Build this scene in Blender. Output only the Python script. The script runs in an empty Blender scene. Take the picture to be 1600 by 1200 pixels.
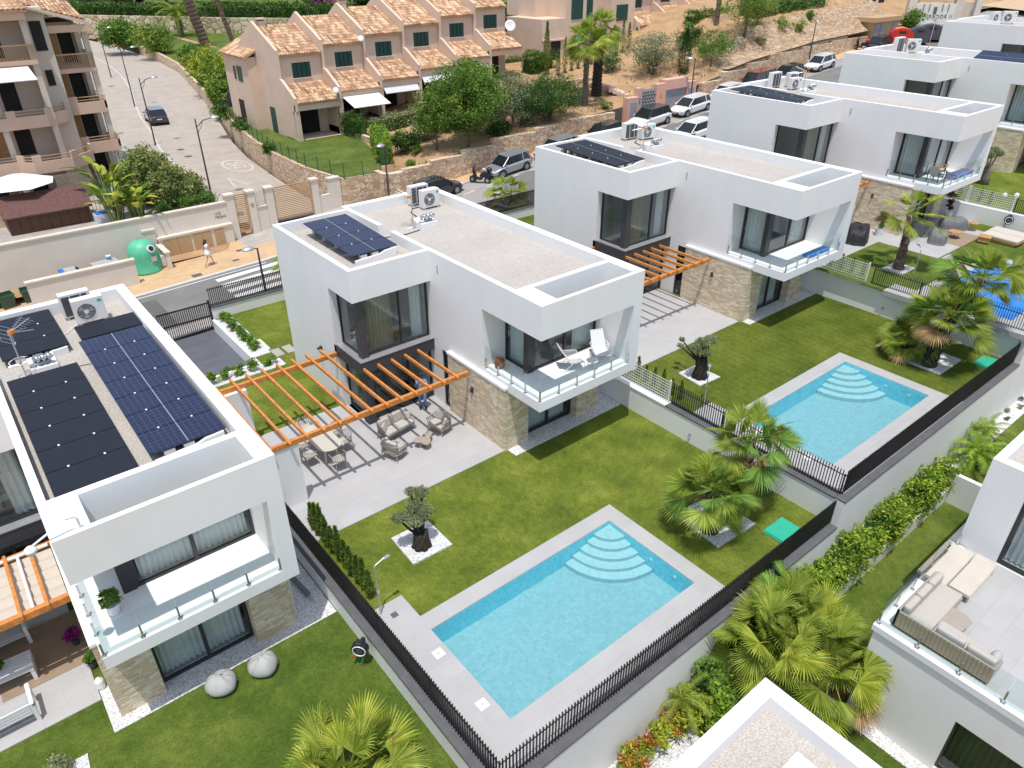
import bpy, math, random
import numpy as np
from math import sin, cos, pi, radians, sqrt, atan2
from mathutils import Vector, Matrix

S = bpy.context.scene
COL = S.collection
# ------------------------------------------------------------------ camera, sky, sun, exposure
cam_d = bpy.data.cameras.new("camera")
cam = bpy.data.objects.new("camera", cam_d); COL.objects.link(cam)
cam_d.sensor_width = 36.0
cam_d.lens = 36.0 * 1130.33 / 1600.0
cam_d.clip_start = 0.1; cam_d.clip_end = 5000
YAW, PIT, ROL = radians(39.0081), radians(31.1107), radians(-0.1444)
_f = Vector((sin(YAW)*cos(PIT), cos(YAW)*cos(PIT), -sin(PIT)))
_r = Vector((cos(YAW), -sin(YAW), 0.0)); _u = _r.cross(_f)
_r2 = cos(ROL)*_r + sin(ROL)*_u; _u2 = -sin(ROL)*_r + cos(ROL)*_u
_m = Matrix((( _r2.x, _u2.x, -_f.x), (_r2.y, _u2.y, -_f.y), (_r2.z, _u2.z, -_f.z))).to_4x4()
_m.translation = Vector((-14.5296, -16.3548, 17.1034))
cam.matrix_world = _m
S.camera = cam

W = bpy.data.worlds.new("World"); S.world = W; W.use_nodes = True
wn = W.node_tree.nodes; wl = W.node_tree.links
sky = wn.new("ShaderNodeTexSky"); sky.sky_type = 'NISHITA'; sky.sun_disc = False
SUN_DIR = Vector((-0.19, -0.20, 1.0)).normalized()
sky.sun_elevation = math.asin(SUN_DIR.z); sky.sun_rotation = atan2(SUN_DIR.x, SUN_DIR.y)
sky.air_density = 1.0; sky.dust_density = 1.2; sky.altitude = 50
wn["Background"].inputs[1].default_value = 0.15
hs = wn.new("ShaderNodeHueSaturation"); hs.inputs["Saturation"].default_value = 0.74   # white balance of the daylight
wl.new(sky.outputs[0], hs.inputs["Color"]); wl.new(hs.outputs[0], wn["Background"].inputs[0])
sd = bpy.data.lights.new("sun", 'SUN'); sd.energy = 2.95; sd.angle = radians(0.55); sd.color = (1.0, 0.965, 0.915)
so = bpy.data.objects.new("sun", sd); COL.objects.link(so)
so.rotation_euler = SUN_DIR.to_track_quat('Z', 'Y').to_euler(); so.location = (0, 0, 60)
S.view_settings.view_transform = 'Standard'; S.view_settings.look = 'None'
S.view_settings.exposure = 0.33; S.view_settings.gamma = 1.0
S.view_settings.use_curve_mapping = False
S.cycles.max_bounces = 8; S.cycles.transparent_max_bounces = 16
S.cycles.diffuse_bounces = 3; S.cycles.glossy_bounces = 3
S.cycles.caustics_reflective = False; S.cycles.caustics_refractive = False

# ------------------------------------------------------------------ materials
MATS = {}
def _base(name):
    m = bpy.data.materials.new(name); m.use_nodes = True
    n = m.node_tree.nodes; l = m.node_tree.links
    return m, n, l, n["Principled BSDF"]
def c4(c): return (c[0], c[1], c[2], 1.0)
def _pos(n, l, scale=(1, 1, 1), sheared=False, sign=1):
    g = n.new("ShaderNodeNewGeometry")
    if sheared:   # (x+y, z) so that upright faces of either direction carry the pattern upright
        s = n.new("ShaderNodeSeparateXYZ"); l.new(g.outputs["Position"], s.inputs[0])
        a = n.new("ShaderNodeMath"); a.operation = 'ADD' if sign > 0 else 'SUBTRACT'; l.new(s.outputs[0], a.inputs[0]); l.new(s.outputs[1], a.inputs[1])
        b = n.new("ShaderNodeMath"); b.operation = 'SUBTRACT'; l.new(s.outputs[0], b.inputs[0]); l.new(s.outputs[1], b.inputs[1])
        b2 = n.new("ShaderNodeMath"); b2.operation = 'MULTIPLY'; b2.inputs[1].default_value = 0.02; l.new(b.outputs[0], b2.inputs[0])
        c = n.new("ShaderNodeCombineXYZ"); l.new(a.outputs[0], c.inputs[0]); l.new(s.outputs[2], c.inputs[1]); l.new(b2.outputs[0], c.inputs[2])
        out = c.outputs[0]
    else: out = g.outputs["Position"]
    mp = n.new("ShaderNodeMapping"); mp.inputs["Scale"].default_value = scale
    l.new(out, mp.inputs[0]); return mp.outputs[0]
def _noise(n, l, vec, scale, detail=4, rough=0.6):
    t = n.new("ShaderNodeTexNoise"); t.inputs["Scale"].default_value = scale
    t.inputs["Detail"].default_value = detail; t.inputs["Roughness"].default_value = rough
    l.new(vec, t.inputs["Vector"]); return t.outputs["Fac"]
def _ramp(n, l, fac, stops):
    r = n.new("ShaderNodeValToRGB"); e = r.color_ramp.elements
    while len(e) > 1: e.remove(e[0])
    e[0].position = stops[0][0]; e[0].color = c4(stops[0][1])
    for p, c in stops[1:]:
        k = e.new(p); k.color = c4(c)
    l.new(fac, r.inputs[0]); return r.outputs[0]
def _mix(n, l, a, b, fac, mode='MIX'):
    m = n.new("ShaderNodeMix"); m.data_type = 'RGBA'; m.blend_type = mode
    for sock, v in ((m.inputs[6], a), (m.inputs[7], b), (m.inputs[0], fac)):
        if hasattr(v, "links"): l.new(v, sock)
        elif isinstance(v, (tuple, list)): sock.default_value = c4(v)
        else: sock.default_value = v
    return m.outputs[2]
def _bump(n, l, h, bs, strength, dist=0.02):
    b = n.new("ShaderNodeBump"); b.inputs["Strength"].default_value = strength; b.inputs["Distance"].default_value = dist
    l.new(h, b.inputs["Height"]); l.new(b.outputs[0], bs.inputs["Normal"])
def mat(name, col, rough=0.7, var=0.08, vscale=1.5, bump=0.0, bscale=20, bdist=0.01, metal=0.0, spec=0.5, fine=0.0, fscale=60, coat=0.0):
    if name in MATS: return MATS[name]
    m, n, l, b = _base(name)
    b.inputs["Roughness"].default_value = rough; b.inputs["Metallic"].default_value = metal
    b.inputs["Specular IOR Level"].default_value = spec; b.inputs["Coat Weight"].default_value = coat
    v = _pos(n, l)
    f = _noise(n, l, v, vscale, 5)
    lo = tuple(min(1, x*(1-var)) for x in col); hi = tuple(min(1, x*(1+var)) for x in col)
    c = _ramp(n, l, f, [(0.3, lo), (0.7, hi)])
    if fine > 0:
        f2 = _noise(n, l, v, fscale, 2, 0.5)
        g = _ramp(n, l, f2, [(0.3, (1-fine,)*3), (0.7, (1.0,)*3)])
        c = _mix(n, l, c, g, 1.0, 'MULTIPLY')
    l.new(c, b.inputs["Base Color"])
    if bump > 0: _bump(n, l, _noise(n, l, v, bscale, 3), b, bump, bdist)
    MATS[name] = m; return m

def m_gravel(name, c1, c2, c3, scale, bump=0.6, dist=0.02):
    m, n, l, b = _base(name); b.inputs["Roughness"].default_value = 0.95
    v = _pos(n, l)
    t = n.new("ShaderNodeTexVoronoi"); t.inputs["Scale"].default_value = scale; l.new(v, t.inputs["Vector"])
    s = n.new("ShaderNodeSeparateColor"); l.new(t.outputs["Color"], s.inputs[0])
    c = _ramp(n, l, s.outputs[0], [(0.1, c1), (0.5, c2), (0.9, c3)])
    big = _ramp(n, l, _noise(n, l, v, 0.5, 4), [(0.3, (0.88,)*3), (0.7, (1,)*3)])
    l.new(_mix(n, l, c, big, 1.0, 'MULTIPLY'), b.inputs["Base Color"])
    inv = n.new("ShaderNodeMath"); inv.operation = 'SUBTRACT'; inv.inputs[0].default_value = 1.0; l.new(t.outputs["Distance"], inv.inputs[1])
    _bump(n, l, inv.outputs[0], b, bump, dist); MATS[name] = m; return m

def m_lawn(name, dark, mid, light, stripes, seed=0.0, patch=(0.30, 0.24, 0.09), patchy=0.0):
    m, n, l, b = _base(name); b.inputs["Roughness"].default_value = 0.9; b.inputs["Specular IOR Level"].default_value = 0.15
    v = _pos(n, l)
    mp = n.new("ShaderNodeMapping"); mp.inputs["Location"].default_value = (seed, seed*1.7, 0); l.new(v, mp.inputs[0]); v = mp.outputs[0]
    big = _noise(n, l, v, 0.55, 6, 0.62)
    c = _ramp(n, l, big, [(0.3, dark), (0.5, mid), (0.72, light)])
    med = _ramp(n, l, _noise(n, l, v, 4.5, 4, 0.7), [(0.3, (0.72,)*3), (0.7, (1.12, 1.1, 1.0))])
    c = _mix(n, l, c, med, 0.8, 'MULTIPLY')
    if patchy > 0:
        p = _ramp(n, l, _noise(n, l, v, 0.9, 5, 0.7), [(0.60, (0, 0, 0)), (0.74, (patchy,)*3)])
        c = _mix(n, l, c, patch, p)
    if stripes > 0:
        w = n.new("ShaderNodeTexWave"); w.wave_type = 'BANDS'; w.bands_direction = 'X'
        w.inputs["Scale"].default_value = 0.75; w.inputs["Distortion"].default_value = 1.6; w.inputs["Detail"].default_value = 3
        w.inputs["Detail Scale"].default_value = 1.4
        l.new(v, w.inputs["Vector"])
        sc = _ramp(n, l, w.outputs["Fac"], [(0.25, (1-stripes,)*3), (0.75, (1+stripes*0.5,)*3)])
        c = _mix(n, l, c, sc, 1.0, 'MULTIPLY')
    tx = _noise(n, l, v, 13, 5, 0.8)
    c = _mix(n, l, c, _ramp(n, l, tx, [(0.3, (0.62, 0.68, 0.55)), (0.5, (1.0, 1.0, 1.0)), (0.72, (1.35, 1.28, 1.25))]), 1.0, 'MULTIPLY')
    fn = _noise(n, l, v, 38, 3, 0.75)
    c = _mix(n, l, c, _ramp(n, l, fn, [(0.25, (0.55, 0.6, 0.5)), (0.7, (1.25, 1.22, 1.1))]), 1.0, 'MULTIPLY')
    l.new(c, b.inputs["Base Color"]); _bump(n, l, fn, b, 0.9, 0.03)
    MATS[name] = m; return m

def m_tiles(name, col, mortar, w, h, rough=0.55, offset=0.5, var=0.05, mort=0.006, rot=0.0, sheared=False, bump=0.15, stain=0.06):
    m, n, l, b = _base(name); b.inputs["Roughness"].default_value = rough
    v = _pos(n, l, sheared=sheared)
    if rot:
        mp = n.new("ShaderNodeMapping"); mp.inputs["Rotation"].default_value = (0, 0, rot); l.new(v, mp.inputs[0]); v = mp.outputs[0]
    t = n.new("ShaderNodeTexBrick"); t.offset = offset; t.inputs["Scale"].default_value = 1.0
    t.inputs["Brick Width"].default_value = w; t.inputs["Row Height"].default_value = h
    t.inputs["Mortar Size"].default_value = mort; t.inputs["Mortar Smooth"].default_value = 0.1
    t.inputs["Color1"].default_value = c4(tuple(x*(1-var) for x in col)); t.inputs["Color2"].default_value = c4(tuple(min(1, x*(1+var)) for x in col))
    t.inputs["Mortar"].default_value = c4(mortar); l.new(v, t.inputs["Vector"])
    st = _ramp(n, l, _noise(n, l, v, 0.8, 6, 0.65), [(0.3, (1-stain*2,)*3), (0.65, (1,)*3)])
    l.new(_mix(n, l, t.outputs["Color"], st, 1.0, 'MULTIPLY'), b.inputs["Base Color"])
    if bump: 
        inv = n.new("ShaderNodeMath"); inv.operation = 'SUBTRACT'; inv.inputs[0].default_value = 1.0; l.new(t.outputs["Fac"], inv.inputs[1])
        _bump(n, l, inv.outputs[0], b, bump, 0.004)
    MATS[name] = m; return m

def m_stone(name, c1, c2, c3, sx, sy, bump=1.0, dist=0.05, joint=(0.25, 0.2, 0.14), jw=0.04, rnd=0.9, sign=1):
    m, n, l, b = _base(name); b.inputs["Roughness"].default_value = 0.92
    v = _pos(n, l, (sx, sy, 1), sheared=True, sign=sign)
    d = _noise(n, l, v, 1.3, 2)
    t = n.new("ShaderNodeTexVoronoi"); t.inputs["Scale"].default_value = 1.0; t.inputs["Randomness"].default_value = rnd; l.new(v, t.inputs["Vector"])
    e = n.new("ShaderNodeTexVoronoi"); e.feature = 'DISTANCE_TO_EDGE'; e.inputs["Scale"].default_value = 1.0; e.inputs["Randomness"].default_value = rnd; l.new(v, e.inputs["Vector"])
    s = n.new("ShaderNodeSeparateColor"); l.new(t.outputs["Color"], s.inputs[0])
    c = _ramp(n, l, s.outputs[0], [(0.1, c1), (0.5, c2), (0.9, c3)])
    c = _mix(n, l, c, _ramp(n, l, _noise(n, l, v, 5, 4), [(0.3, (0.8,)*3), (0.7, (1.08,)*3)]), 1.0, 'MULTIPLY')
    j = _ramp(n, l, e.outputs["Distance"], [(0.0, (1, 1, 1)), (jw, (0, 0, 0))])
    l.new(_mix(n, l, c, joint, j), b.inputs["Base Color"])
    h = n.new("ShaderNodeMath"); h.operation = 'MINIMUM'; h.inputs[1].default_value = 0.22; l.new(e.outputs["Distance"], h.inputs[0])
    h3 = n.new("ShaderNodeMath"); h3.operation = 'MULTIPLY_ADD'; h3.inputs[1].default_value = 0.22
    l.new(_noise(n, l, v, 4, 4), h3.inputs[0]); l.new(h.outputs[0], h3.inputs[2])
    h4 = n.new("ShaderNodeMath"); h4.operation = 'MULTIPLY_ADD'; h4.inputs[1].default_value = 0.25
    l.new(s.outputs[1], h4.inputs[0]); l.new(h3.outputs[0], h4.inputs[2])
    _bump(n, l, h4.outputs[0], b, bump, dist); MATS[name] = m; return m

def m_leaf(name, dark, mid, light, trans=0.25, rough=0.6):
    m, n, l, b = _base(name); b.inputs["Roughness"].default_value = rough; b.inputs["Specular IOR Level"].default_value = 0.2
    g = n.new("ShaderNodeNewGeometry")
    c = _ramp(n, l, g.outputs["Random Per Island"], [(0.0, dark), (0.5, mid), (1.0, light)])
    v = _pos(n, l)
    c = _mix(n, l, c, _ramp(n, l, _noise(n, l, v, 1.2, 3), [(0.3, (0.7,)*3), (0.7, (1.2,)*3)]), 1.0, 'MULTIPLY')
    l.new(c, b.inputs["Base Color"])
    t = n.new("ShaderNodeBsdfTranslucent"); l.new(c, t.inputs[0])
    mx = n.new("ShaderNodeMixShader"); mx.inputs[0].default_value = trans
    l.new(b.outputs[0], mx.inputs[1]); l.new(t.outputs[0], mx.inputs[2])
    l.new(mx.outputs[0], n["Material Output"].inputs[0]); MATS[name] = m; return m

def m_clear(name, tint, refl=1.0, rough=0.0, bump=None, ior=1.45, density=1.0):
    """real see-through pane or water: tinted transparency under a fresnel reflection"""
    m, n, l, b = _base(name); n.remove(b)
    tr = n.new("ShaderNodeBsdfTransparent"); tr.inputs[0].default_value = c4(tint)
    gl = n.new("ShaderNodeBsdfGlossy"); gl.inputs["Roughness"].default_value = rough; gl.inputs[0].default_value = (1, 1, 1, 1)
    fr = n.new("ShaderNodeFresnel"); fr.inputs[0].default_value = ior
    mu = n.new("ShaderNodeMath"); mu.operation = 'MULTIPLY'; mu.inputs[1].default_value = refl; mu.use_clamp = True
    bf = n.new("ShaderNodeNewGeometry"); iv = n.new("ShaderNodeMath"); iv.operation = 'SUBTRACT'; iv.inputs[0].default_value = 1.0; l.new(bf.outputs["Backfacing"], iv.inputs[1])
    m2 = n.new("ShaderNodeMath"); m2.operation = 'MULTIPLY'; l.new(fr.outputs[0], m2.inputs[0]); l.new(iv.outputs[0], m2.inputs[1])   # reflect on the outer side only
    l.new(m2.outputs[0], mu.inputs[0])
    mx = n.new("ShaderNodeMixShader"); l.new(mu.outputs[0], mx.inputs[0]); l.new(tr.outputs[0], mx.inputs[1]); l.new(gl.outputs[0], mx.inputs[2])
    l.new(mx.outputs[0], n["Material Output"].inputs[0])
    if bump:
        v = _pos(n, l); h = _noise(n, l, v, bump[0], 3, 0.5)
        bb = n.new("ShaderNodeBump"); bb.inputs["Strength"].default_value = bump[1]; bb.inputs["Distance"].default_value = 0.03
        l.new(h, bb.inputs["Height"]); l.new(bb.outputs[0], gl.inputs["Normal"]); l.new(bb.outputs[0], fr.inputs["Normal"])
    MATS[name] = m; return m

def m_mosaic(name, c1, c2, grout, size=0.12, caustic=0.10):
    m, n, l, b = _base(name); b.inputs["Roughness"].default_value = 0.5
    g = n.new("ShaderNodeNewGeometry"); v = g.outputs["Position"]
    vo = n.new("ShaderNodeTexVoronoi"); vo.inputs["Scale"].default_value = 1/size; vo.inputs["Randomness"].default_value = 0.0; l.new(v, vo.inputs["Vector"])
    s = n.new("ShaderNodeSeparateColor"); l.new(vo.outputs["Color"], s.inputs[0])
    c = _mix(n, l, c1, c2, s.outputs[0])
    # fine caustic ripples of light, painted into the mosaic colour
    w = _noise(n, l, v, 14, 3, 0.6)
    c = _mix(n, l, c, _ramp(n, l, w, [(0.35, (1-caustic,)*3), (0.65, (1+caustic,)*3)]), 1.0, 'MULTIPLY')
    l.new(c, b.inputs["Base Color"]); MATS[name] = m; return m

def m_solar(name, cell, line, cw, fine):
    m, n, l, b = _base(name); b.inputs["Roughness"].default_value = 0.22; b.inputs["Specular IOR Level"].default_value = 0.5 if fine else 0.3
    b.inputs["Roughness"].default_value = 0.22 if fine else 0.5
    tc = n.new("ShaderNodeTexCoord"); mp = n.new("ShaderNodeMapping"); l.new(tc.outputs["Object"], mp.inputs[0])
    t = n.new("ShaderNodeTexBrick"); t.offset = 0.0; t.inputs["Scale"].default_value = 1.0
    t.inputs["Brick Width"].default_value = cw; t.inputs["Row Height"].default_value = cw
    t.inputs["Mortar Size"].default_value = 0.003; t.inputs["Mortar Smooth"].default_value = 0.0
    t.inputs["Color1"].default_value = c4(cell); t.inputs["Color2"].default_value = c4(tuple(x*1.12 for x in cell)); t.inputs["Mortar"].default_value = c4(line)
    l.new(mp.outputs[0], t.inputs["Vector"])
    l.new(_mix(n, l, t.outputs["Color"], _ramp(n, l, _noise(n, l, mp.outputs[0], 3, 4), [(0.3, (0.85,)*3), (0.7, (1.1,)*3)]), 1.0, 'MULTIPLY'), b.inputs["Base Color"])
    MATS[name] = m; return m

m_gravel("roof_gravel", (0.40, 0.36, 0.315), (0.485, 0.445, 0.40), (0.57, 0.53, 0.485), 44, 0.5, 0.015)
m_gravel("white_gravel", (0.5, 0.5, 0.5), (0.72, 0.72, 0.71), (0.88, 0.87, 0.85), 26, 0.9, 0.03)
m_lawn("lawn_natural", (0.088, 0.130, 0.022), (0.150, 0.195, 0.030), (0.245, 0.275, 0.055), 0.0, 3.0, patchy=0.45)
m_lawn("lawn_natural_dense", (0.070, 0.108, 0.016), (0.112, 0.150, 0.022), (0.175, 0.200, 0.038), 0.07, 11.0, patchy=0.12)
m_lawn("lawn_artificial", (0.055, 0.105, 0.016), (0.105, 0.155, 0.028), (0.185, 0.225, 0.050), 0.0, 23.0)
m_lawn("lawn_park", (0.075, 0.125, 0.024), (0.115, 0.165, 0.035), (0.175, 0.210, 0.060), 0.0, 31.0, patchy=0.5)
m_tiles("patio_tile", (0.45, 0.443, 0.44), (0.35, 0.345, 0.34), 1.2, 0.6, var=0.03, mort=0.005, stain=0.05)
m_tiles("deck_tile", (0.435, 0.428, 0.42), (0.36, 0.355, 0.35), 1.2, 0.6, var=0.025, mort=0.004, stain=0.05)
m_tiles("driveway_tile", (0.115, 0.12, 0.135), (0.09, 0.09, 0.10), 0.9, 0.45, var=0.06)
m_tiles("sidewalk_orange", (0.62, 0.42, 0.24), (0.48, 0.33, 0.2), 0.4, 0.2, var=0.07, stain=0.08)
m_tiles("sidewalk_grey", (0.45, 0.41, 0.37), (0.33, 0.3, 0.27), 0.4, 0.4, offset=0, var=0.07, stain=0.1)
m_tiles("side_road", (0.43, 0.375, 0.318), (0.42, 0.365, 0.31), 5, 4, var=0.02, rough=0.9, stain=0.10, bump=0)
mat("asphalt", (0.205, 0.195, 0.185), 0.9, 0.16, 0.35, 0.4, 60, 0.006, fine=0.25, fscale=70)
mat("asphalt_light", (0.36, 0.335, 0.31), 0.9, 0.10, 0.6, 0.3, 60, 0.006, fine=0.15, fscale=70)
mat("asphalt_dark", (0.12, 0.118, 0.115), 0.9, 0.12, 0.5, 0.3, 60, 0.006, fine=0.2)
mat("road_paint_worn", (0.54, 0.50, 0.45), 0.8, 0.06, 4)
mat("road_paint", (0.72, 0.71, 0.68), 0.7, 0.10, 4, fine=0.15, fscale=30)
def m_render(name, col):
    """painted render with faint weather streaks and patches"""
    m, n, l, b = _base(name); b.inputs["Roughness"].default_value = 0.85; v = _pos(n, l); v2 = _pos(n, l, (0.9, 0.9, 0.25))
    c = _ramp(n, l, _noise(n, l, v2, 1.6, 5, 0.65), [(0.28, tuple(x*0.972 for x in col)), (0.5, col)])
    c = _mix(n, l, c, _ramp(n, l, _noise(n, l, v, 0.7, 5), [(0.3, (0.95, 0.95, 0.94)), (0.7, (1, 1, 1))]), 1.0, 'MULTIPLY')
    l.new(c, b.inputs["Base Color"]); _bump(n, l, _noise(n, l, v, 42, 3), b, 0.25, 0.004); MATS[name] = m
m_render("render_white", (0.84, 0.835, 0.825))
mat("render_cream", (0.70, 0.64, 0.56), 0.9, 0.05, 0.9, 0.3, 40, 0.004)
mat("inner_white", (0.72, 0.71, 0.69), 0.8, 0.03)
mat("charcoal", (0.050, 0.050, 0.056), 0.55, 0.08)
mat("dark_frame", (0.028, 0.028, 0.031), 0.4, 0.05)
mat("coping_grey", (0.105, 0.105, 0.112), 0.75, 0.15, 3, 0.2, 40, 0.003)
mat("fence_black", (0.022, 0.021, 0.021), 0.45, 0.1)
mat("timber_orange", (0.58, 0.225, 0.055), 0.5, 0.26, 7, 0.15, 30, 0.002)
mat("steel", (0.62, 0.62, 0.63), 0.25, 0.05, metal=0.9)
mat("galvanised", (0.50, 0.51, 0.53), 0.4, 0.08, 8, metal=0.6)
mat("white_metal", (0.76, 0.76, 0.77), 0.4, 0.03)
mat("ac_white", (0.70, 0.69, 0.67), 0.5, 0.04)
mat("ac_dark", (0.07, 0.07, 0.08), 0.6, 0.1)
mat("ac_grey", (0.38, 0.38, 0.38), 0.5, 0.05)
mat("concrete_block", (0.55, 0.53, 0.50), 0.9, 0.08, 5, 0.4, 40, 0.004)
mat("orange_plastic", (0.85, 0.28, 0.03), 0.4, 0.03)
mat("curtain", (0.80, 0.82, 0.80), 0.9, 0.05)
mat("curtain_olive", (0.36, 0.34, 0.24), 0.9, 0.08)
mat("floor_inside", (0.36, 0.34, 0.31), 0.5, 0.05)
mat("wood_brown", (0.20, 0.075, 0.035), 0.5, 0.15)
mat("wood_teak", (0.46, 0.25, 0.10), 0.55, 0.15, 6)
mat("wood_dark", (0.095, 0.040, 0.022), 0.6, 0.2, 6)
mat("linen", (0.46, 0.425, 0.385), 0.95, 0.04, 8, 0.3, 60, 0.003)
mat("rope_taupe", (0.34, 0.31, 0.27), 0.8, 0.08)
mat("table_taupe", (0.36, 0.31, 0.26), 0.5, 0.05)
mat("table_cream", (0.54, 0.50, 0.43), 0.5, 0.05)
mat("lounger_white", (0.66, 0.66, 0.68), 0.6, 0.03)
mat("bean_grey", (0.42, 0.42, 0.41), 0.95, 0.06, 3, 0.4, 12, 0.02)
mat("cover_grey", (0.17, 0.17, 0.175), 0.85, 0.12, 3, 0.9, 7, 0.05)
mat("cover_black", (0.018, 0.018, 0.020), 0.6, 0.2, 3, 1.0, 8, 0.05)
mat("green_plastic", (0.03, 0.42, 0.27), 0.5, 0.05, 4)
mat("green_bell", (0.10, 0.48, 0.29), 0.5, 0.10, 2.5, fine=0.05)
mat("green_bin", (0.035, 0.10, 0.06), 0.5, 0.1)
mat("blue_plastic", (0.02, 0.18, 0.60), 0.45, 0.05)
mat("blue_cover", (0.02, 0.20, 0.62), 0.5, 0.25, 1.6, 0.6, 5, 0.05)
mat("black_plastic", (0.02, 0.02, 0.022), 0.4, 0.05)
mat("red_plastic", (0.55, 0.03, 0.02), 0.4, 0.05)
mat("rubber", (0.02, 0.02, 0.02), 0.8, 0.1)
mat("shutter_green", (0.010, 0.060, 0.052), 0.5, 0.08)
mat("peach_wall", (0.68, 0.52, 0.41), 0.9, 0.07, 0.7, 0.3, 40, 0.005)
mat("pink_wall", (0.68, 0.40, 0.31), 0.9, 0.05, 0.7)
mat("apartment_wall", (0.62, 0.43, 0.32), 0.9, 0.08, 0.5, 0.3, 40, 0.005)
mat("apartment_pale", (0.60, 0.52, 0.44), 0.9, 0.08, 0.5, 0.3, 40, 0.005)
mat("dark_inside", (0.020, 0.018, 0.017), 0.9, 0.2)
mat("soil", (0.47, 0.295, 0.155), 0.95, 0.22, 0.5, 0.7, 8, 0.05, fine=0.25, fscale=9)
mat("trunk", (0.16, 0.12, 0.09), 0.95, 0.25, 5, 1.0, 14, 0.04)
mat("trunk_palm", (0.15, 0.105, 0.075), 0.95, 0.35, 5, 1.0, 16, 0.06)
mat("trunk_dark", (0.040, 0.033, 0.027), 0.95, 0.35, 4, 1.0, 12, 0.08)
mat("trunk_olive", (0.17, 0.15, 0.12), 0.95, 0.3, 4, 1.0, 12, 0.06)
mat("skin", (0.56, 0.32, 0.22), 0.5, 0.04)
mat("hair_dark", (0.03, 0.018, 0.012), 0.5, 0.1)
mat("cloth_white", (0.78, 0.78, 0.80), 0.9, 0.03)
mat("denim", (0.16, 0.27, 0.45), 0.9, 0.08)
mat("sign_white", (0.75, 0.73, 0.68), 0.7, 0.03)
mat("lettering", (0.14, 0.12, 0.10), 0.6, 0.03)
mat("gate_tan", (0.52, 0.34, 0.18), 0.5, 0.06)
mat("cupboard_tan", (0.47, 0.32, 0.17), 0.5, 0.08, 5)
mat("grey_door", (0.30, 0.33, 0.38), 0.5, 0.06)
mat("cream_stone_cap", (0.66, 0.58, 0.48), 0.9, 0.08, 2)
mat("rug", (0.30, 0.22, 0.15), 0.95, 0.1, 5)
mat("shingle", (0.125, 0.06, 0.05), 0.9, 0.3, 6, 0.5, 10, 0.02)
mat("reed", (0.34, 0.28, 0.22), 0.9, 0.3, 9, 0.5, 25, 0.02)
mat("awning_white", (0.74, 0.74, 0.75), 0.9, 0.03)
mat("awning_beige", (0.54, 0.49, 0.42), 0.9, 0.05)
mat("magenta_bloom", (0.30, 0.02, 0.22), 0.8, 0.3, 3)
m_stone("stacked_stone", (0.60, 0.47, 0.32), (0.72, 0.60, 0.43), (0.82, 0.72, 0.56), 3.4, 11.0, 0.7, 0.03, (0.46, 0.35, 0.23), 0.03, 0.8)
m_stone("retaining_stone", (0.56, 0.38, 0.24), (0.68, 0.51, 0.35), (0.80, 0.67, 0.50), 2.8, 5.0, 0.8, 0.05, (0.30, 0.19, 0.11), 0.06)
m_stone("bank_stone", (0.38, 0.25, 0.15), (0.47, 0.33, 0.21), (0.58, 0.45, 0.31), 2.4, 9.0, 0.9, 0.06, (0.26, 0.16, 0.09), 0.07)
m_stone("boulder_stone", (0.46, 0.36, 0.22), (0.60, 0.50, 0.33), (0.70, 0.60, 0.42), 0.5, 0.95, 0.8, 0.15, (0.10, 0.08, 0.05), 0.08, sign=-1)
m_leaf("leaf_palm", (0.13, 0.20, 0.022), (0.22, 0.30, 0.035), (0.38, 0.44, 0.07), 0.35, 0.5)
m_leaf("leaf_palm_yellow", (0.17, 0.25, 0.03), (0.29, 0.37, 0.05), (0.48, 0.52, 0.10), 0.35, 0.5)
m_leaf("leaf_dead", (0.22, 0.14, 0.06), (0.32, 0.22, 0.10), (0.45, 0.32, 0.16), 0.1, 0.8)
m_leaf("leaf_mid", (0.060, 0.143, 0.024), (0.128, 0.247, 0.038), (0.240, 0.390, 0.068))
m_leaf("leaf_bright", (0.106, 0.213, 0.022), (0.213, 0.362, 0.035), (0.425, 0.550, 0.062))
m_leaf("leaf_lime", (0.20, 0.27, 0.02), (0.34, 0.40, 0.04), (0.55, 0.56, 0.09))
m_leaf("leaf_yellowgreen", (0.13, 0.21, 0.03), (0.23, 0.33, 0.05), (0.36, 0.44, 0.08))
m_leaf("leaf_dark", (0.024, 0.065, 0.016), (0.047, 0.108, 0.024), (0.095, 0.176, 0.041))
m_leaf("leaf_cypress", (0.10, 0.17, 0.03), (0.16, 0.25, 0.045), (0.28, 0.38, 0.075), 0.4)
m_leaf("leaf_olive", (0.15, 0.18, 0.09), (0.24, 0.28, 0.14), (0.38, 0.42, 0.22), 0.15)
m_leaf("leaf_bamboo", (0.15, 0.20, 0.05), (0.26, 0.31, 0.09), (0.42, 0.45, 0.17))
m_leaf("leaf_red", (0.30, 0.05, 0.015), (0.45, 0.16, 0.02), (0.50, 0.35, 0.04))
m_leaf("leaf_purple", (0.05, 0.02, 0.03), (0.10, 0.04, 0.05), (0.18, 0.08, 0.07))
m_leaf("bloom_magenta", (0.22, 0.015, 0.16), (0.40, 0.03, 0.30), (0.55, 0.10, 0.42))
m_leaf("roof_tile", (0.36, 0.19, 0.11), (0.56, 0.35, 0.21), (0.72, 0.55, 0.37), 0.0, 0.9)
m_leaf("dry_grass", (0.25, 0.20, 0.08), (0.38, 0.32, 0.14), (0.50, 0.45, 0.2), 0.1, 0.9)
m_clear("pane", (0.88, 0.92, 0.92), 1.5, 0.0)
m_clear("pane_dark", (0.62, 0.68, 0.70), 1.6, 0.0)
m_clear("rail_glass", (0.92, 0.965, 0.96), 1.3, 0.0)
m_clear("pool_water", (0.74, 0.95, 0.97), 0.9, 0.03, bump=(2.2, 0.35), ior=1.33)
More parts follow.
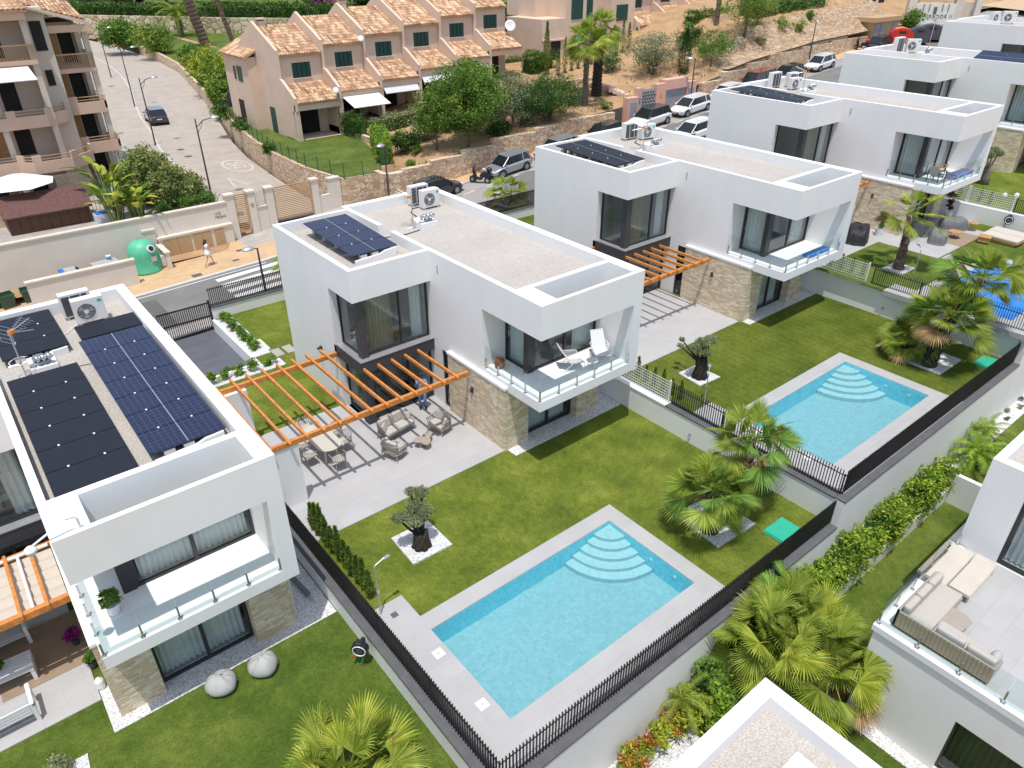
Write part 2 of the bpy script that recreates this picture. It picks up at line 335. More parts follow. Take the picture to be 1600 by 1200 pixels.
m_mosaic("pool_mosaic", (0.28, 0.395, 0.42), (0.33, 0.45, 0.475), (0.5, 0.8, 0.85), caustic=0.07)
m_mosaic("pool_step_mosaic", (0.40, 0.50, 0.51), (0.45, 0.55, 0.56), (0.5, 0.8, 0.85), caustic=0.05)
m_mosaic("pool_wall_mosaic", (0.20, 0.62, 0.72), (0.27, 0.70, 0.80), (0.3, 0.6, 0.7))
m_solar("solar_blue", (0.016, 0.022, 0.055), (0.11, 0.13, 0.19), 0.165, 1)
m_solar("solar_black", (0.014, 0.016, 0.024), (0.018, 0.020, 0.030), 0.165, 0)

# ------------------------------------------------------------------ mesh helpers
class MB:
    def __init__(s): s.v = []; s.f = []; s.m = []; s.mats = []; s.seg = []
    def mi(s, name):
        if name not in s.mats: s.mats.append(name)
        return s.mats.index(name)
    def add(s, vs, fs, m):
        o = len(s.v); s.seg.append((o, len(s.f))); s.v.extend([tuple(float(c) for c in q) for q in vs]); k = s.mi(m)
        for q in fs: s.f.append(tuple(i+o for i in q)); s.m.append(k)
        return s
    def box(s, x0, y0, z0, x1, y1, z1, m):
        if x1 < x0: x0, x1 = x1, x0
        if y1 < y0: y0, y1 = y1, y0
        if z1 < z0: z0, z1 = z1, z0
        vs = [(x0,y0,z0),(x1,y0,z0),(x1,y1,z0),(x0,y1,z0),(x0,y0,z1),(x1,y0,z1),(x1,y1,z1),(x0,y1,z1)]
        return s.add(vs, [(0,3,2,1),(4,5,6,7),(0,1,5,4),(1,2,6,5),(2,3,7,6),(3,0,4,7)], m)
    def obox(s, c, sx, sy, sz, rz, m, tilt=0.0, axis='x'):
        """box of size sx,sy,sz with its base centre at c, tilted then turned by rz"""
        vs = []
        for dz in (0, sz):
            for dx, dy in ((-sx/2,-sy/2),(sx/2,-sy/2),(sx/2,sy/2),(-sx/2,sy/2)):
                x, y, z = dx, dy, dz
                if tilt:
                    if axis == 'x': y, z = y*cos(tilt)-z*sin(tilt), y*sin(tilt)+z*cos(tilt)
                    else: x, z = x*cos(tilt)+z*sin(tilt), -x*sin(tilt)+z*cos(tilt)
                vs.append((c[0]+x*cos(rz)-y*sin(rz), c[1]+x*sin(rz)+y*cos(rz), c[2]+z))
        return s.add(vs, [(0,3,2,1),(4,5,6,7),(0,1,5,4),(1,2,6,5),(2,3,7,6),(3,0,4,7)], m)
    def prism(s, pts, z0, z1, m, z0b=None):
        """pts: counter-clockwise outline; z0/z1 floats or lists"""
        n = len(pts); a = z0 if hasattr(z0, '__len__') else [z0]*n; b = z1 if hasattr(z1, '__len__') else [z1]*n
        vs = [(p[0], p[1], a[i]) for i, p in enumerate(pts)] + [(p[0], p[1], b[i]) for i, p in enumerate(pts)]
        fs = [tuple(range(n-1, -1, -1)), tuple(range(n, 2*n))] + [(i, (i+1) % n, n+(i+1) % n, n+i) for i in range(n)]
        return s.add(vs, fs, m)
    def sprism(s, pts, axis, a0, a1, m):
        """outline in the vertical plane (u,z), extruded along axis 'x' or 'y'"""
        n = len(pts)
        if axis == 'x': vs = [(a0, p[0], p[1]) for p in pts] + [(a1, p[0], p[1]) for p in pts]
        else: vs = [(p[0], a0, p[1]) for p in pts] + [(p[0], a1, p[1]) for p in pts]
        fs = [tuple(range(n-1, -1, -1)), tuple(range(n, 2*n))] + [(i, (i+1) % n, n+(i+1) % n, n+i) for i in range(n)]
        return s.add(vs, fs, m)
    def sheet(s, pts, m):
        return s.add(pts, [tuple(range(len(pts)))], m)
    def tube(s, pts, rs, m, n=8, cap=True):
        pts = [Vector(p) for p in pts]
        if not hasattr(rs, '__len__'): rs = [rs]*len(pts)
        rings = []; ref = None
        for i, p in enumerate(pts):
            d = (pts[min(i+1, len(pts)-1)] - pts[max(i-1, 0)])
            if d.length < 1e-9: d = Vector((0, 0, 1))
            d.normalize()
            if ref is None: ref = Vector((1, 0, 0)) if abs(d.x) < 0.9 else Vector((0, 1, 0))
            a = d.cross(ref).normalized(); b = d.cross(a).normalized(); 
            rings.append([p + a*rs[i]*cos(2*pi*k/n) + b*rs[i]*sin(2*pi*k/n) for k in range(n)])
        vs = [q for r in rings for q in r]; fs = []
        for i in range(len(pts)-1):
            for k in range(n):
                fs.append((i*n+k, i*n+(k+1) % n, (i+1)*n+(k+1) % n, (i+1)*n+k))
        if cap: fs.append(tuple(range(n-1, -1, -1))); fs.append(tuple((len(pts)-1)*n+k for k in range(n)))
        return s.add(vs, fs, m)
    def lathe(s, prof, c, m, n=20, sx=1.0, sy=1.0, rz=0.0):
        vs = []; fs = []
        for r, z in prof:
            for k in range(n):
                a = 2*pi*k/n; x = r*cos(a)*sx; y = r*sin(a)*sy
                vs.append((c[0]+x*cos(rz)-y*sin(rz), c[1]+x*sin(rz)+y*cos(rz), c[2]+z))
        for i in range(len(prof)-1):
            for k in range(n): fs.append((i*n+k, i*n+(k+1) % n, (i+1)*n+(k+1) % n, (i+1)*n+k))
        if prof[0][0] > 1e-4: fs.append(tuple(range(n-1, -1, -1)))
        if prof[-1][0] > 1e-4: fs.append(tuple((len(prof)-1)*n+k for k in range(n)))
        return s.add(vs, fs, m)
    def disc(s, c, r, m, n=24, axis='z', d=0.01):
        ax = {'z': Vector((0,0,1)), 'x': Vector((1,0,0)), 'y': Vector((0,1,0))}[axis] if isinstance(axis, str) else Vector(axis).normalized()
        c = Vector(c); return s.tube([c-ax*d/2, c+ax*d/2], [r, r], m, n)
    def ball(s, c, r, m, seg=12, ring=8, squash=(1,1,1)):
        prof = [(max(1e-5, sin(pi*i/ring))*r, -cos(pi*i/ring)*r*squash[2]) for i in range(ring+1)]
        return s.lathe(prof, c, m, seg, squash[0], squash[1])
    def each(s, name, parent=None):
        """one object for every shape that was added"""
        ends = s.seg[1:]+[(len(s.v), len(s.f))]
        for (v0, f0), (v1, f1) in zip(s.seg, ends):
            b = MB(); b.v = s.v[v0:v1]; b.mats = [s.mats[s.m[f0]]]; b.f = [tuple(i-v0 for i in q) for q in s.f[f0:f1]]; b.m = [0]*len(b.f); b.build(name, parent)
    def build(s, name, parent=None, smooth=False, bevel=0.0, sub=0, weld=False):
        me = bpy.data.meshes.new(name); me.from_pydata(s.v, [], s.f)
        for k in s.mats: me.materials.append(MATS[k])
        if len(s.mats) > 1: me.polygons.foreach_set("material_index", s.m)
        if smooth: me.polygons.foreach_set("use_smooth", [True]*len(me.polygons))
        me.update()
        o = bpy.data.objects.new(name, me); COL.objects.link(o)
        if parent is not None: o.parent = parent
        if bevel:
            b = o.modifiers.new("bevel", 'BEVEL'); b.width = bevel; b.segments = 2; b.limit_method = 'ANGLE'
        if sub:
            b = o.modifiers.new("subdivision", 'SUBSURF'); b.levels = sub; b.render_levels = sub
        return o

LEAVES = {}
def thing(name, label, cat, loc=(0,0,0), rz=0.0, group=None):
    o = bpy.data.objects.new(name, None); COL.objects.link(o); o.location = loc; o.rotation_euler = (0, 0, rz)
    o.empty_display_size = 0.2
    o["label"] = label; o["category"] = cat
    if group: o["group"] = group
    return o
def tag(o, label, cat, group=None, kind=None):
    o["label"] = label; o["category"] = cat
    if group: o["group"] = group
    if kind: o["kind"] = kind
    return o
def struct(o, label=None):
    o["kind"] = "structure"
    if label: o["label"] = label
    return o
def dup(root, loc, rz=None, label=None, group=None, scale=None):
    def cp(o, parent):
        c = o.copy(); COL.objects.link(c)
        if parent is not None: c.parent = parent
        for ch in list(o.children): cp(ch, c)
        return c
    r = cp(root, None); r.location = loc
    if rz is not None: r.rotation_euler = (0, 0, rz)
    if scale is not None: r.scale = (scale, scale, scale) if not hasattr(scale, '__len__') else scale
    if label: r["label"] = label
    if group: r["group"] = group
    return r
def lerp(a, b, t): return a + (b-a)*t
def interp(x, tab):
    if x <= tab[0][0]: return tab[0][1]
    for (a, b), (c, d) in zip(tab, tab[1:]):
        if x <= c: return b + (d-b)*(x-a)/(c-a)
    return tab[-1][1]
# ------------------------------------------------------------------ terrain profiles
def zs(x):      # street level along x
    return interp(x, [(-60, -2.4), (-7, -0.72), (1, -0.42), (9, 0.25), (17, 1.0), (23, 1.65), (43, 3.3), (65, 5.35), (100, 8.5), (160, 13)])
LOTS = {1: (-14.97, -1.05, -0.80), 2: (0.0, 0.0, 0.0), 3: (14.81, -0.13, 1.14), 4: (29.05, -0.46, 2.54), 5: (44.5, -0.35, 3.55), 6: (58.9, -0.7, 4.9)}

def strip_mesh(name, xs, ylo, yhi, zf, m, dz=0.0, kind='structure'):
    b = MB(); vs = []; fs = []
    for x in xs:
        a = ylo(x) if callable(ylo) else ylo; c = yhi(x) if callable(yhi) else yhi
        vs += [(x, a, zf(x)+dz), (x, c, zf(x)+dz)]
    for i in range(len(xs)-1): fs.append((2*i, 2*i+2, 2*i+3, 2*i+1))
    b.add(vs, fs, m); o = b.build(name); o["kind"] = kind; return o

# far ground: one large sheet rising gently away from the street, behind everything
def zg(x, y):
    """terrain height north of the street's retaining wall"""
    if x < 10:   # the side-road valley
        base = interp(y, [(30, 0.15), (45, 0.45), (70, 0.6), (100, 1.0), (140, 1.6), (200, 4.0), (320, 9.0), (900, 14)])
        return base - 0.16
    up = interp(x, [(10, 2.3), (14, 2.38), (17.2, 2.5), (18.2, 3.0), (21, 3.3), (26, 3.75), (36, 4.25), (47, 4.8), (50, 5.4), (57, 6.4), (69, 7.4), (80, 7.7), (110, 9.2), (170, 13.0), (400, 16)])
    h = interp(y, [(30.5, up), (47, max(up, 2.35+0.13*(x-12) if x > 17.3 else 2.4)), (70, max(up, 2.6+0.10*(x-12))), (100, 3.0), (140, 3.2), (200, 5.0), (320, 9.5), (900, 14)])
    h += 2.3*min(1, max(0, (x-52)/6))*min(1, max(0, (90-x)/5))*min(1, max(0, (y-31.7)/3.0))*min(1, max(0, (60-y)/14))
    if x < 30 and y > 70: h = lerp(h, 2.2, min(1, (y-70)/30)) if y < 140 else h
    return h
b = MB(); vs = []; fs = []
gx = [-60, -45, -30, -15, -5, 0, 5, 10, 12.6, 15, 17.2, 18.2]+list(range(20, 201, 5)) + [240, 320, 500, 900]; gy = [31.95, 33, 34.6, 36, 40, 44, 48, 54, 60, 66, 74, 84, 94, 106, 120, 140, 165, 200, 260, 340, 500, 900, 1500]
for y in gy:
    for x in gx:
        z = zg(x, y) - 0.02
        wx = interp(y, [(31, 9.6), (44, 9.0), (57, 11), (66, 13), (76, 15), (95, 18.8), (107, 21), (118, 22), (150, 22), (180, 14)])
        if x < wx+(2.9 if y < 58 else 4.9) or (y < 34.5 and x < 14): z = min(z, 0.05 if y < 100 else 0.5) - 0.35
        vs.append((x, y, z))
for j in range(len(gy)-1):
    for i in range(len(gx)-1):
        a = j*len(gx)+i; fs.append((a, a+1, a+len(gx)+1, a+len(gx)))
b.add(vs, fs, "soil"); o = b.build("hillside_ground"); struct(o)
b = MB(); b.sheet([(-900, -900, -6), (1200, -900, -6), (1200, 40, -6), (-900, 40, -6)], "soil"); struct(b.build("ground"))

# street: asphalt, near kerb, far kerb + sidewalk
XS = [-60, -40, -25, -15, -7, -3, 1, 5, 9, 13, 17, 20, 23, 30, 36, 43, 50, 57, 65, 80, 100, 130, 160]
strip_mesh("street", XS, 20.6, 30.6, zs, "asphalt")
strip_mesh("parking_lane", [x for x in XS if x >= 5] , 28.4, 30.3, zs, "asphalt_light", 0.005)
def sw_hi(x): return 33.55 if x < 10 else 30.55
b = MB()
xs2 = [-60, -40, -25, -15, -7, -3, 1, 5, 9, 10]
for x0, x1 in zip(xs2, xs2[1:]):      # widened footway beside the gate, a raised slab with a kerb face
    for (ya, yb, m, dz) in ((28.35, 28.6, "concrete_block", 0.125), (28.6, 31.2, "sidewalk_orange", 0.12), (31.2, 33.6, "sidewalk_orange" if x1 <= 1 else "sidewalk_grey", 0.12)):
        a0, a1 = zs(x0), zs(x1)
        b.add([(x0, ya, a0-0.1), (x1, ya, a1-0.1), (x1, yb, a1-0.1), (x0, yb, a0-0.1), (x0, ya, a0+dz), (x1, ya, a1+dz), (x1, yb, a1+dz), (x0, yb, a0+dz)],
              [(4,5,6,7),(0,1,5,4),(1,2,6,5),(2,3,7,6),(3,0,4,7)], m)
struct(b.build("sidewalk"))
b = MB()
xs3 = [10, 13, 17, 20, 23, 30, 36, 43, 50, 57, 65, 80, 100]
for x0, x1 in zip(xs3, xs3[1:]):
    for (ya, yb, m, dz) in ((30.15, 30.3, "concrete_block", 0.125), (30.3, 31.6, "sidewalk_orange", 0.12)):
        a0, a1 = zs(x0), zs(x1)
        b.add([(x0, ya, a0-0.1), (x1, ya, a1-0.1), (x1, yb, a1-0.1), (x0, yb, a0-0.1), (x0, ya, a0+dz), (x1, ya, a1+dz), (x1, yb, a1+dz), (x0, yb, a0+dz)],
              [(4,5,6,7),(0,1,5,4),(1,2,6,5),(2,3,7,6),(3,0,4,7)], m)
struct(b.build("sidewalk"))
strip_mesh("sidewalk", XS, 21.35, 22.6, zs, "sidewalk_grey", 0.10)
# painted markings on the street
b = MB()
def painted(x0, y0, x1, y1, dz=0.010, m="road_paint"):
    b.add([(x0, y0, zs(x0)+dz), (x1, y0, zs(x1)+dz), (x1, y1, zs(x1)+dz), (x0, y1, zs(x0)+dz)], [(0,1,2,3)], m)
for k in range(5): painted(-2.5, 23.2+k*1.02, 1.6, 23.72+k*1.02)
x = 6
while x < 60:
    for q in range(1): painted(x, 28.33, x+1.1, 28.43)
    x += 2.2
for x0 in (-30, -15, -7, -3): painted(x0, 28.16, {-30:-15, -15:-7, -7:-3, -3:1}[x0], 28.26)
o = b.build("road_markings"); struct(o)
b = MB(); painted(-7.1, 23.2, -6.2, 27.4, 0.010, "asphalt_dark"); painted(10, 25.3, 26, 28.3, 0.006, "asphalt_light")
struct(b.build("road_patch"))
b = MB()
for (x, y, r) in ((-3.1, 29.0, 0.38), (0.5, 31.2, 0.28), (-0.4, 29.7, 0.22)): b.obox((x, y, zs(x)+0.118), r*2, r*1.3, 0.01, 0, "asphalt_dark")
o = b.build("drain_cover"); tag(o, "small dark inspection covers let into the orange footway", "drain cover")

# side road: pale concrete, climbing away between the apartments and the walled garden
SR = [(30.6, -3, 9.6), (33.6, 3.9, 8.9), (38, 3.1, 8.4), (44, 2.9, 8.7), (52, 3.0, 9.4), (60, 3.9, 10.8), (68, 5.4, 12.8), (76, 6.6, 14.6), (84, 8.2, 16.2), (95, 10.6, 18.4), (107, 12.6, 20.6), (118, 13.8, 21.4), (130, 14.2, 21.6), (145, 12.6, 20.4), (160, 8, 17), (180, -2, 9)]
def zr(y): return interp(y, [(30, 0.18), (34, 0.22), (45, 0.45), (70, 0.6), (100, 1.0), (140, 1.6), (200, 4.0)])
b = MB(); vs = []; fs = []
for i, (y, xl, xr) in enumerate(SR[1:]): vs += [(xl-4.5 if y > 36 else xl, y, zr(y)), (xr, y, zr(y))]
for i in range(len(SR)-2): fs.append((2*i, 2*i+1, 2*i+3, 2*i+2))
b.add(vs, fs, "side_road"); o = b.build("side_road"); struct(o)
b = MB(); vs = []; fs = []
for i, (y, xl, xr) in enumerate([q for q in SR if q[0] >= 40]):     # paler kerb line on the left
    vs += [(xl, y, zr(y)+0.1), (xl+0.22, y, zr(y)+0.1), (xl, y, zr(y)), (xl+0.22, y, zr(y))]
n_ = len(vs)//4
for i in range(n_-1): fs += [(4*i, 4*i+1, 4*i+5, 4*i+4), (4*i+1, 4*i+3, 4*i+7, 4*i+5), (4*i+2, 4*i, 4*i+4, 4*i+6)]
b.add(vs, fs, "road_paint_worn"); struct(b.build("kerb"))
# speed number painted on the side road
def text_obj(name, body, size, loc, rot, m, extrude=0.004, parent=None, align='CENTER', spacing=1.0):
    cu = bpy.data.curves.new(name, 'FONT'); cu.body = body; cu.size = size; cu.extrude = extrude
    cu.align_x = align; cu.align_y = 'CENTER'; cu.space_character = spacing
    o = bpy.data.objects.new(name, cu); COL.objects.link(o); o.location = loc; o.rotation_euler = rot
    cu.materials.append(MATS[m])
    bpy.context.view_layer.update()
    me = bpy.data.meshes.new_from_object(o); me.name = name
    if not me.materials: me.materials.append(MATS[m])
    q = bpy.data.objects.new(name, me); COL.objects.link(q); q.location = loc; q.rotation_euler = rot
    if parent is not None: q.parent = parent
    bpy.data.objects.remove(o); return q
b = MB(); vs = []; fs = []
cx, cy, R1, R2 = 7.6, 49.8, 1.0, 1.16
for k in range(40):
    a = 2*pi*k/40
    for r in (R1, R2): vs.append((cx+r*cos(a), cy+2.1*r*sin(a), zr(cy+2.1*r*sin(a))+0.012))
for k in range(40): fs.append((2*k, 2*k+1, (2*k+3) % 80, (2*k+2) % 80))
b.add(vs, fs, "road_paint_worn")
for x0, y0, x1, y1 in ((5.0, 43.5, 6.6, 43.9), (5.0, 43.5, 5.5, 46.5), (6.1, 43.5, 5.5, 46.5)):
    d = Vector((x1-x0, y1-y0, 0)).normalized(); nn = Vector((-d.y, d.x, 0))*0.07
    b.add([(x0-nn.x, y0-nn.y, zr(y0)+0.012), (x1-nn.x, y1-nn.y, zr(y1)+0.012), (x1+nn.x, y1+nn.y, zr(y1)+0.012), (x0+nn.x, y0+nn.y, zr(y0)+0.012)], [(0,1,2,3)], "road_paint_worn")
o = b.build("road_markings"); struct(o)
q = text_obj("speed_number", "20", 1.5, (cx, cy, zr(cy)+0.008), (0, 0, 0), "road_paint_worn"); q.scale = (0.85, 2.3, 1); struct(q)
b = MB()
for x, y, r in ((5.6, 59.0, 0.35), (5.3, 55.9, 0.35), (9.5, 100, 0.4), (3.0, 70, 0.3)): b.disc((x, y, zr(y)+0.01), r, "asphalt_dark", 16, d=0.01)
o = b.build("drain_cover"); tag(o, "round dark manhole lids in the pale side road", "manhole cover")

# ------------------------------------------------------------------ lots: lawn, patio, retaining walls
def poly_hole_sheet(name, x0, x1, y0, y1, z, m, holes=()):
    """flat sheet with rectangular holes, cut on a grid of their edges"""
    xs = sorted(set([x0, x1]+[h[0] for h in holes]+[h[1] for h in holes])); ys = sorted(set([y0, y1]+[h[2] for h in holes]+[h[3] for h in holes]))
    xs = [x for x in xs if x0 <= x <= x1]; ys = [y for y in ys if y0 <= y <= y1]
    b = MB()
    for a, c in zip(xs, xs[1:]):
        for d, e in zip(ys, ys[1:]):
            mx, my = (a+c)/2, (d+e)/2
            if any(h[0] < mx < h[1] and h[2] < my < h[3] for h in holes): continue
            b.sheet([(a, d, z), (c, d, z), (c, e, z), (a, e, z)], m)
    return struct(b.build(name))
POOL = (-7.3, 0.13, -7.34, -3.63)
for k, (ox, oy, oz) in LOTS.items():
    if k == 6: continue
    hole = [(ox+POOL[0]-0.02, ox+POOL[1]+0.02, oy+POOL[2]-0.02, oy+POOL[3]+0.02)]
    xl, xr = ox-8.48, ox+5.97
    m = {1: "lawn_artificial", 2: "lawn_natural", 3: "lawn_natural_dense", 4: "lawn_artificial", 5: "lawn_natural"}[k]
    if k == 1: xl, xr = ox-12, -8.83
    if k == 5: xl = 35.4
    if k in (2, 3): hole.append((ox-8.31, ox-4.86, 14.76, 21.3))
    poly_hole_sheet("lawn", xl, xr, (-12 if k == 1 else -8.35+oy), 21.1, oz-0.03, m, hole if k != 1 else ())
# patios (large pale tiles) beside each villa, butted against the lawn one step up
def slab(name, x0, y0, x1, y1, z0, z1, m, kind=True):
    b = MB().box(x0, y0, z0, x1, y1, z1, m); o = b.build(name)
    return struct(o) if kind else o
slab("paving", -8.48, 1.88, -0.15, 4.95, -0.2, 0.0, "patio_tile")
slab("paving", -8.48, 4.95, 0.0, 9.0, -0.2, 0.0, "patio_tile")
slab("paving", -8.28+14.81, 1.75, -0.15+14.81, 9.0, 0.94, 1.14, "patio_tile")
slab("paving", -8.28+29.05, 1.35, -0.15+29.05, 9.0, 2.34, 2.54, "patio_tile")
slab("paving", 27.0, -2.0, 33.5, 1.35, 2.34, 2.54, "patio_tile")
slab("paving", 33.5, -0.6, 34.98, 1.35, 2.34, 2.54, "patio_tile")
slab("paving", -27, 0.75, -15.42, 9.0, -1.0, -0.8, "patio_tile")
# white gravel margins under the balconies
slab("gravel", 0.0, 1.35, 5.95, 2.35, -0.2, -0.012, "white_gravel")
slab("gravel", 4.95, 2.35, 5.95, 9, -0.2, -0.012, "white_gravel")
slab("gravel", 14.81, 1.2, 20.76, 2.2, 0.94, 1.125, "white_gravel")
slab("gravel", 19.8, 2.2, 20.76, 9, 0.94, 1.125, "white_gravel")
slab("gravel", -15.4, -0.55, -8.87, 1.2, -1.0, -0.812, "white_gravel")
slab("gravel", -9.95, 1.2, -8.87, 12, -1.0, -0.812, "white_gravel")

# boundary walls between the lots, front wall above the lower gardens
def wall_thing(name, label, parts, cat="wall"):
    t = thing(name, label, cat, parts[0][0:3])
    for i, (x0, y0, z0, x1, y1, z1, m, pn) in enumerate(parts):
        bb = MB().box(x0-t.location.x, y0-t.location.y, z0-t.location.z, x1-t.location.x, y1-t.location.y, z1-t.location.z, m)
        bb.build(pn, t)
    return t
for k, (x, oy, zl, zh, lab) in {1: (-8.84, 0.0, -0.8, 0.0, "white rendered boundary wall under the slatted fence, left of the nearest pool"),
                     2: (5.97, -0.1, 0.0, 1.10, "white rendered boundary wall between the two uncovered turquoise pools"),
                     3: (20.78, -0.4, 1.14, 2.46, "white rendered boundary wall beside the garden with the blue covered pool")}.items():
    t = wall_thing("boundary_wall", lab, [(x, -8.44, zl-0.3, x+0.34, 20.9, zh-0.06, "render_white", "wall_body"),
                                  (x-0.03, -8.44, zh-0.06, x+0.355, 5.4 if k == 1 else -1.0, zh, "coping_grey", "dark_coping"),
                                  (x-0.03, 5.4 if k == 1 else -1.0, zh-0.06, x+0.355, 20.9, zh, "render_white", "pale_coping")])
# front wall, stepped with the lots
FW = [(-30, -8.84, -0.8, "bottom-left"), (-8.84, 5.97, 0.0, ""), (5.97, 20.78, 1.10, ""), (20.78, 36, 2.46, "")]
labs = ["low white front wall of the garden with the bean bags", "white front wall below the fence of the nearest pool, facing the lower gardens",
        "white front wall below the second pool's fence, behind the clipped green hedge", "white front wall at the far right, below the blue covered pool"]
for (x0, x1, zt, _), lab in zip(FW, labs):
    wall_thing("front_wall", lab, [(x0+0.001, -8.80, -6, x1, -8.47, zt-0.06, "render_white", "wall_body"), (x0, -8.83, zt-0.06, x1, -8.45, zt, "coping_grey", "dark_coping")])

# ------------------------------------------------------------------ pools
def make_pool(lab, group, covered=False):
    t = thing("swimming_pool", lab, "swimming pool", (0, 0, 0), 0, group)
    x0, x1, y0, y1 = POOL; zc = 0.0; D = 0.85
    b = MB()   # coping of large pale tiles: ring outside the water, dropping to the lawn
    ox0, ox1, oy0, oy1 = -8.48, 0.75, -8.44, -3.02
    b.box(ox0, oy0, -0.25, x0, oy1, zc, "deck_tile"); b.box(x1, oy0, -0.25, ox1, oy1, zc, "deck_tile")
    b.box(x0, oy0, -0.25, x1, y0, zc, "deck_tile"); b.box(x0, y1, -0.25, x1, oy1, zc, "deck_tile")
    b.box(-8.48, oy1, -0.25, -7.28, -1.95, zc, "deck_tile")
    b.build("coping", t)
    b = MB()
    b.sheet([(x0, y0, -D), (x1, y0, -D), (x1, y1, -D), (x0, y1, -D)], "pool_mosaic")
    e_ = 0.004; X0, X1, Y0_, Y1_ = x0+e_, x1-e_, y0+e_, y1-e_
    for p, q in (((X0, Y0_), (X1, Y0_)), ((X1, Y0_), (X1, Y1_)), ((X1, Y1_), (X0, Y1_)), ((X0, Y1_), (X0, Y0_))):
        b.sheet([(p[0], p[1], -D), (p[0], p[1], -0.02), (q[0], q[1], -0.02), (q[0], q[1], -D)], "pool_wall_mosaic")
    b.build("basin", t)
    # curved corner steps fanning from the far right corner
    for i in range(5):
        r = 0.75 + 0.33*i; b = MB(); pts = [(x1-0.006-0.003*(i+1), y1-0.006-0.003*(i+1))]
        for a in np.linspace(0, pi/2, 15):
            pts.append((x1 - 0.006 - 0.003*(i+1) - r*cos(a), y1 - 0.006 - 0.003*(i+1) - r*sin(a)))
        zt = -0.16 - 0.13*i
        b.prism(pts, zt-0.2, zt, "pool_step_mosaic"); o = b.build("step", t)
    if not covered:
        b = MB(); N = 1
        b.sheet([(x0, y0, -0.09), (x1, y0, -0.09), (x1, y1, -0.09), (x0, y1, -0.09)], "pool_water"); b.build("water", t)
    for x, y in ((-7.6, -4.47), (-7.61, -6.54)): MB().obox((x, y, zc), 0.30, 0.30, 0.006, 0, "white_metal").disc((x, y, zc+0.008), 0.03, "ac_grey", 10).build("skimmer_lid", t)
    for yy in (-4.3, -5.6, -6.6): MB().disc((x1-0.01, yy, -0.35), 0.06, "white_metal", 12, axis='x', d=0.02).build("nozzle", t)
    return t
pool = make_pool("nearest turquoise swimming pool with curved corner steps, front centre", "swimming pools")
p3 = dup(pool, (14.81, -0.13, 1.14), 0, "second uncovered turquoise pool with curved steps, beyond the slatted boundary fence")
t = make_pool("swimming pool hidden under a crumpled blue cover at the far right", "swimming pools", True); t.location = (29.05, -0.3, 2.54)
# ------------------------------------------------------------------ villas
def wavy(b, p0, p1, z0, z1, m, amp=0.05, waves=None, n=None):
    """hanging curtain: a pleated sheet from p0 to p1"""
    p0 = Vector((p0[0], p0[1])); p1 = Vector((p1[0], p1[1])); L = (p1-p0).length; d = (p1-p0)/L; nn = Vector((-d.y, d.x))
    waves = waves or L/0.16; n = n or int(L/0.03)
    vs = []; fs = []
    for i in range(n+1):
        t = i/n; off = amp*sin(2*pi*waves*t + 1.3*sin(5*t))
        q = p0 + d*L*t + nn*off; vs += [(q.x, q.y, z0), (q.x, q.y, z1)]
    for i in range(n): fs.append((2*i, 2*i+2, 2*i+3, 2*i+1))
    b.add(vs, fs, m)

def window(parent, axis, c, a0, a1, z0, z1, mull=(), fw=0.07, fd=0.09, glass="pane", side=1, frame_mat="dark_frame"):
    """glazed opening in the plane axis=c, spanning a0..a1 and z0..z1; mull: positions of mullions"""
    b = MB()
    def bar(u0, u1, w0, w1, d=fd):
        if axis == 'y': b.box(u0, c-d/2, w0, u1, c+d/2, w1, frame_mat)
        else: b.box(c-d/2, u0, w0, c+d/2, u1, w1, frame_mat)
    bar(a0, a1, z0, z0+fw); bar(a0, a1, z1-fw, z1); bar(a0, a0+fw, z0+fw, z1-fw); bar(a1-fw, a1, z0+fw, z1-fw)
    for q in mull: bar(q-fw*0.6, q+fw*0.6, z0+fw, z1-fw)
    f = b.build("window", parent)
    b = MB()
    if axis == 'y': b.box(a0+fw, c-0.006, z0+fw, a1-fw, c+0.006, z1-fw, glass)
    else: b.box(c-0.006, a0+fw, z0+fw, c+0.006, a1-fw, z1-fw, glass)
    b.build("pane", f)
    return f

def glass_rail(parent, pts, z, h=0.95, post_h=0.42, step=0.85, m="rail_glass"):
    """frameless balustrade of separate panes, held by short steel posts along a path"""
    posts = []; pane = MB(); first = True
    for (ax, ay), (bx, by) in zip(pts, pts[1:]):
        L = sqrt((bx-ax)**2+(by-ay)**2); n = max(1, round(L/step)); ux, uy = (bx-ax)/L, (by-ay)/L
        for i in range(n):
            s0, s1 = L*i/n+0.012, L*(i+1)/n-0.012
            p0 = (ax+ux*s0, ay+uy*s0); p1 = (ax+ux*s1, ay+uy*s1); nx, ny = -uy*0.006, ux*0.006
            pane.prism([(p0[0]+nx, p0[1]+ny), (p0[0]-nx, p0[1]-ny), (p1[0]-nx, p1[1]-ny), (p1[0]+nx, p1[1]+ny)], z+0.06, z+h, m)
        for i in range(n+1):
            if i == 0 and not first: continue
            s0 = min(max(L*i/n, 0.05), L-0.0)
            x, y = ax+ux*s0, ay+uy*s0
            posts.append(MB().obox((x, y, z), 0.045, 0.055, post_h, atan2(uy, ux), "steel").obox((x, y, z), 0.11, 0.11, 0.02, atan2(uy, ux), "steel"))
        first = False
    g = pane.build("glass_balustrade", parent); [p_.build("balustrade_post", g) for p_ in posts]
    return g

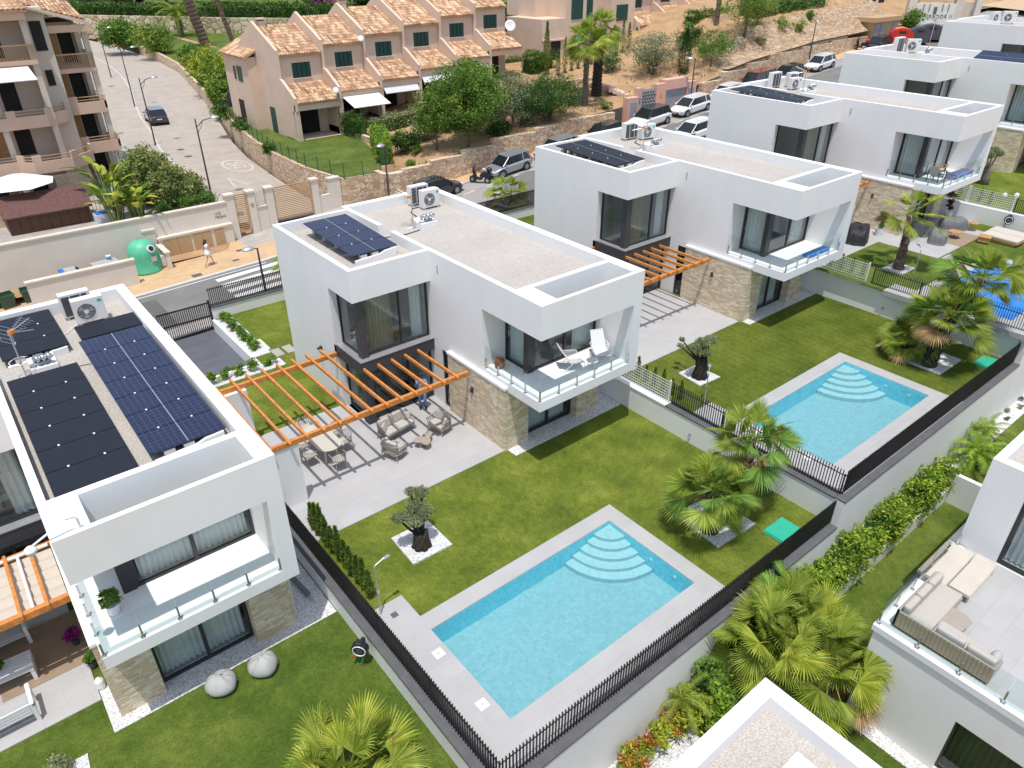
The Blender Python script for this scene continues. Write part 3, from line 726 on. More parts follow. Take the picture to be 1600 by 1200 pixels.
def make_villa(k, lab, gf=1.85, curtain=True, lobby=True, upper_front=True):
    ox, oy, oz = LOTS[k]
    t = thing("villa", lab, "villa", (ox, oy, oz), 0, "white flat-roofed villas in a row")
    w = "render_white"; T = 6.9; SL = 5.6; B = 3.1
    b = MB()
    # ---- upper storey, main block
    b.box(0, 0, 2.7, 5.07, 13.9, B, w)                                  # balcony and first-floor slab
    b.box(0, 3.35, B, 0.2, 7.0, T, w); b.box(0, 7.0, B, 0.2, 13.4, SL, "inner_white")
    b.box(4.63, 0.15, B, 4.83, 13.9, SL, w); b.box(4.83, 0, B, 5.07, 14.1, T, w); b.box(4.63, 0, B, 4.83, 0.15, SL, w)
    b.box(0, 13.9, -0.9, 4.83, 14.1, T, w)
    b.box(0, 0, SL, 4.83, 0.15, T, w)                                  # fascia
    b.box(0, 0.15, SL, 0.82, 1.42, T, w)
    b.box(4.6, 0.15, SL, 4.83, 1.42, T, w)
    b.box(0, 1.42, SL, 4.83, 1.64, T, w)                               # beam behind the open slot
    b.box(0, 1.64, SL, 0.2, 3.35, T, w)
    b.box(0.2, 1.64, SL, 4.83, 13.9, 6.38, w)
    b.box(4.72, 1.64, 6.38, 4.83, 13.9, T, w)
    b.box(0.2, 3.35, B, 1.1, 3.5, SL, w)                               # reveal beside the balcony window
    b.box(0.2, 13.75, 6.38, 4.72, 13.9, T, w)
    # ---- wing
    b.box(-3.53, 8.8, -0.9, -3.33, 13.63, T, w); b.box(-3.53, 6.81, SL, -3.33, 8.8, T, w)
    b.box(-3.33, 6.81, SL, 0, 7.01, T, w); b.box(-3.33, 13.43, -0.9, 0, 13.63, T, w)
    b.box(-3.33, 7.01, SL, 0, 13.43, 6.38, w)
    b.box(-3.33, 8.8, -0.9, -3.1, 8.95, SL, w)
    b.box(0.0, 10.7, SL, 0.2, 13.9, T-0.02, w); b.box(0.0, 7.0, SL, 0.2, 9.7, T-0.02, w); b.box(0.0, 9.7, SL, 0.2, 10.7, 6.38, w)
    b.box(-3.33, 8.95, 2.7, 0, 13.43, 2.95, w)
    # ---- ground floor
    b.box(4.87, gf+0.25, -0.9, 5.07, 13.9, 2.7, w)
    b.box(0.0, 6.25, -0.3, 0.2, 7.1, 2.7, w)
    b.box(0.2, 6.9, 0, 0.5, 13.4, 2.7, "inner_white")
    walls = b.build("wall", t)
    b = MB()
    b.box(0.2, 1.64, 6.38, 4.72, 13.75, 6.44, "roof_gravel"); b.box(-3.33, 7.01, 6.38, 0.0, 13.43, 6.44, "roof_gravel"); b.box(0.0, 9.7, 6.385, 0.2, 10.7, 6.445, "roof_gravel")
    b.build("roof", t)
    b = MB()
    b.box(-0.15, gf, -0.3, 0.05, 5.62, 2.80, "stacked_stone"); b.box(0.05, gf, -0.3, 1.05, gf+0.45, 2.695, "stacked_stone")
    b.box(0.05, gf+0.45, -0.3, 0.3, 5.62, 2.695, "stacked_stone")
    MB().box(3.72, gf, -0.3, 4.95, gf+0.45, 2.695, "stacked_stone").build("stone_pier", t)
    st = b.build("stone_wall", t)
    MB().box(-0.18, gf-0.03, 2.80, 0.0-0.003, 5.66, 2.9, w).build("stone_cap", t)
    b = MB(); b.box(-0.19, gf+2.0, 1.75, -0.15, gf+2.12, 2.0, "charcoal"); b.box(-0.26, gf+2.02, 1.78, -0.19, gf+2.10, 1.97, "charcoal"); b.build("wall_lamp", t)
    # dark cornice band and corner column of the wing
    b = MB()
    b.box(-3.53, 6.78, 2.5, -3.12, 8.97, 3.02, "charcoal"); b.box(-3.12, 6.78, 2.5, -0.002, 7.14, 3.02, "charcoal"); b.build("dark_band", t)
    b = MB(); b.box(-3.30, 6.98, 3.02, -2.98, 7.30, SL, "charcoal"); b.box(-3.40, 6.86, -0.05, -3.02, 7.24, 2.5, "charcoal"); b.build("corner_column", t)
    MB().box(-3.5, 6.75, 3.02, -0.01, 7.10, 3.05, "galvanised").box(-3.5, 7.10, 3.02, -3.1, 8.9, 3.05, "galvanised").build("window_sill", t)
    window(t, 'x', -3.17, 7.3, 8.8, 3.05, SL, (), 0.06)
    window(t, 'y', 7.16, -2.98, -0.02, 3.05, SL, (-1.35,), 0.06)
    window(t, 'x', -3.17, 7.24, 8.8, 0.0, 2.5, (), 0.06)
    window(t, 'y', 7.16, -3.02, -0.02, 0.0, 2.5, (-1.15,), 0.07)
    window(t, 'x', 0.1, 5.64, 6.25, 0.0, 2.69, (), 0.06)
    # balcony glazing
    window(t, 'x', 1.14, 2.1, 3.35, B, SL, (), 0.07, glass="pane")
    if upper_front: window(t, 'y', 1.95, 1.32, 4.63, B, SL, (2.95,), 0.09, glass="pane")
    MB().box(0.98, 1.86, B, 1.32, 2.10, SL, "dark_frame").build("corner_post", t)
    # ground-floor garden door
    window(t, 'y', gf+0.42, 1.05, 3.72, -0.02, 2.69, (2.4,), 0.09, glass="pane")
    # interiors seen through the glass
    b = MB()
    b.box(0.2, 3.5, B+0.0, 4.63, 3.5+0.0+9.9, B+0.02, "floor_inside"); b.box(1.18, 1.99, B, 4.63, 3.5, B+0.02, "floor_inside")
    b.box(0.2, 6.2, B+0.02, 4.63, 6.3, SL, "inner_white")
    b.box(-3.1, 7.25, 2.95, 0, 8.95, 2.99, "floor_inside") if not lobby else None
    b.box(-3.33, 6.95+0.3, -0.1, 0.2, 13.4, 0.0, "floor_inside")
    b.box(0.05, gf+0.6, -0.1, 4.87, 9, -0.01, "floor_inside"); b.box(0.3, gf+3.6, -0.01, 4.87, gf+3.7, 2.7, "inner_white")
    b.box(-3.3, 12.2, 0.0, 0.0, 12.3, 5.6, "inner_white")
    b.box(-3.1, 11.2, 2.96, 0.0, 11.3, SL, "inner_white")
    b.build("interior", t)
    b = MB()
    b.box(1.6, 4.2, B+0.25, 3.6, 6.1, B+0.35, "wood_brown"); b.box(1.65, 4.25, B+0.35, 3.55, 6.1, B+0.6, "cloth_white"); b.box(1.6, 6.1, B+0.02, 3.6, 6.18, B+1.1, "wood_brown")
    for qx in (1.68, 3.52): b.box(qx-0.04, 4.24, B+0.02, qx+0.04, 4.32, B+0.25, "wood_brown")
    b.build("bed", t)
    b = MB()
    wavy(b, (1.35, 2.25), (1.35, 3.3), B+0.03, SL-0.02, "curtain"); wavy(b, (-2.7, 7.42), (-1.6, 7.42), 3.05, SL-0.02, "curtain_olive"); wavy(b, (-0.7, 7.42), (-0.15, 7.42), 3.05, SL-0.02, "curtain")
    wavy(b, (1.15, gf+0.7), (3.6, gf+0.7), 0.0, 2.6, "curtain")
    if curtain: wavy(b, (1.5, 2.2), (4.5, 2.2), B+0.03, SL-0.02, "curtain")
    else: wavy(b, (3.6, 2.2), (4.55, 2.2), B+0.03, SL-0.02, "curtain")
    b.build("curtain", t)
    glass_rail(t, [(0.06, 3.30), (0.06, 0.07), (4.60, 0.07)], B)
    b = MB(); b.box(0.0, 6.2, 6.1, -0.02, 6.26, 6.45, "ac_grey"); b.build("overflow_spout", t)
    return t
make_villa(1, "nearest white villa at the left edge, three solar arrays covering its roof", 0.87, True)
make_villa(2, "white villa beside the nearest pool, two white loungers on its glass balcony", 1.85, False)
make_villa(3, "white villa behind the second turquoise pool, one solar array and empty balcony", 1.75, False)
make_villa(4, "white villa beside the blue covered pool, blue cushions on its glass balcony", 1.6, True)
make_villa(5, "far white villa with three blue solar panels flush behind its roof edge", 1.6, True)
make_villa(6, "farthest white villa at the top right corner, only its roof and top windows in view", 1.6, True)

# ------------------------------------------------------------------ pergolas
def pergola(loc, lab, full=True):
    t = thing("pergola", lab, "pergola", loc, 0, "orange timber pergolas")
    z0 = 2.50; m = "timber_orange"
    xa = -8.42 if full else -3.6
    fb = MB().box(xa, 4.02, z0, -0.22, 4.16, z0+0.20, m).build("front_beam", t, bevel=0.008)
    if full:
        MB().box(xa, 8.78, z0, -3.54, 8.92, z0+0.20, m).build("back_beam", t, bevel=0.008)
        MB().box(-8.52, 3.9, z0+0.02, -8.43, 9.2, z0+0.24, m).build("side_beam", t, bevel=0.006)
    for i in range(12):
        x = -7.82 + i*0.633
        if not full and x < -3.5: continue
        y1 = 9.35 if x < -3.5 else 6.77
        MB().box(x-0.045, 3.83, z0+0.14, x+0.045, y1, z0+0.27, m).build("rafter", t, bevel=0.006)
    return t
pergola((0, 0, 0), "long orange timber pergola over the dining and sofa terrace in the centre")
pergola((14.81, -0.13, 1.14), "orange timber pergola behind the central villa, beside the stone wall of the second villa", True)
pergola((29.05, -0.46, 2.54), "orange timber pergola of the villa beside the blue covered pool, mostly hidden")
# slabs of wall carrying the pergola on the boundary
for (y0, y1, lab) in ((4.05, 4.30, "white wall panel carrying the front end of the central pergola"), (8.62, 8.88, "white wall panel carrying the back end of the central pergola")):
    wall_thing("wall_panel", lab, [(-8.40, y0, -0.8, -7.5, y1, 2.495, "render_white", "wall_body")])
wall_thing("wall_panel", "white wall panel carrying the pergola between the two central villas", [(6.41, 3.93, 0, 7.31, 4.17, 3.63, "render_white", "wall_body")])
# villa 1 terrace: pergola with a pale sliding canopy
t = thing("pergola", "orange timber pergola with pale sliding canopy, bottom left", "pergola", (-14.97, -1.05, -0.8), 0, "orange timber pergolas")
z0 = 2.5
MB().box(-8.4, 3.23, z0, -0.12, 3.39, z0+0.22, "timber_orange").build("front_beam", t, bevel=0.008)
MB().box(-8.4, 5.90, z0+0.05, -0.12, 6.0, z0+0.22, "timber_orange").build("back_beam", t, bevel=0.008)
for i in range(10): MB().box(-0.76-0.63*i, 3.12, z0+0.16, -0.67-0.63*i, 6.0, z0+0.30, "timber_orange").build("rafter", t, bevel=0.006)
b = MB(); vs = []; fs = []
n = 36
for i in range(n+1):
    y = 3.45+2.4*i/n; z = z0+0.06-0.10*abs(sin(pi*5*i/n)); vs += [(-6.5, y, z), (-0.22, y, z)]
for i in range(n): fs.append((2*i, 2*i+1, 2*i+3, 2*i+2))
b.add(vs, fs, "awning_beige"); b.build("canopy", t)
b = MB(); b.tube([(-6.5, 5.86, z0+0.2), (-0.25, 5.86, z0+0.2)], 0.05, "white_metal", 10); b.tube([(-1.05, 3.4, z0+0.15), (-1.05, 5.9, z0+0.18)], 0.045, "white_metal", 8); b.build("canopy_rail", t)
# inner stair parapet block left of villa 1 main roof: flat cap already in the wing roof

# ------------------------------------------------------------------ fences
def slat_fence(name, lab, path, h=1.02, step=0.105, z0=0.0, group="black slatted fences", lean=0.0):
    """upright black slats on two rails along a path; the slats are the panel's surface pattern"""
    a = path[0]; t = thing(name, lab, "fence", (a[0], a[1], z0), 0, group)
    sl = MB(); rails = MB(); ps = MB()
    for (x0, y0), (x1, y1) in zip(path, path[1:]):
        L = sqrt((x1-x0)**2+(y1-y0)**2); n = int(L/step); ang = atan2(y1-y0, x1-x0)
        for i in range(n+1):
            s = L*(i+0.5)/(n+1); x = x0-a[0]+(x1-x0)*s/L; y = y0-a[1]+(y1-y0)*s/L
            sl.obox((x, y, 0.03), 0.02, 0.048, h+random.uniform(-0.008, 0.008), ang, "fence_black")
        for zz in (0.05, h-0.2):
            cx, cy = (x0+x1)/2-a[0], (y0+y1)/2-a[1]; nx, ny = -(y1-y0)/L*0.032, (x1-x0)/L*0.032
            rails.obox((cx+nx, cy+ny, zz), L, 0.02, 0.03, ang, "fence_black")
        k = max(1, round(L/2.6))
        for i in range(k+1):
            x = x0-a[0]+(x1-x0)*i/k; y = y0-a[1]+(y1-y0)*i/k; nx, ny = -(y1-y0)/L*0.06, (x1-x0)/L*0.06
            ps.obox((x+nx, y+ny, 0), 0.04, 0.03, h*0.86, ang, "fence_black")
    sl.build("slat_panel", t); rails.each("rail", t); ps.each("post", t)
    return t
random.seed(3)
slat_fence("slatted_fence", "black slatted fence along the left side of the nearest pool terrace", [(-8.6, 5.3), (-8.6, -8.46)], 0.98)
slat_fence("slatted_fence", "black slatted fence along the front edge of the nearest pool garden", [(-8.56, -8.54), (6.0, -8.54)], 0.98)
slat_fence("slatted_fence", "black slatted fence along the side of the second pool, behind the fan palm", [(6.2, -1.1), (6.2, -8.46)], 0.98, z0=1.10)
slat_fence("slatted_fence", "black slatted fence along the front edge of the second pool garden", [(6.24, -8.54), (20.8, -8.54)], 0.98, z0=1.10)
slat_fence("slatted_fence", "black slatted fence beside the blue covered pool", [(21.0, -1.4), (21.0, -8.46)], 0.98, z0=2.46)
slat_fence("slatted_fence", "black slatted fence at the front edge of the garden with the blue covered pool", [(21.05, -8.54), (33, -8.54)], 0.98, z0=2.46)
# white ladder-mesh fence panels beyond the slats
def mesh_fence(lab, x, y0, y1, z):
    t = thing("mesh_fence", lab, "fence", (x, y0, z), 0, "white mesh fence panels")
    b = MB()
    L = y1-y0; ny = 22; nz = 7
    for i in range(ny+1): b.box(-0.012, L*i/ny-0.006, 0.05, 0.0, L*i/ny+0.006, 0.95, "white_metal")
    for j in range(nz+1): b.box(0.001, 0, 0.05+0.9*j/nz-0.012, 0.012, L, 0.05+0.9*j/nz+0.012, "white_metal")
    b.build("mesh_panel", t)
    for yy in (0, L): MB().box(-0.035, yy-0.035, 0, 0.035, yy+0.035, 1.05, "white_metal").build("post", t)
mesh_fence("white wire mesh fence panel next to the balcony corner of the central villa", 6.2, -0.95, 1.75, 1.10)
mesh_fence("white wire mesh fence panel farther along the wall behind the central villa", 6.2, 1.85, 4.5, 1.10)
mesh_fence("white wire mesh fence panel beside the garden with the dark covered furniture", 21.0, -1.1, 1.6, 2.46)
mesh_fence("white wire mesh fence panel beyond the balcony of the second villa, right", 21.0, 1.7, 4.3, 2.46)
mesh_fence("white wire mesh fence panel in front of the far white boulders", 35.2, -2.3, 0.2, 3.5)
mesh_fence("white wire mesh fence panel on the wall above the purple potted shrub", 35.2, 0.3, 2.9, 3.5)
slat_fence("slatted_fence", "black slatted fence on the wall right of the hose reel and mesh panels", [(35.2, -2.4), (35.2, -8.4)], 0.98, z0=3.5)
MB_far = wall_thing("boundary_wall", "white rendered wall behind the grey covered furniture, with a hose reel", [(35.0, -8.3, 2.0, 35.4, 20, 3.5, "render_white", "wall_body")])

# ------------------------------------------------------------------ street-side walls, gates and fences of the villas
def back_fence(ox, x0, x1, z, lab, h=1.05):
    y = 21.2
    t = thing("slatted_fence", lab, "fence", (x0, y, z), 0, "black slatted fences on the street side")
    b = MB().box(0, -0.1, -1.0 if z < 1 else -1.2, x1-x0, 0.1, 0.62, "render_white"); b.build("wall_base", t)
    b = MB().box(0, -0.14, 0.62, x1-x0, 0.14, 0.68, "coping_grey"); b.build("dark_coping", t)
    sl = MB(); n = int((x1-x0)/0.1)
    for i in range(n): sl.obox((0.05+i*0.1, 0, 0.68), 0.03, 0.055, h, 0, "fence_black")
    sl.build("slat_panel", t)
    b = MB()
    for zz in (0.75, 0.68+h-0.12): b.box(0, 0.03, zz, x1-x0, 0.06, zz+0.04, "fence_black")
    b.build("rail", t)
back_fence(0, -4.85, 5.8, 0.0, "black slatted fence on a low white wall along the street, behind the central villa")
back_fence(0, 9.9, 20.6, 1.1, "black slatted fence on the street side, behind the small fan palm")
back_fence(0, 24, 35, 2.5, "black slatted fence on the street side of the villa with the covered pool")
t = thing("driveway_gate", "black slatted sliding gate closing the dark tiled driveway", "gate", (-7.6, 21.2, -0.72))
sl = MB()
for i in range(26): sl.obox((0.05+i*0.105, 0, 0.08), 0.035, 0.05, 1.62, 0, "fence_black")
sl.build("slat_panel", t); b = MB()
for zz in (0.03, 0.85, 1.6): b.box(0, 0.03, zz, 2.7, 0.08, zz+0.07, "fence_black")
b.build("frame", t)
MB().box(2.64, -0.06, 0, 2.74, 0.06, 1.8, "fence_black").build("post", t)
slab("paving", -8.28, 14.9, -4.98, 21.1, -0.9, -0.62, "driveway_tile")
slab("paving", -8.28+14.81, 14.9, -4.98+14.81, 21.1, 0.3, 0.62, "driveway_tile")
wall_thing("planter_wall", "white L-shaped planter wall around the dark driveway", [(-5.0, 15.0, -0.9, -4.85, 20.9, 0.06, "render_white", "long_side"), (-4.0, 15.9, -0.1, -3.88, 17.2, 0.05, "render_white", "end"), (-8.28, 14.75, -0.9, -4.85, 14.9, 0.06, "render_white", "short_side")])
slab("gravel", -4.85, 15.6, -4.0, 20.9, -0.2, 0.0, "white_gravel")
slab("gravel", -8.2, 14.0, -3.9, 14.75, -0.2, 0.0, "white_gravel")
for i, (x, y) in enumerate(((-3.83, 15.3), (-3.25, 15.32), (-2.70, 15.34))):
    pass
b = MB()
grp = "stepping stones on the back lawn"
for i, (x, y, lab) in enumerate(((-3.75, 15.35, "stepping stone nearest the planter"), (-3.15, 15.35, "middle one of three stepping stones"), (-2.55, 15.35, "stepping stone nearest the villa wall"))):
    o = MB().box(-0.22, -0.42, -0.05, 0.22, 0.42, 0.012, "sidewalk_grey").build("stepping_stone"); o.location = (x, y, 0); tag(o, lab+" on the small back lawn", "stepping stone", grp)
# lot side boundary between villa 1 and 2 near the street is the boundary wall already built
# ------------------------------------------------------------------ plants
def leaf_cloud(mb, m, pts, size, rng, up=0.35, aspect=0.45, drop=0.0):
    """many small pointed leaves, one quad each, turned at random"""
    n = len(pts); o = len(mb.v); k = mb.mi(m)
    d = rng.normal(size=(n, 3)); d[:, 2] = d[:, 2]*0.6+up; d /= np.linalg.norm(d, axis=1)[:, None]
    r = rng.normal(size=(n, 3)); s = np.cross(d, r); s /= (np.linalg.norm(s, axis=1)[:, None]+1e-9)
    L = size*(0.6+0.8*rng.random(n))[:, None]; a = pts; nn = np.cross(d, s)
    t1 = a + d*L*0.5 + s*L*aspect*0.5 - nn*L*0.06; t2 = a + d*L + nn*L*drop*0 ; t3 = a + d*L*0.5 - s*L*aspect*0.5 - nn*L*0.06
    if drop: t2 = t2 - np.array([0, 0, 1.0])*L*drop
    V = np.stack([a, t1, t2, t3], axis=1).reshape(-1, 3)
    mb.v.extend(map(tuple, V.tolist()))
    mb.f.extend([(o+4*i, o+4*i+1, o+4*i+2, o+4*i+3) for i in range(n)]); mb.m.extend([k]*n)
def blob_pts(rng, n, c, r, shell=0.55):
    d = rng.normal(size=(n, 3)); d /= np.linalg.norm(d, axis=1)[:, None]
    q = (shell + (1-shell)*rng.random(n))**1.0
    return np.array(c) + d*q[:, None]*np.array(r)
def crown_mesh(rng, c, r, clumps, per, size, m, m2=None, csize=0.38, flat=1.0, inner=None):
    b = MB()
    for i in range(clumps):
        d = rng.normal(size=3); d /= np.linalg.norm(d); d[2] *= flat
        q = rng.random()**0.45
        cc = np.array(c) + d*q*np.array(r)*0.85
        cr = csize*min(r)*(0.6+0.8*rng.random())
        mm = m if (m2 is None or rng.random() < 0.72) else m2
        leaf_cloud(b, mm, blob_pts(rng, per, cc, (cr, cr, cr*0.75), 0.35), size, rng)
    return b
def tree(lab, cat, loc, h, r, trunk_h, name="tree", leaf="leaf_mid", leaf2=None, clumps=60, per=70, size=0.22, tr=0.12, trunk="trunk", group=None, seed=1, flat=0.9, limbs=5, stems=1, csize=0.34):
    rng = np.random.default_rng(seed); random.seed(seed)
    t = thing(name, lab, cat, loc, 0, group)
    b = MB(); rx, ry, rz = r if hasattr(r, '__len__') else (r, r, (h-trunk_h)/2)
    cz = h-rz
    for s in range(stems):
        ox, oy = (0, 0) if stems == 1 else (0.35*cos(s*2.1), 0.35*sin(s*2.1))
        b.tube([(ox*0.4, oy*0.4, -0.1), (ox+0.06, oy-0.03, trunk_h*0.5), (ox*1.4, oy*1.4, trunk_h), (ox*1.8, oy*1.8, cz)], [tr*1.25, tr, tr*0.85, tr*0.45], trunk, 9)
        for i in range(limbs):
            a = 2*pi*i/limbs+random.random(); z0 = trunk_h*(0.75+0.5*random.random())
            e = (ox+cos(a)*rx*0.6, oy+sin(a)*ry*0.6, cz+rz*(random.random()*0.7-0.1))
            b.tube([(ox, oy, z0), ((ox+e[0])/2*1.05, (oy+e[1])/2*1.05, (z0+e[2])/2-0.1), e], [tr*0.5, tr*0.3, tr*0.12], trunk, 6)
    b.build("trunk", t, smooth=True)
    crown_mesh(rng, (0, 0, cz), (rx, ry, rz), clumps, per, size, leaf, leaf2, csize, flat).build("crown", t)
    return t
def bush(lab, cat, loc, r, name="shrub", leaf="leaf_mid", leaf2=None, clumps=14, per=60, size=0.12, group=None, seed=1, rz=0.0):
    rng = np.random.default_rng(seed)
    b = crown_mesh(rng, (0, 0, r[2]*0.9), r, clumps, per, size, leaf, leaf2, 0.5)
    o = b.build(name); o.location = loc; o.rotation_euler = (0, 0, rz); tag(o, lab, cat, group); return o
def hedge(lab, p0, p1, w, h, z, leaf, leaf2=None, dens=260, size=0.13, seed=1, name="hedge", cat="hedge", group=None, rough=0.12, z1=None):
    rng = np.random.default_rng(seed); p0 = np.array(p0, float); p1 = np.array(p1, float); L = np.linalg.norm(p1-p0); d = (p1-p0)/L; nn = np.array([-d[1], d[0]])
    n = int(dens*L*(h*2+w)); s = rng.random(n)*L; side = rng.random(n)*(2*h+w)
    u = np.where(side < h, -w/2, np.where(side > h+w, w/2, side-h-w/2)); zz = np.where(side < h, side, np.where(side > h+w, 2*h+w-side, h))
    bumpy = 1+rough*np.sin(s*2.3+seed)+rough*0.8*np.sin(s*5.1+u*3)+rough*0.6*np.sin(s*11.7+u*7+seed)
    jit = rng.normal(size=(n, 3))*0.07
    zz = np.where(zz > 0.5*h, zz*bumpy, zz); u = u*bumpy
    zl = z if z1 is None else z+(z1-z)*s/L
    pts = np.stack([p0[0]+d[0]*s+nn[0]*u, p0[1]+d[1]*s+nn[1]*u, zl+zz], axis=1)+jit
    b = MB(); k = rng.random(n) < (0.75 if leaf2 else 1.1)
    off = np.array([p0[0], p0[1], z])
    leaf_cloud(b, leaf, pts[k]-off, size, rng)
    if leaf2: leaf_cloud(b, leaf2, pts[~k]-off, size, rng)
    # woody core so that nothing shows through low down
    c0 = p0; q = [(0-nn[0]*w*0.33, 0-nn[1]*w*0.33), (d[0]*L-nn[0]*w*0.33, d[1]*L-nn[1]*w*0.33), (d[0]*L+nn[0]*w*0.33, d[1]*L+nn[1]*w*0.33), (nn[0]*w*0.33, nn[1]*w*0.33)]
    dz = 0 if z1 is None else z1-z
    b.prism(q, [-0.1, dz-0.1, dz-0.1, -0.1], [h*0.8, dz+h*0.8, dz+h*0.8, h*0.8], "leaf_dark")
    o = b.build(name); o.location = tuple(off); tag(o, lab, cat, group); return o
def cypress(lab, loc, h, r, seed=1, leaf="leaf_cypress", name="cypress", cat="cypress", group=None, n=None, size=0.1):
    rng = np.random.default_rng(seed); n = n or int(900*h*r*2+300)
    z = rng.random(n)**0.8; rr = r*np.minimum(1.0, 0.35+2.2*z)*np.minimum(1, (1-z)*1.6+0.08); a = rng.random(n)*2*pi
    rr = rr*(0.6+0.45*rng.random(n))*(1+0.18*np.sin(a*3+z*17+seed))
    pts = np.stack([rr*np.cos(a), rr*np.sin(a), z*h], axis=1)
    b = MB(); leaf_cloud(b, leaf, pts, size, rng, up=1.6, aspect=0.4)
    t = thing(name, lab, cat, loc, 0, group); b.build("foliage", t)
    MB().tube([(0, 0, -0.05), (0, 0, h*0.7)], [0.05, 0.02], "trunk", 6).build("trunk", t); return t

def fan_leaf(b, base, az, el, lp, R, m, rng, spread=2.35, nseg=26, droop=0.20):
    """a costapalmate leaf: a petiole, then pleated blades radiating from its tip"""
    d = Vector((cos(az)*cos(el), sin(az)*cos(el), sin(el))); tip = Vector(base)+d*lp+Vector((0, 0, -0.12*lp))
    b.tube([base, Vector(base)+d*lp*0.5+Vector((0, 0, 0.02)), tip], [0.022, 0.016, 0.012], m, 4, cap=False)
    fd = (d+Vector((0, 0, -0.25))).normalized(); side = fd.cross(Vector((0, 0, 1)))
    if side.length < 0.1: side = Vector((1, 0, 0))
    side.normalize(); roll = rng.normal()*0.55; nrm = side.cross(fd).normalized()
    side = (side*cos(roll)+nrm*sin(roll)).normalized(); nrm = side.cross(fd).normalized()
    k = b.mi(m); o = len(b.v)
    for i in range(nseg):
        t = (i+0.5)/nseg*2-1; a = t*spread*0.5*1.25
        dd = fd*cos(a)+side*sin(a); w = spread*1.25/nseg*0.5
        da = fd*cos(a-w)+side*sin(a-w); db = fd*cos(a+w)+side*sin(a+w)
        L = R*(1-0.22*abs(t)**2)*(0.92+0.16*rng.random())
        cup = nrm*0.10*R*abs(t)
        mid = 0.58
        p1 = tip+da*L*mid+cup*mid; p2 = tip+db*L*mid+cup*mid; rid = tip+dd*L*mid*1.0+cup*mid+nrm*0.018
        end = tip+dd*L+cup*0.6+Vector((0, 0, -droop*L*(0.28+0.35*rng.random())))
        q = tip+dd*L*0.82+cup*0.8+Vector((0, 0, -droop*L*0.10)); wv = (p2-p1)*0.27
        b.v.extend([tuple(tip), tuple(p1), tuple(rid), tuple(p2), tuple(q-wv), tuple(q+wv), tuple(end)])
        b.f.extend([(o, o+1, o+2), (o, o+2, o+3), (o+1, o+4, o+5, o+2), (o+2, o+5, o+3), (o+4, o+6, o+5)]); b.m.extend([k]*5); o += 7
def fan_palm(lab, loc, h, tr=0.22, nl=30, R=0.75, lp=0.75, m="leaf_palm", seed=1, lean=(0, 0), trunk="trunk_palm", dead=5, group="fan palms", flare=1.5, cat="palm", name="fan_palm", nseg=26, low=-0.5):
    rng = np.random.default_rng(seed)
    t = thing(name, lab, cat, loc, 0, group)
    b = MB(); n = max(5, int(h/0.16)); pts = []; rs = []
    for i in range(n+1):
        f = i/n; pts.append((lean[0]*f*f, lean[1]*f*f, h*f-0.08)); rs.append(tr*(flare-(flare-1)*min(1, f*2.2))*(1+(0.13 if i % 2 else -0.06)))
    rs[-1] *= 0.7; b.tube(pts, rs, trunk, 12)
    for i in range(int(n*7)):      # old leaf bases wrapping the trunk
        f = rng.random(); a = rng.random()*2*pi; r0 = tr*(flare-(flare-1)*min(1, f*2.2)); x, y, z = lean[0]*f*f+cos(a)*r0, lean[1]*f*f+sin(a)*r0, h*f
        b.add([(x-sin(a)*0.05, y+cos(a)*0.05, z-0.05), (x+sin(a)*0.05, y-cos(a)*0.05, z-0.05), (x+cos(a)*0.09, y+sin(a)*0.09, z+0.12)], [(0, 1, 2)], trunk)
    b.build("trunk", t)
    b = MB(); top = Vector((lean[0], lean[1], h)); ga = 2.39996; tones = {"leaf_palm": ["leaf_palm", "leaf_palm", "leaf_palm_yellow", "leaf_mid"], "leaf_palm_yellow": ["leaf_palm_yellow", "leaf_palm_yellow", "leaf_palm", "leaf_lime"]}[m]
    for i in range(nl):
        f = (i+0.5)/nl; el = lerp(1.3, low, f**0.9)+rng.normal()*0.16; az = i*ga+rng.normal()*0.2
        s = lerp(0.65, 1.0, min(1, f*2.0))*(0.82+0.36*rng.random())
        bs = top+Vector((cos(az)*0.08, sin(az)*0.08, 0.12*(1-f)))
        fan_leaf(b, bs, az, el, lp*s, R*s, tones[int(rng.random()*4)] if f < 0.85 or rng.random() < 0.6 else "leaf_dead", rng, nseg=nseg)
    b.build("crown", t)
    if dead:
        b = MB()
        for i in range(dead):
            az = rng.random()*2*pi; fan_leaf(b, top+Vector((cos(az)*0.1, sin(az)*0.1, -0.15)), az, -0.9-0.4*rng.random(), lp*0.6, R*0.6, "leaf_dead", rng, nseg=14, droop=0.6)
        b.build("dead_leaves", t)
    return t
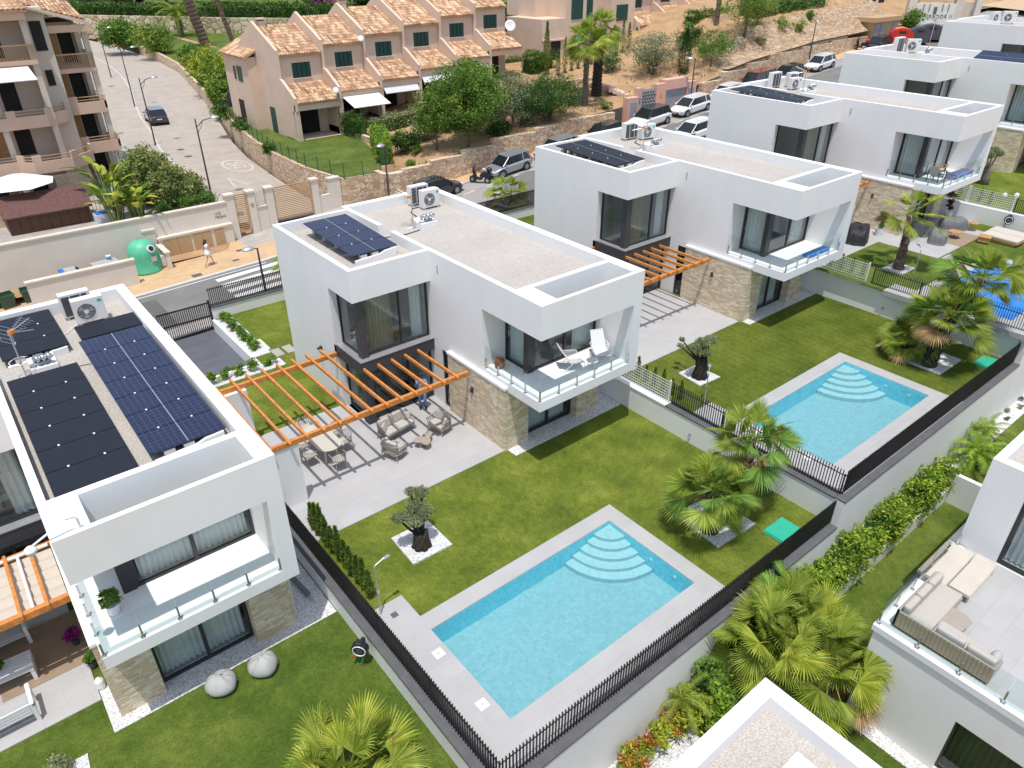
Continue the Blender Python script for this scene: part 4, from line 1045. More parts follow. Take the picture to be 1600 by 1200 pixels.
def feather_palm(lab, loc, h, tr=0.2, nl=26, L=2.2, m="leaf_palm", seed=1, group=None, name="date_palm", cat="palm", trunk="trunk_palm", leaflets=26, lean=(0, 0), ll=0.38):
    rng = np.random.default_rng(seed); t = thing(name, lab, cat, loc, 0, group)
    b = MB(); n = max(3, int(h/0.3)); b.tube([(lean[0]*(i/n), lean[1]*(i/n), h*i/n-0.1) for i in range(n+1)], [tr*(1.25 if i == 0 else 1.0+0.1*(i % 2)) for i in range(n+1)], trunk, 10); b.build("trunk", t)
    b = MB(); k = b.mi(m)
    for i in range(nl):
        az = i*2.39996+rng.normal()*0.1; el = lerp(1.3, -0.1, (i+0.5)/nl); d = Vector((cos(az), sin(az), 0)); pts = []
        p = Vector((lean[0], lean[1], h)); e = el
        for s in range(9): pts.append(p.copy()); p = p+(d*cos(e)+Vector((0, 0, sin(e))))*L/8; e -= 0.20
        b.tube(pts, [0.022*(1-0.09*s) for s in range(9)], m, 4, cap=False)
        side = d.cross(Vector((0, 0, 1)))
        for j in range(leaflets):
            f = 0.12+0.88*j/leaflets; q = f*8; a = int(min(7, q)); pp = pts[a].lerp(pts[a+1], q-a); dirn = (pts[a+1]-pts[a]).normalized()
            for sg in (-1, 1):
                l = ll*L/2.2*(1-0.55*f)*(0.85+0.3*rng.random()); e_ = pp+(side*sg*0.85+dirn*0.5).normalized()*l+Vector((0, 0, -0.28*l)); o = len(b.v); wv = dirn*0.028*L/2.2
                b.v.extend([tuple(pp-wv), tuple(pp+wv), tuple(e_)]); b.f.append((o, o+1, o+2)); b.m.append(k)
    b.build("crown", t); return t
def cloud_olive(lab, loc, h, seed, trunk="trunk_dark", pads=(), group="cloud-pruned olives"):
    """old gnarled trunk carrying small clipped pads of foliage"""
    rng = np.random.default_rng(seed); t = thing("olive_tree", lab, "olive tree", loc, 0, group)
    b = MB()
    for i in range(9):
        a = i*0.9; r = 0.16; b.tube([(cos(a)*r*1.5, sin(a)*r*1.5, -0.05), (cos(a+0.5)*r, sin(a+0.5)*r, h*0.25), (cos(a+1.1)*r*1.05, sin(a+1.1)*r*1.05, h*0.45), (cos(a+1.6)*r*(1.2+0.3*rng.random()), sin(a+1.6)*r*1.1, h*(0.55+0.1*rng.random()))], [0.15, 0.11, 0.10, 0.05], trunk, 7)
    b.tube([(0, 0, 0), (0, 0, h*0.5)], [0.2, 0.14], trunk, 8)
    for (x, y, z, r) in pads: b.tube([(0.05*x, 0.05*y, h*0.45), (x*0.5, y*0.5, lerp(h*0.5, z, 0.35)), (x, y, z)], [0.075, 0.05, 0.03], trunk, 6)
    b.build("trunk", t, smooth=True)
    b = MB()
    for (x, y, z, r) in pads: leaf_cloud(b, "leaf_olive", blob_pts(rng, int(2600*r*r*5), (x, y, z+r*0.2), (r, r, r*0.62), 0.55), 0.075, rng)
    b.build("crown", t); return t

# --- palms in the gardens
ORD = ["first", "second", "third", "fourth", "fifth", "sixth", "seventh", "eighth", "ninth", "tenth", "eleventh", "twelfth"]
def gravel_pad(lab, pts, z):
    b = MB().prism(pts, -0.03, 0.035, "white_gravel"); o = b.build("gravel_bed"); o.location = (0, 0, z); tag(o, lab, "gravel bed", "white gravel beds round the trees"); return o
gravel_pad("square white gravel bed under the cloud-pruned olive with blackened trunk", [(-6.3, -1.1), (-4.8, -1.14), (-4.78, 0.36), (-6.23, 0.4)], 0)
gravel_pad("white gravel bed under the leafiest fan palm, in the front garden corner", [(1.98, -6.85), (3.92, -6.95), (3.88, -5.0), (2.15, -4.85)], 0)
gravel_pad("small square white gravel bed under the olive behind the mesh fence", [(8.2, -0.98), (9.47, -1.07), (9.43, 0.26), (8.33, 0.3)], 1.13)
gravel_pad("white gravel bed under the thick leaning palm by the second pool", [(17.03, -6.99), (19.1, -7.0), (19.2, -5.1), (17.05, -4.8)], 1.13)
gravel_pad("white gravel bed at the foot of the tall palm in the covered-pool garden", [(23.2, -1.9), (24.6, -1.9), (24.6, -0.8), (23.2, -0.8)], 2.53)
gravel_pad("white gravel bed with an olive shrub at the bottom left corner", [(-18.4, -2.0), (-16.2, -2.0), (-16.1, -0.75), (-18.3, -0.7)], -0.81)
fan_palm("dense fan palm on the white gravel bed beside the nearest pool", (2.44, -6.12, 0), 1.75, 0.22, 38, 0.80, 0.78, "leaf_palm", 11, (-0.1, 0.05), "trunk_dark", 6)
fan_palm("taller slim fan palm leaning over the slatted fence of the second pool", (3.66, -6.28, 0), 3.0, 0.17, 30, 0.80, 0.80, "leaf_palm", 12, (0.45, 0.2), "trunk_palm", 9)
fan_palm("tallest thick fan palm on the gravel bed beside the second pool", (17.5, -6.25, 1.14), 2.2, 0.27, 40, 0.98, 1.0, "leaf_palm", 13, (0.55, -0.1), "trunk_dark", 2, flare=1.3, low=-0.35)
fan_palm("second leaning crown of the palm pair beside the second pool", (18.2, -6.1, 1.14), 3.5, 0.20, 32, 0.95, 0.95, "leaf_palm", 18, (1.9, -0.3), "trunk_palm", 2, low=-0.35)
fan_palm("low bushy fan palm left of the thick palm by the second pool", (18.0, -5.2, 1.14), 0.75, 0.2, 32, 0.78, 0.62, "leaf_palm", 14, (-0.2, 0.1), "trunk_dark", 1)
fan_palm("tall single palm with shaggy trunk in front of the covered furniture", (23.84, -1.37, 2.54), 2.75, 0.19, 16, 0.9, 1.0, "leaf_palm_yellow", 15, (0.35, 0.25), "trunk_palm", 1)
fan_palm("yellow-green fan palm cut off by the bottom edge, in the bean-bag garden", (-11.5, -6.55, -0.8), 1.6, 0.25, 36, 0.92, 0.9, "leaf_palm_yellow", 16, (0, 0), "trunk_palm", 3)
for i, (x, y, z, h, R, lab) in enumerate([(1.5, -9.95, -2.3, 1.9, 1.1, "big yellow-green fan palm at the top of the lower cluster, against the front wall"),
        (1.7, -10.9, -2.6, 1.8, 1.1, "big fan palm at the right of the lower cluster, over the artificial lawn"),
        (0.2, -10.3, -2.4, 2.0, 1.15, "big fan palm at the left of the lower cluster, above the roof corner"),
        (0.9, -11.6, -2.8, 1.9, 1.05, "big fan palm at the bottom of the lower cluster, beside the gravel roof corner")]):
    fan_palm(lab, (x, y, z), h, 0.26, 31, R*0.84, 1.0, "leaf_palm_yellow" if i != 0 else "leaf_palm", 20+i, (0.1*i, 0.1), "trunk_palm", 5, nseg=30)
fan_palm("small fan palm on the street side, in front of the parked motor scooter", (17.9, 23.9, 0.9), 1.15, 0.15, 20, 0.95, 0.85, "leaf_palm", 31, (0, 0), "trunk_palm", 4, nseg=18)
fan_palm("small fan palm behind the black street fence, left of the central villa", (0.6, 22.2, -0.05), 1.5, 0.14, 18, 0.75, 0.75, "leaf_palm_yellow", 32, (0, 0), "trunk_palm", 4, nseg=18)
fan_palm("small fan palm between two roofs behind the third villa row", (50.5, 22.5, 4.3), 1.3, 0.15, 16, 0.7, 0.6, "leaf_palm_yellow", 33, (0, 0), "trunk_palm", 2, nseg=14)
# --- clipped olives
cloud_olive("cloud-pruned olive with blackened stump beside the nearest pool", (-5.62, -0.55, 0), 1.05, 41, "trunk_dark", [(-0.62, 0.25, 1.35, 0.24), (0.05, 0.35, 1.45, 0.28), (0.42, 0.45, 1.75, 0.26), (0.1, 0.6, 1.85, 0.2), (-0.15, 0.0, 1.15, 0.28), (0.25, 0.05, 1.3, 0.30), (-0.3, 0.25, 1.25, 0.24)])
cloud_olive("cloud-pruned olive with spreading top behind the white mesh fence", (8.76, -0.5, 1.14), 1.6, 42, "trunk_dark", [(-0.4, 0.1, 1.45, 0.26), (0.05, 0.1, 1.55, 0.34), (0.45, 0.0, 1.6, 0.3), (-0.1, -0.2, 1.3, 0.24), (-0.35, 0.95, 1.25, 0.14), (0.0, 1.15, 1.35, 0.13)])
for i, (x, y, r, lab) in enumerate(((-17.2, -1.1, 0.42, "grey-green olive shrub, left one at the bottom left corner"), (-16.75, -1.0, 0.38, "grey-green olive shrub, right one at the bottom left corner"), (-17.0, -1.5, 0.4, "grey-green olive shrub nearest the bottom edge, left corner"))):
    bush(lab, "shrub", (x, y, -0.8), (r, r, r*0.8), leaf="leaf_olive", clumps=14, per=120, size=0.07, seed=50+i, group="olive shrubs at the bottom left")
# --- rows of young cypress against the walls
cy = [(-8.05, 2.45, 1.0), (-8.05, 2.1, 0.95), (-8.03, 1.75, 1.15), (-8.06, 1.4, 1.0), (-8.05, 1.05, 0.95), (-8.05, 0.55, 1.0), (-8.04, 0.15, 0.85), (-8.06, -0.25, 0.95), (-8.05, -0.7, 1.0), (-8.04, -1.05, 0.9), (-8.05, -1.4, 0.8)]
base_c = None
for i, (x, y, h) in enumerate(cy):
    lab = ORD[i]+" young cypress, counted from the patio, in the row along the left fence"
    cypress(lab, (x, y, 0), h*(1.15+0.3*((i*7) % 4)/3), 0.145, 60+i, group="young cypresses along the left fence", size=0.085, n=1100)
for i in range(11):
    y = 3.6-0.47*i; x = 6.75
    cypress(ORD[i]+" young cypress, counted from the patio, behind the white mesh fence", (x, y, 1.12), 0.75+0.12*((i*7) % 3), 0.13, 80+i, group="young cypresses behind the mesh fence", size=0.065, n=600)
for i in range(7):
    y = 3.0-0.6*i
    cypress(ORD[i]+" young cypress from the house behind the mesh fence of the covered-pool garden", (21.6, y, 2.5), 0.8, 0.13, 95+i, group="young cypresses behind the far mesh fence", size=0.07, n=400)
for i in range(8):
    y = 3.4-0.6*i
    cypress(ORD[i]+" young cypress from the house in the farthest row, behind the covered furniture", (35.9, y, 3.5), 0.8, 0.13, 105+i, group="young cypresses in the far garden", size=0.08, n=350)
# --- street-side planters
for i in range(7):
    bush(ORD[i]+" leafy shrub from the street in the planter along the driveway", "shrub", (-4.45, 20.4-0.68*i, 0.0), (0.30, 0.38, 0.34), leaf="leaf_mid", leaf2="leaf_bright", clumps=9, per=70, size=0.10, seed=120+i, group="shrubs in the driveway planter")
for i, x in enumerate((-7.3, -6.7, -6.0, -5.3, -4.5)):
    bush(ORD[i]+" leafy shrub from the left in the white gravel below the driveway", "shrub", (x, 14.4, 0.0), (0.36, 0.28, 0.36 if i < 4 else 0.22), leaf="leaf_mid", leaf2="leaf_bright", clumps=9, per=70, size=0.10, seed=130+i, group="shrubs below the driveway")
# --- lower gardens along the front wall
random.seed(5)
hedge("long bright green hedge below the second pool's wall", (1.2, -9.2), (14.3, -9.15), 0.85, 0.98, -1.97, "leaf_bright", "leaf_lime", 430, 0.15, 140, rough=0.26)
hedge("dark green hedge beside the big fan palms at the foot of the front wall", (-1.6, -9.15), (1.3, -9.2), 0.75, 1.0, -2.25, "leaf_mid", "leaf_bright", 420, 0.13, 141, rough=0.2)
feather_palm("feathery areca palm above the right end of the hedge", (16.0, -9.6, -1.7), 0.6, 0.09, 26, 1.5, "leaf_bright", 142, "areca palms", "areca_palm", trunk="leaf_mid", leaflets=30, ll=0.5)
feather_palm("second areca palm leaning over the planter corner", (17.6, -9.2, -1.6), 0.6, 0.08, 22, 1.4, "leaf_yellowgreen", 143, "areca palms", "areca_palm", trunk="leaf_mid", leaflets=30, ll=0.5)
feather_palm("dark green areca palm left of the fan palm cluster", (-0.4, -9.6, -2.6), 0.9, 0.09, 22, 1.5, "leaf_mid", 144, "areca palms", "areca_palm", trunk="leaf_mid", leaflets=30, ll=0.5)
feather_palm("sparse papyrus-like palm against the white front wall", (-2.3, -9.1, -2.6), 0.9, 0.07, 12, 1.2, "leaf_palm_yellow", 145, "areca palms", "areca_palm", trunk="leaf_mid", leaflets=24, ll=0.45)
bush("light green shrub behind the red-leaved ones, lower garden", "shrub", (-1.9, -9.35, -2.7), (0.85, 0.6, 0.7), leaf="leaf_lime", leaf2="leaf_bright", clumps=22, per=90, size=0.14, seed=146)
bush("green shrub between the areca palm and the roof corner", "shrub", (-1.4, -9.9, -2.7), (0.9, 0.7, 0.9), leaf="leaf_bright", leaf2="leaf_mid", clumps=22, per=90, size=0.14, seed=147)
for i, (x, y, lab) in enumerate(((-2.7, -9.2, "red and yellow croton shrub, rightmost of three at the bottom edge"), (-3.6, -9.2, "red and yellow croton shrub, middle of three at the bottom edge"), (-4.45, -9.25, "red and yellow croton shrub, leftmost of three at the bottom edge"))):
    bush(lab, "shrub", (x, y, -2.7), (0.55, 0.42, 0.5), leaf="leaf_lime", leaf2="leaf_red", clumps=14, per=60, size=0.13, seed=150+i, group="croton shrubs")
for i in range(9):
    bush(ORD[i]+" tiny succulent from the hedge on the white gravel strip at the right", "succulent", (17.5+i*0.8, -9.15+0.25*(i % 2), -1.68), (0.12, 0.12, 0.12), leaf="leaf_olive", clumps=4, per=25, size=0.09, seed=160+i, group="succulents on the gravel strip", name="succulent")
# ------------------------------------------------------------------ lower gardens and houses in the foreground
slab("lawn", -2.2, -17.5, 13.95, -9.65, -3.2, -2.6, "lawn_artificial")
slab("lawn", 14.05, -14, 34, -9.46, -3.2, -1.72, "lawn_artificial")
slab("planting_bed", 1.0, -9.49, 13.94, -8.81, -6, -1.98, "white_gravel")
slab("planting_bed", -8.2, -9.49, 0.99, -8.81, -6, -2.72, "white_gravel")
slab("gravel", 14.1, -9.45, 34, -8.81, -3, -1.69, "white_gravel")
slab("gravel", -12, -11.9, -2.2, -9.5, -6, -2.78, "white_gravel")
slab("gravel", -2.2, -9.65, 3.9, -9.5, -3.3, -2.5, "white_gravel")
slab("gravel", 1.45, -17, 1.9, -12.3, -2.62, -2.57, "white_gravel")
wall_thing("planter_wall", "low white planter wall in front of the long clipped hedge", [(3.9, -9.66, -3, 13.94, -9.5, -1.88, "render_white", "wall_body")])
wall_thing("garden_wall", "short white cross wall at the right end of the clipped hedge", [(13.96, -12.5, -3.1, 14.16, -8.82, -1.2, "render_white", "wall_body")])
def lathe_cap(*a): pass
# house with the big roof terrace
t = thing("villa", "white villa at the right edge with a sofa on its roof terrace", "villa", (1.9, -12.05, -2.6))
b = MB()
b.box(0.0, -2.55, 0, 0.25, 0, 3.45, "render_white"); b.box(0.0, -9, 0, 0.25, -2.55, 0.17, "render_white"); b.box(0, -9, 2.23, 0.25, -2.55, 3.45, "render_white")
b.box(0.25, -9, 0, 12, 0, 3.45, "render_white") if False else None
b.box(0.25, -0.25, 0, 14, 0, 3.45, "render_white"); b.box(0.25, -9, 0, 14, -8.8, 3.45, "render_white")
b.box(0.25, -9, 3.25, 14, -0.25, 3.60, "render_white"); b.box(-0.06, -9, 3.45, 0.25, -0.0, 3.66, "render_white"); b.box(0.25, -0.25, 3.45, 5.0, 0.06, 3.66, "render_white"); b.box(-0.06, 0, 3.45, 0.25, 0.06, 3.66, "render_white")
# upper block
b.box(5.05, -1.1, 3.6, 5.30, 0.0, 6.96, "render_white"); b.box(5.05, -9, 6.15, 5.30, -1.1, 6.96, "render_white"); b.box(5.05, -9, 3.6, 5.3, -6.5, 6.15, "render_white")
b.box(5.30, -0.25, 3.6, 14, 0.0, 6.96, "render_white"); b.box(5.3, -9, 6.0, 14, -0.25, 6.5, "render_white"); b.box(5.3, -9, 6.5, 5.36, -0.25, 6.96, "render_white")
b.build("wall", t)
MB().box(5.36, -9, 6.5, 14, -0.25, 6.56, "roof_gravel").build("roof", t)
MB().box(0.25, -9, 3.60, 5.05, -0.25, 3.64, "patio_tile").build("terrace_floor", t)
window(t, 'x', 5.2, -6.5, -1.1, 3.64, 6.15, (-3.4,), 0.10); window(t, 'x', 0.12, -6.5, -2.55, 0.17, 2.23, (), 0.06, glass="pane_dark")
b = MB(); wavy(b, (5.5, -6.4), (5.5, -1.2), 3.66, 6.1, "curtain"); wavy(b, (0.5, -6.4), (0.5, -2.6), 0.2, 2.2, "curtain_olive"); b.build("curtain", t)
MB().box(7.5, -9, 3.6, 7.6, -0.3, 6.0, "inner_white").box(2.5, -9, 0, 2.6, -0.3, 3.2, "inner_white").box(0.3, -8.8, -0.1, 8, -0.3, 0.0, "floor_inside").build("interior", t)
glass_rail(t, [(0.08, -8.5), (0.08, -0.02), (4.98, -0.02)], 3.66, 0.95, 0.42, 1.05)
def group_box(*a): return None
# terrace furniture
def cushion(b, c, sx, sy, sz, rz, m="linen", tilt=0.0, axis='x'): b.obox(c, sx, sy, sz, rz, m, tilt, axis)
t = thing("corner_sofa", "L-shaped rope-back sofa with pale cushions on the right-hand roof terrace", "sofa", (2.35, -12.45, 1.04))
b = MB(); b.box(-0.16, -2.35, 0.08, -0.10, 0.12, 0.62, "rope_taupe"); b.box(-0.16, 0.06, 0.08, 2.1, 0.12, 0.62, "rope_taupe")
for i in range(24): b.box(-0.175, -2.33+i*0.1, 0.1, -0.158, -2.28+i*0.1, 0.6, "cupboard_tan")
for i in range(22): b.box(-0.1+i*0.1, 0.118, 0.1, -0.05+i*0.1, 0.135, 0.6, "cupboard_tan")
b.build("woven_back", t)
MB().box(-0.1, -2.35, 0.12, 0.7, 0.06, 0.26, "rope_taupe").box(0.7, -0.75, 0.12, 2.1, 0.06, 0.26, "rope_taupe").build("base", t)
MB().box(-0.05, -2.3, 0.27, 0.68, -0.75, 0.42, "linen").build("seat_cushion", t, bevel=0.05); MB().box(-0.05, -0.74, 0.27, 2.05, 0.02, 0.42, "linen").build("seat_cushion", t, bevel=0.05)
for y in (-1.95, -1.2): MB().box(-0.08, y-0.35, 0.43, 0.12, y+0.35, 0.78, "linen").build("back_cushion", t, bevel=0.06)
for x in (0.3, 1.0, 1.7): MB().box(x-0.33, -0.15, 0.43, x+0.33, 0.05, 0.78, "linen").build("back_cushion", t, bevel=0.06)
MB().ball((0.35, -2.2, 0.56), 0.22, "bean_grey", squash=(1, 0.6, 0.8)).build("round_cushion", t, smooth=True)
t = thing("coffee_table", "low rounded brown table in front of the terrace sofa", "table", (3.3, -13.35, 1.04))
MB().prism([(-0.42, -0.35), (0.3, -0.42), (0.45, -0.2), (0.42, 0.35), (-0.3, 0.42), (-0.45, 0.2)], 0.34, 0.38, "table_taupe").build("table_top", t, bevel=0.01)
MB().prism([(-0.32, -0.28), (0.3, -0.28), (0.3, 0.28), (-0.32, 0.28)], 0.0, 0.34, "charcoal").build("base", t)
def sun_bed(loc, rz, lab, grp):
    t = thing("sun_lounger", lab, "sun lounger", loc, rz, grp)
    MB().box(-0.95, -0.3, 0.24, 0.95, 0.3, 0.29, "table_cream").build("frame", t)
    MB().box(-0.3, -0.29, 0.29, 0.94, 0.29, 0.34, "awning_beige").build("seat_pad", t, bevel=0.02)
    MB().obox((-0.6, 0, 0.32), 0.66, 0.58, 0.05, 0, "awning_beige", 0.18, 'y').build("back_pad", t, bevel=0.02)
    for x in (-0.85, 0.85):
        for y in (-0.26, 0.26): MB().box(x-0.025, y-0.025, 0, x+0.025, y+0.025, 0.24, "table_cream").build("leg", t)
    return t
sun_bed((5.4, -12.40, 1.04), pi, "beige sun lounger against the glass balustrade on the right-hand terrace", "beige sun loungers on the terrace")
sun_bed((5.5, -13.02, 1.04), pi, "beige sun lounger nearer the room window on the right-hand terrace", "beige sun loungers on the terrace")
# lower left house: only its gravel roof shows
t = thing("villa", "house at the bottom edge, only its gravel roof corner with white parapet visible", "villa", (-3.7, -11.85, -4))
T = 7.3
b = MB(); b.box(-8, -9, 0, 0, -0.35, T-0.45, "render_white"); b.box(-8, -0.35, 0, 0, 0, T, "render_white"); b.box(-0.35, -9, T-0.45, 0, -0.35, T, "render_white"); b.box(-8, -9, T-0.45, -7.7, -0.35, T, "render_white")
b.build("wall", t)
MB().box(-7.7, -9, T-0.45, -0.35, -0.35, T-0.38, "roof_gravel").build("roof", t)
MB().box(-1.6, -2.1, T-0.38, -0.95, -1.4, T-0.05, "render_white").build("vent_block", t)

# ------------------------------------------------------------------ garden wall and lawns of the terraced houses
GW = [(12.6, 33.1), (9.5, 33.1), (8.75, 38), (8.8, 44), (9.4, 50), (10.6, 57), (12.6, 66), (14.6, 76), (16.2, 84), (18.4, 95), (20.6, 107), (21.5, 118), (21.6, 130)]
def gtop(i): return [2.45, 2.5, 2.5, 2.5, 2.5, 2.45, 2.35, 2.3, 2.3, 2.3, 2.4, 2.6, 2.8][i]
t = thing("garden_wall", "long sandstone retaining wall curving along the pale side road", "wall", (9.5, 33.1, 0))
b = MB(); th = 0.35
for i in range(len(GW)-1):
    (x0, y0), (x1, y1) = GW[i], GW[i+1]; L = sqrt((x1-x0)**2+(y1-y0)**2); nx, ny = (y1-y0)/L*th, -(x1-x0)/L*th
    o = (9.5, 33.1)
    b.prism([(x0-o[0], y0-o[1]), (x1-o[0], y1-o[1]), (x1+nx-o[0], y1+ny-o[1]), (x0+nx-o[0], y0+ny-o[1])][::1], -0.4, [gtop(i), gtop(i+1), gtop(i+1), gtop(i)], "retaining_stone")
b.build("wall_body", t)
lawnp = [(12.9, 33.2), (15.4, 38.5), (16.6, 42.5), (16.9, 47.2), (12.2, 47.4), (12.2, 58), (16.2, 62), (14.4, 70), (12.9, 66), (10.9, 57), (9.7, 50), (9.1, 44), (9.05, 38), (9.7, 33.3)]
b = MB().prism(lawnp, 0.0, 2.5, "lawn_park"); struct(b.build("lawn"))
b = MB(); vs = []; fs = []
px_ = [14, 18, 24, 32, 40, 50, 62, 76, 92]; py_ = [61, 68, 76, 86, 98, 110, 122, 134, 146, 156]
for y in py_:
    lo = interp(y, [(61, 13), (70, 14.4), (76, 15.2), (95, 18.8), (107, 21), (118, 21.9), (156, 22)])
    for x in px_:
        xx = lo + (x-14)*(92-lo)/78; vs.append((xx, y, max(zg(xx, y)+0.05, 2.28 if y < 118 else 0)))
for j in range(len(py_)-1):
    for i in range(len(px_)-1): a = j*len(px_)+i; fs.append((a, a+1, a+len(px_)+1, a+len(px_)))
b.add(vs, fs, "lawn_park"); struct(b.build("lawn"))
b = MB(); vs = []; fs = []
for y, z in ((150, 5.9), (170, 6.6), (200, 7.6), (260, 9.5), (340, 13), (900, 40)):
    for x in (-40, 20, 60, 120, 220, 700): vs.append((x, y+(60-x)*0.35 if y < 300 else y, z))
for j in range(5):
    for i in range(5): a = j*6+i; fs.append((a, a+1, a+7, a+6))
b.add(vs, fs, "lawn_park"); struct(b.build("lawn"))
# boulder wall and hedges beyond the park pool
RW = [(-10, 190), (14, 168), (22.8, 156.8), (32.2, 145.5), (39.5, 134.7), (52, 122), (66, 112)]
t = thing("boulder_wall", "rough boulder retaining wall beyond the park pool, under the far hedge", "wall", (39.5, 134.7, 2.2))
b = MB()
for (x0, y0), (x1, y1) in zip(RW, RW[1:]):
    L = sqrt((x1-x0)**2+(y1-y0)**2); nx, ny = -(y1-y0)/L*1.2, (x1-x0)/L*1.2
    if nx < 0: nx, ny = -nx, -ny
    b.prism([(x0-39.5, y0-134.7), (x1-39.5, y1-134.7), (x1+nx-39.5, y1+ny-134.7), (x0+nx-39.5, y0+ny-134.7)], -0.5, 3.7, "boulder_stone")
b.build("wall_body", t)
hedge("dark far hedge on top of the boulder wall, left stretch", (16, 170), (36, 143.5), 2.2, 1.9, 5.7, "leaf_dark", "leaf_mid", 22, 0.5, 201, group="far hedges")
hedge("dark far hedge on top of the boulder wall, right stretch", (37, 142), (58, 121), 2.2, 2.2, 5.7, "leaf_dark", "leaf_mid", 22, 0.5, 202, group="far hedges")
# park swimming pool with sunbathers' things
b = MB(); pts = [(5.6*cos(a)*(1+0.12*sin(2*a)), 8.4*sin(a)) for a in np.linspace(0, 2*pi, 41)[:-1]]
t = thing("swimming_pool", "kidney-shaped park pool far behind the terraced houses", "swimming pool", (33.5, 117.5, 2.3), -0.55)
MB().prism([(x*1.12, y*1.09) for x, y in pts], -0.2, 0.12, "deck_tile").build("coping", t)
MB().prism(pts, 0.1, 0.16, "blue_cover" if False else "pool_mosaic").build("water", t)

# ------------------------------------------------------------------ green wire fence on the garden wall
def wire_fence(lab, pts, h, step=1.5, m="leaf_dark", group=None):
    t = thing("wire_fence", lab, "fence", (pts[0][0], pts[0][1], pts[0][2]), 0, group); b = MB(); p = MB()
    o = Vector(pts[0])
    for a, c in zip(pts, pts[1:]):
        a = Vector(a)-o; c = Vector(c)-o; L = (c-a).length; n = max(1, int(L/step))
        for i in range(n): p.tube([a.lerp(c, i/n), a.lerp(c, i/n)+Vector((0, 0, h+0.1))], 0.03, "shutter_green", 5)
        for z in [k*h/4 for k in range(5)]: b.tube([a+Vector((0, 0, z)), c+Vector((0, 0, z))], 0.006, "shutter_green", 3)
        k = int(L/0.15)
        for i in range(k): b.tube([a.lerp(c, i/k), a.lerp(c, i/k)+Vector((0, 0, h))], 0.004, "shutter_green", 3, cap=False)
    b.build("wire_panel", t); p.each("post", t); return t
wire_fence("green wire fence on top of the curving garden wall", [(x+0.15, y, gtop(i)) for i, (x, y) in enumerate(GW[:8])], 1.0)
# ------------------------------------------------------------------ street retaining wall, stepping up to the right
t = thing("retaining_wall", "stepped sandstone retaining wall along the street behind the parked cars", "wall", (12.6, 31.6, 0))
segs = [(12.35, 13.8, 2.6, 31.6), (13.8, 16.4, 2.75, 31.6), (16.4, 19.4, 3.0, 31.6), (19.4, 22.5, 3.3, 31.6), (22.5, 27, 3.75, 31.6), (27, 31, 4.0, 31.6), (31, 36.5, 4.2, 31.6), (48.8, 52, 5.5, 31.6), (52, 56, 6.2, 31.6), (56, 60, 6.7, 31.6), (60, 66, 7.3, 31.6), (66, 72, 7.6, 31.6), (72, 80, 7.8, 31.6)]
b = MB()
for x0, x1, z, y in segs:
    b.prism([(x0-12.6, y-31.6-0.02), (x1-12.6, y-31.6-0.02), (x1-12.6, y-31.6+0.5), (x0-12.6, y-31.6+0.5)], [zs(x0)-0.3, zs(x1)-0.3, zs(x1)-0.3, zs(x0)-0.3], z, "retaining_stone")
b.box(12.35-12.6, 0.48, 0.3, 12.75-12.6, 1.9, 2.55, "retaining_stone")
b.build("wall_body", t)
for i, (x, y, z, L) in enumerate(((47.5, 33.2, 5.0, 5), (54, 34.5, 6.4, 4), (37, 40, 5.0, 9))):
    wall_thing("terrace_wall", ["low sandstone terrace wall under the round tree", "low sandstone terrace wall under the tall light green tree", "sandstone terrace wall beside the garden steps"][i], [(x, y, z-0.8, x+L, y+0.4, z+0.75, "retaining_stone", "wall_body")])
b = MB(); vs = []; fs = []; bx_ = list(range(53, 88, 2)); by_ = [31.7, 32.6, 33.4, 34.1, 34.8]
for y in by_:
    for x in bx_: vs.append((x-53, y-32, zg(x, y)+(0.45 if y < 32 else 0.15)-zg(53, 32)))
for j in range(len(by_)-1):
    for i in range(len(bx_)-1): a = j*len(bx_)+i; fs.append((a, a+1, a+len(bx_)+1, a+len(bx_)))
o = b.add(vs, fs, "bank_stone").build("stone_bank"); o.location = (53, 32, zg(53, 32)); tag(o, "broad sloping sandstone-faced bank above the white hatchback and the lamp", "stone bank")
# garden steps
t = thing("garden_steps", "terracotta-edged garden steps climbing behind the pink utility cabinet", "steps", (41.5, 33.5, 4.5), 0.9)
b = MB()
for i in range(7): b.box(0, i*0.4, i*0.16-0.3, 1.8, i*0.4+0.4, i*0.16+0.1, "peach_wall")
b.build("flight", t)

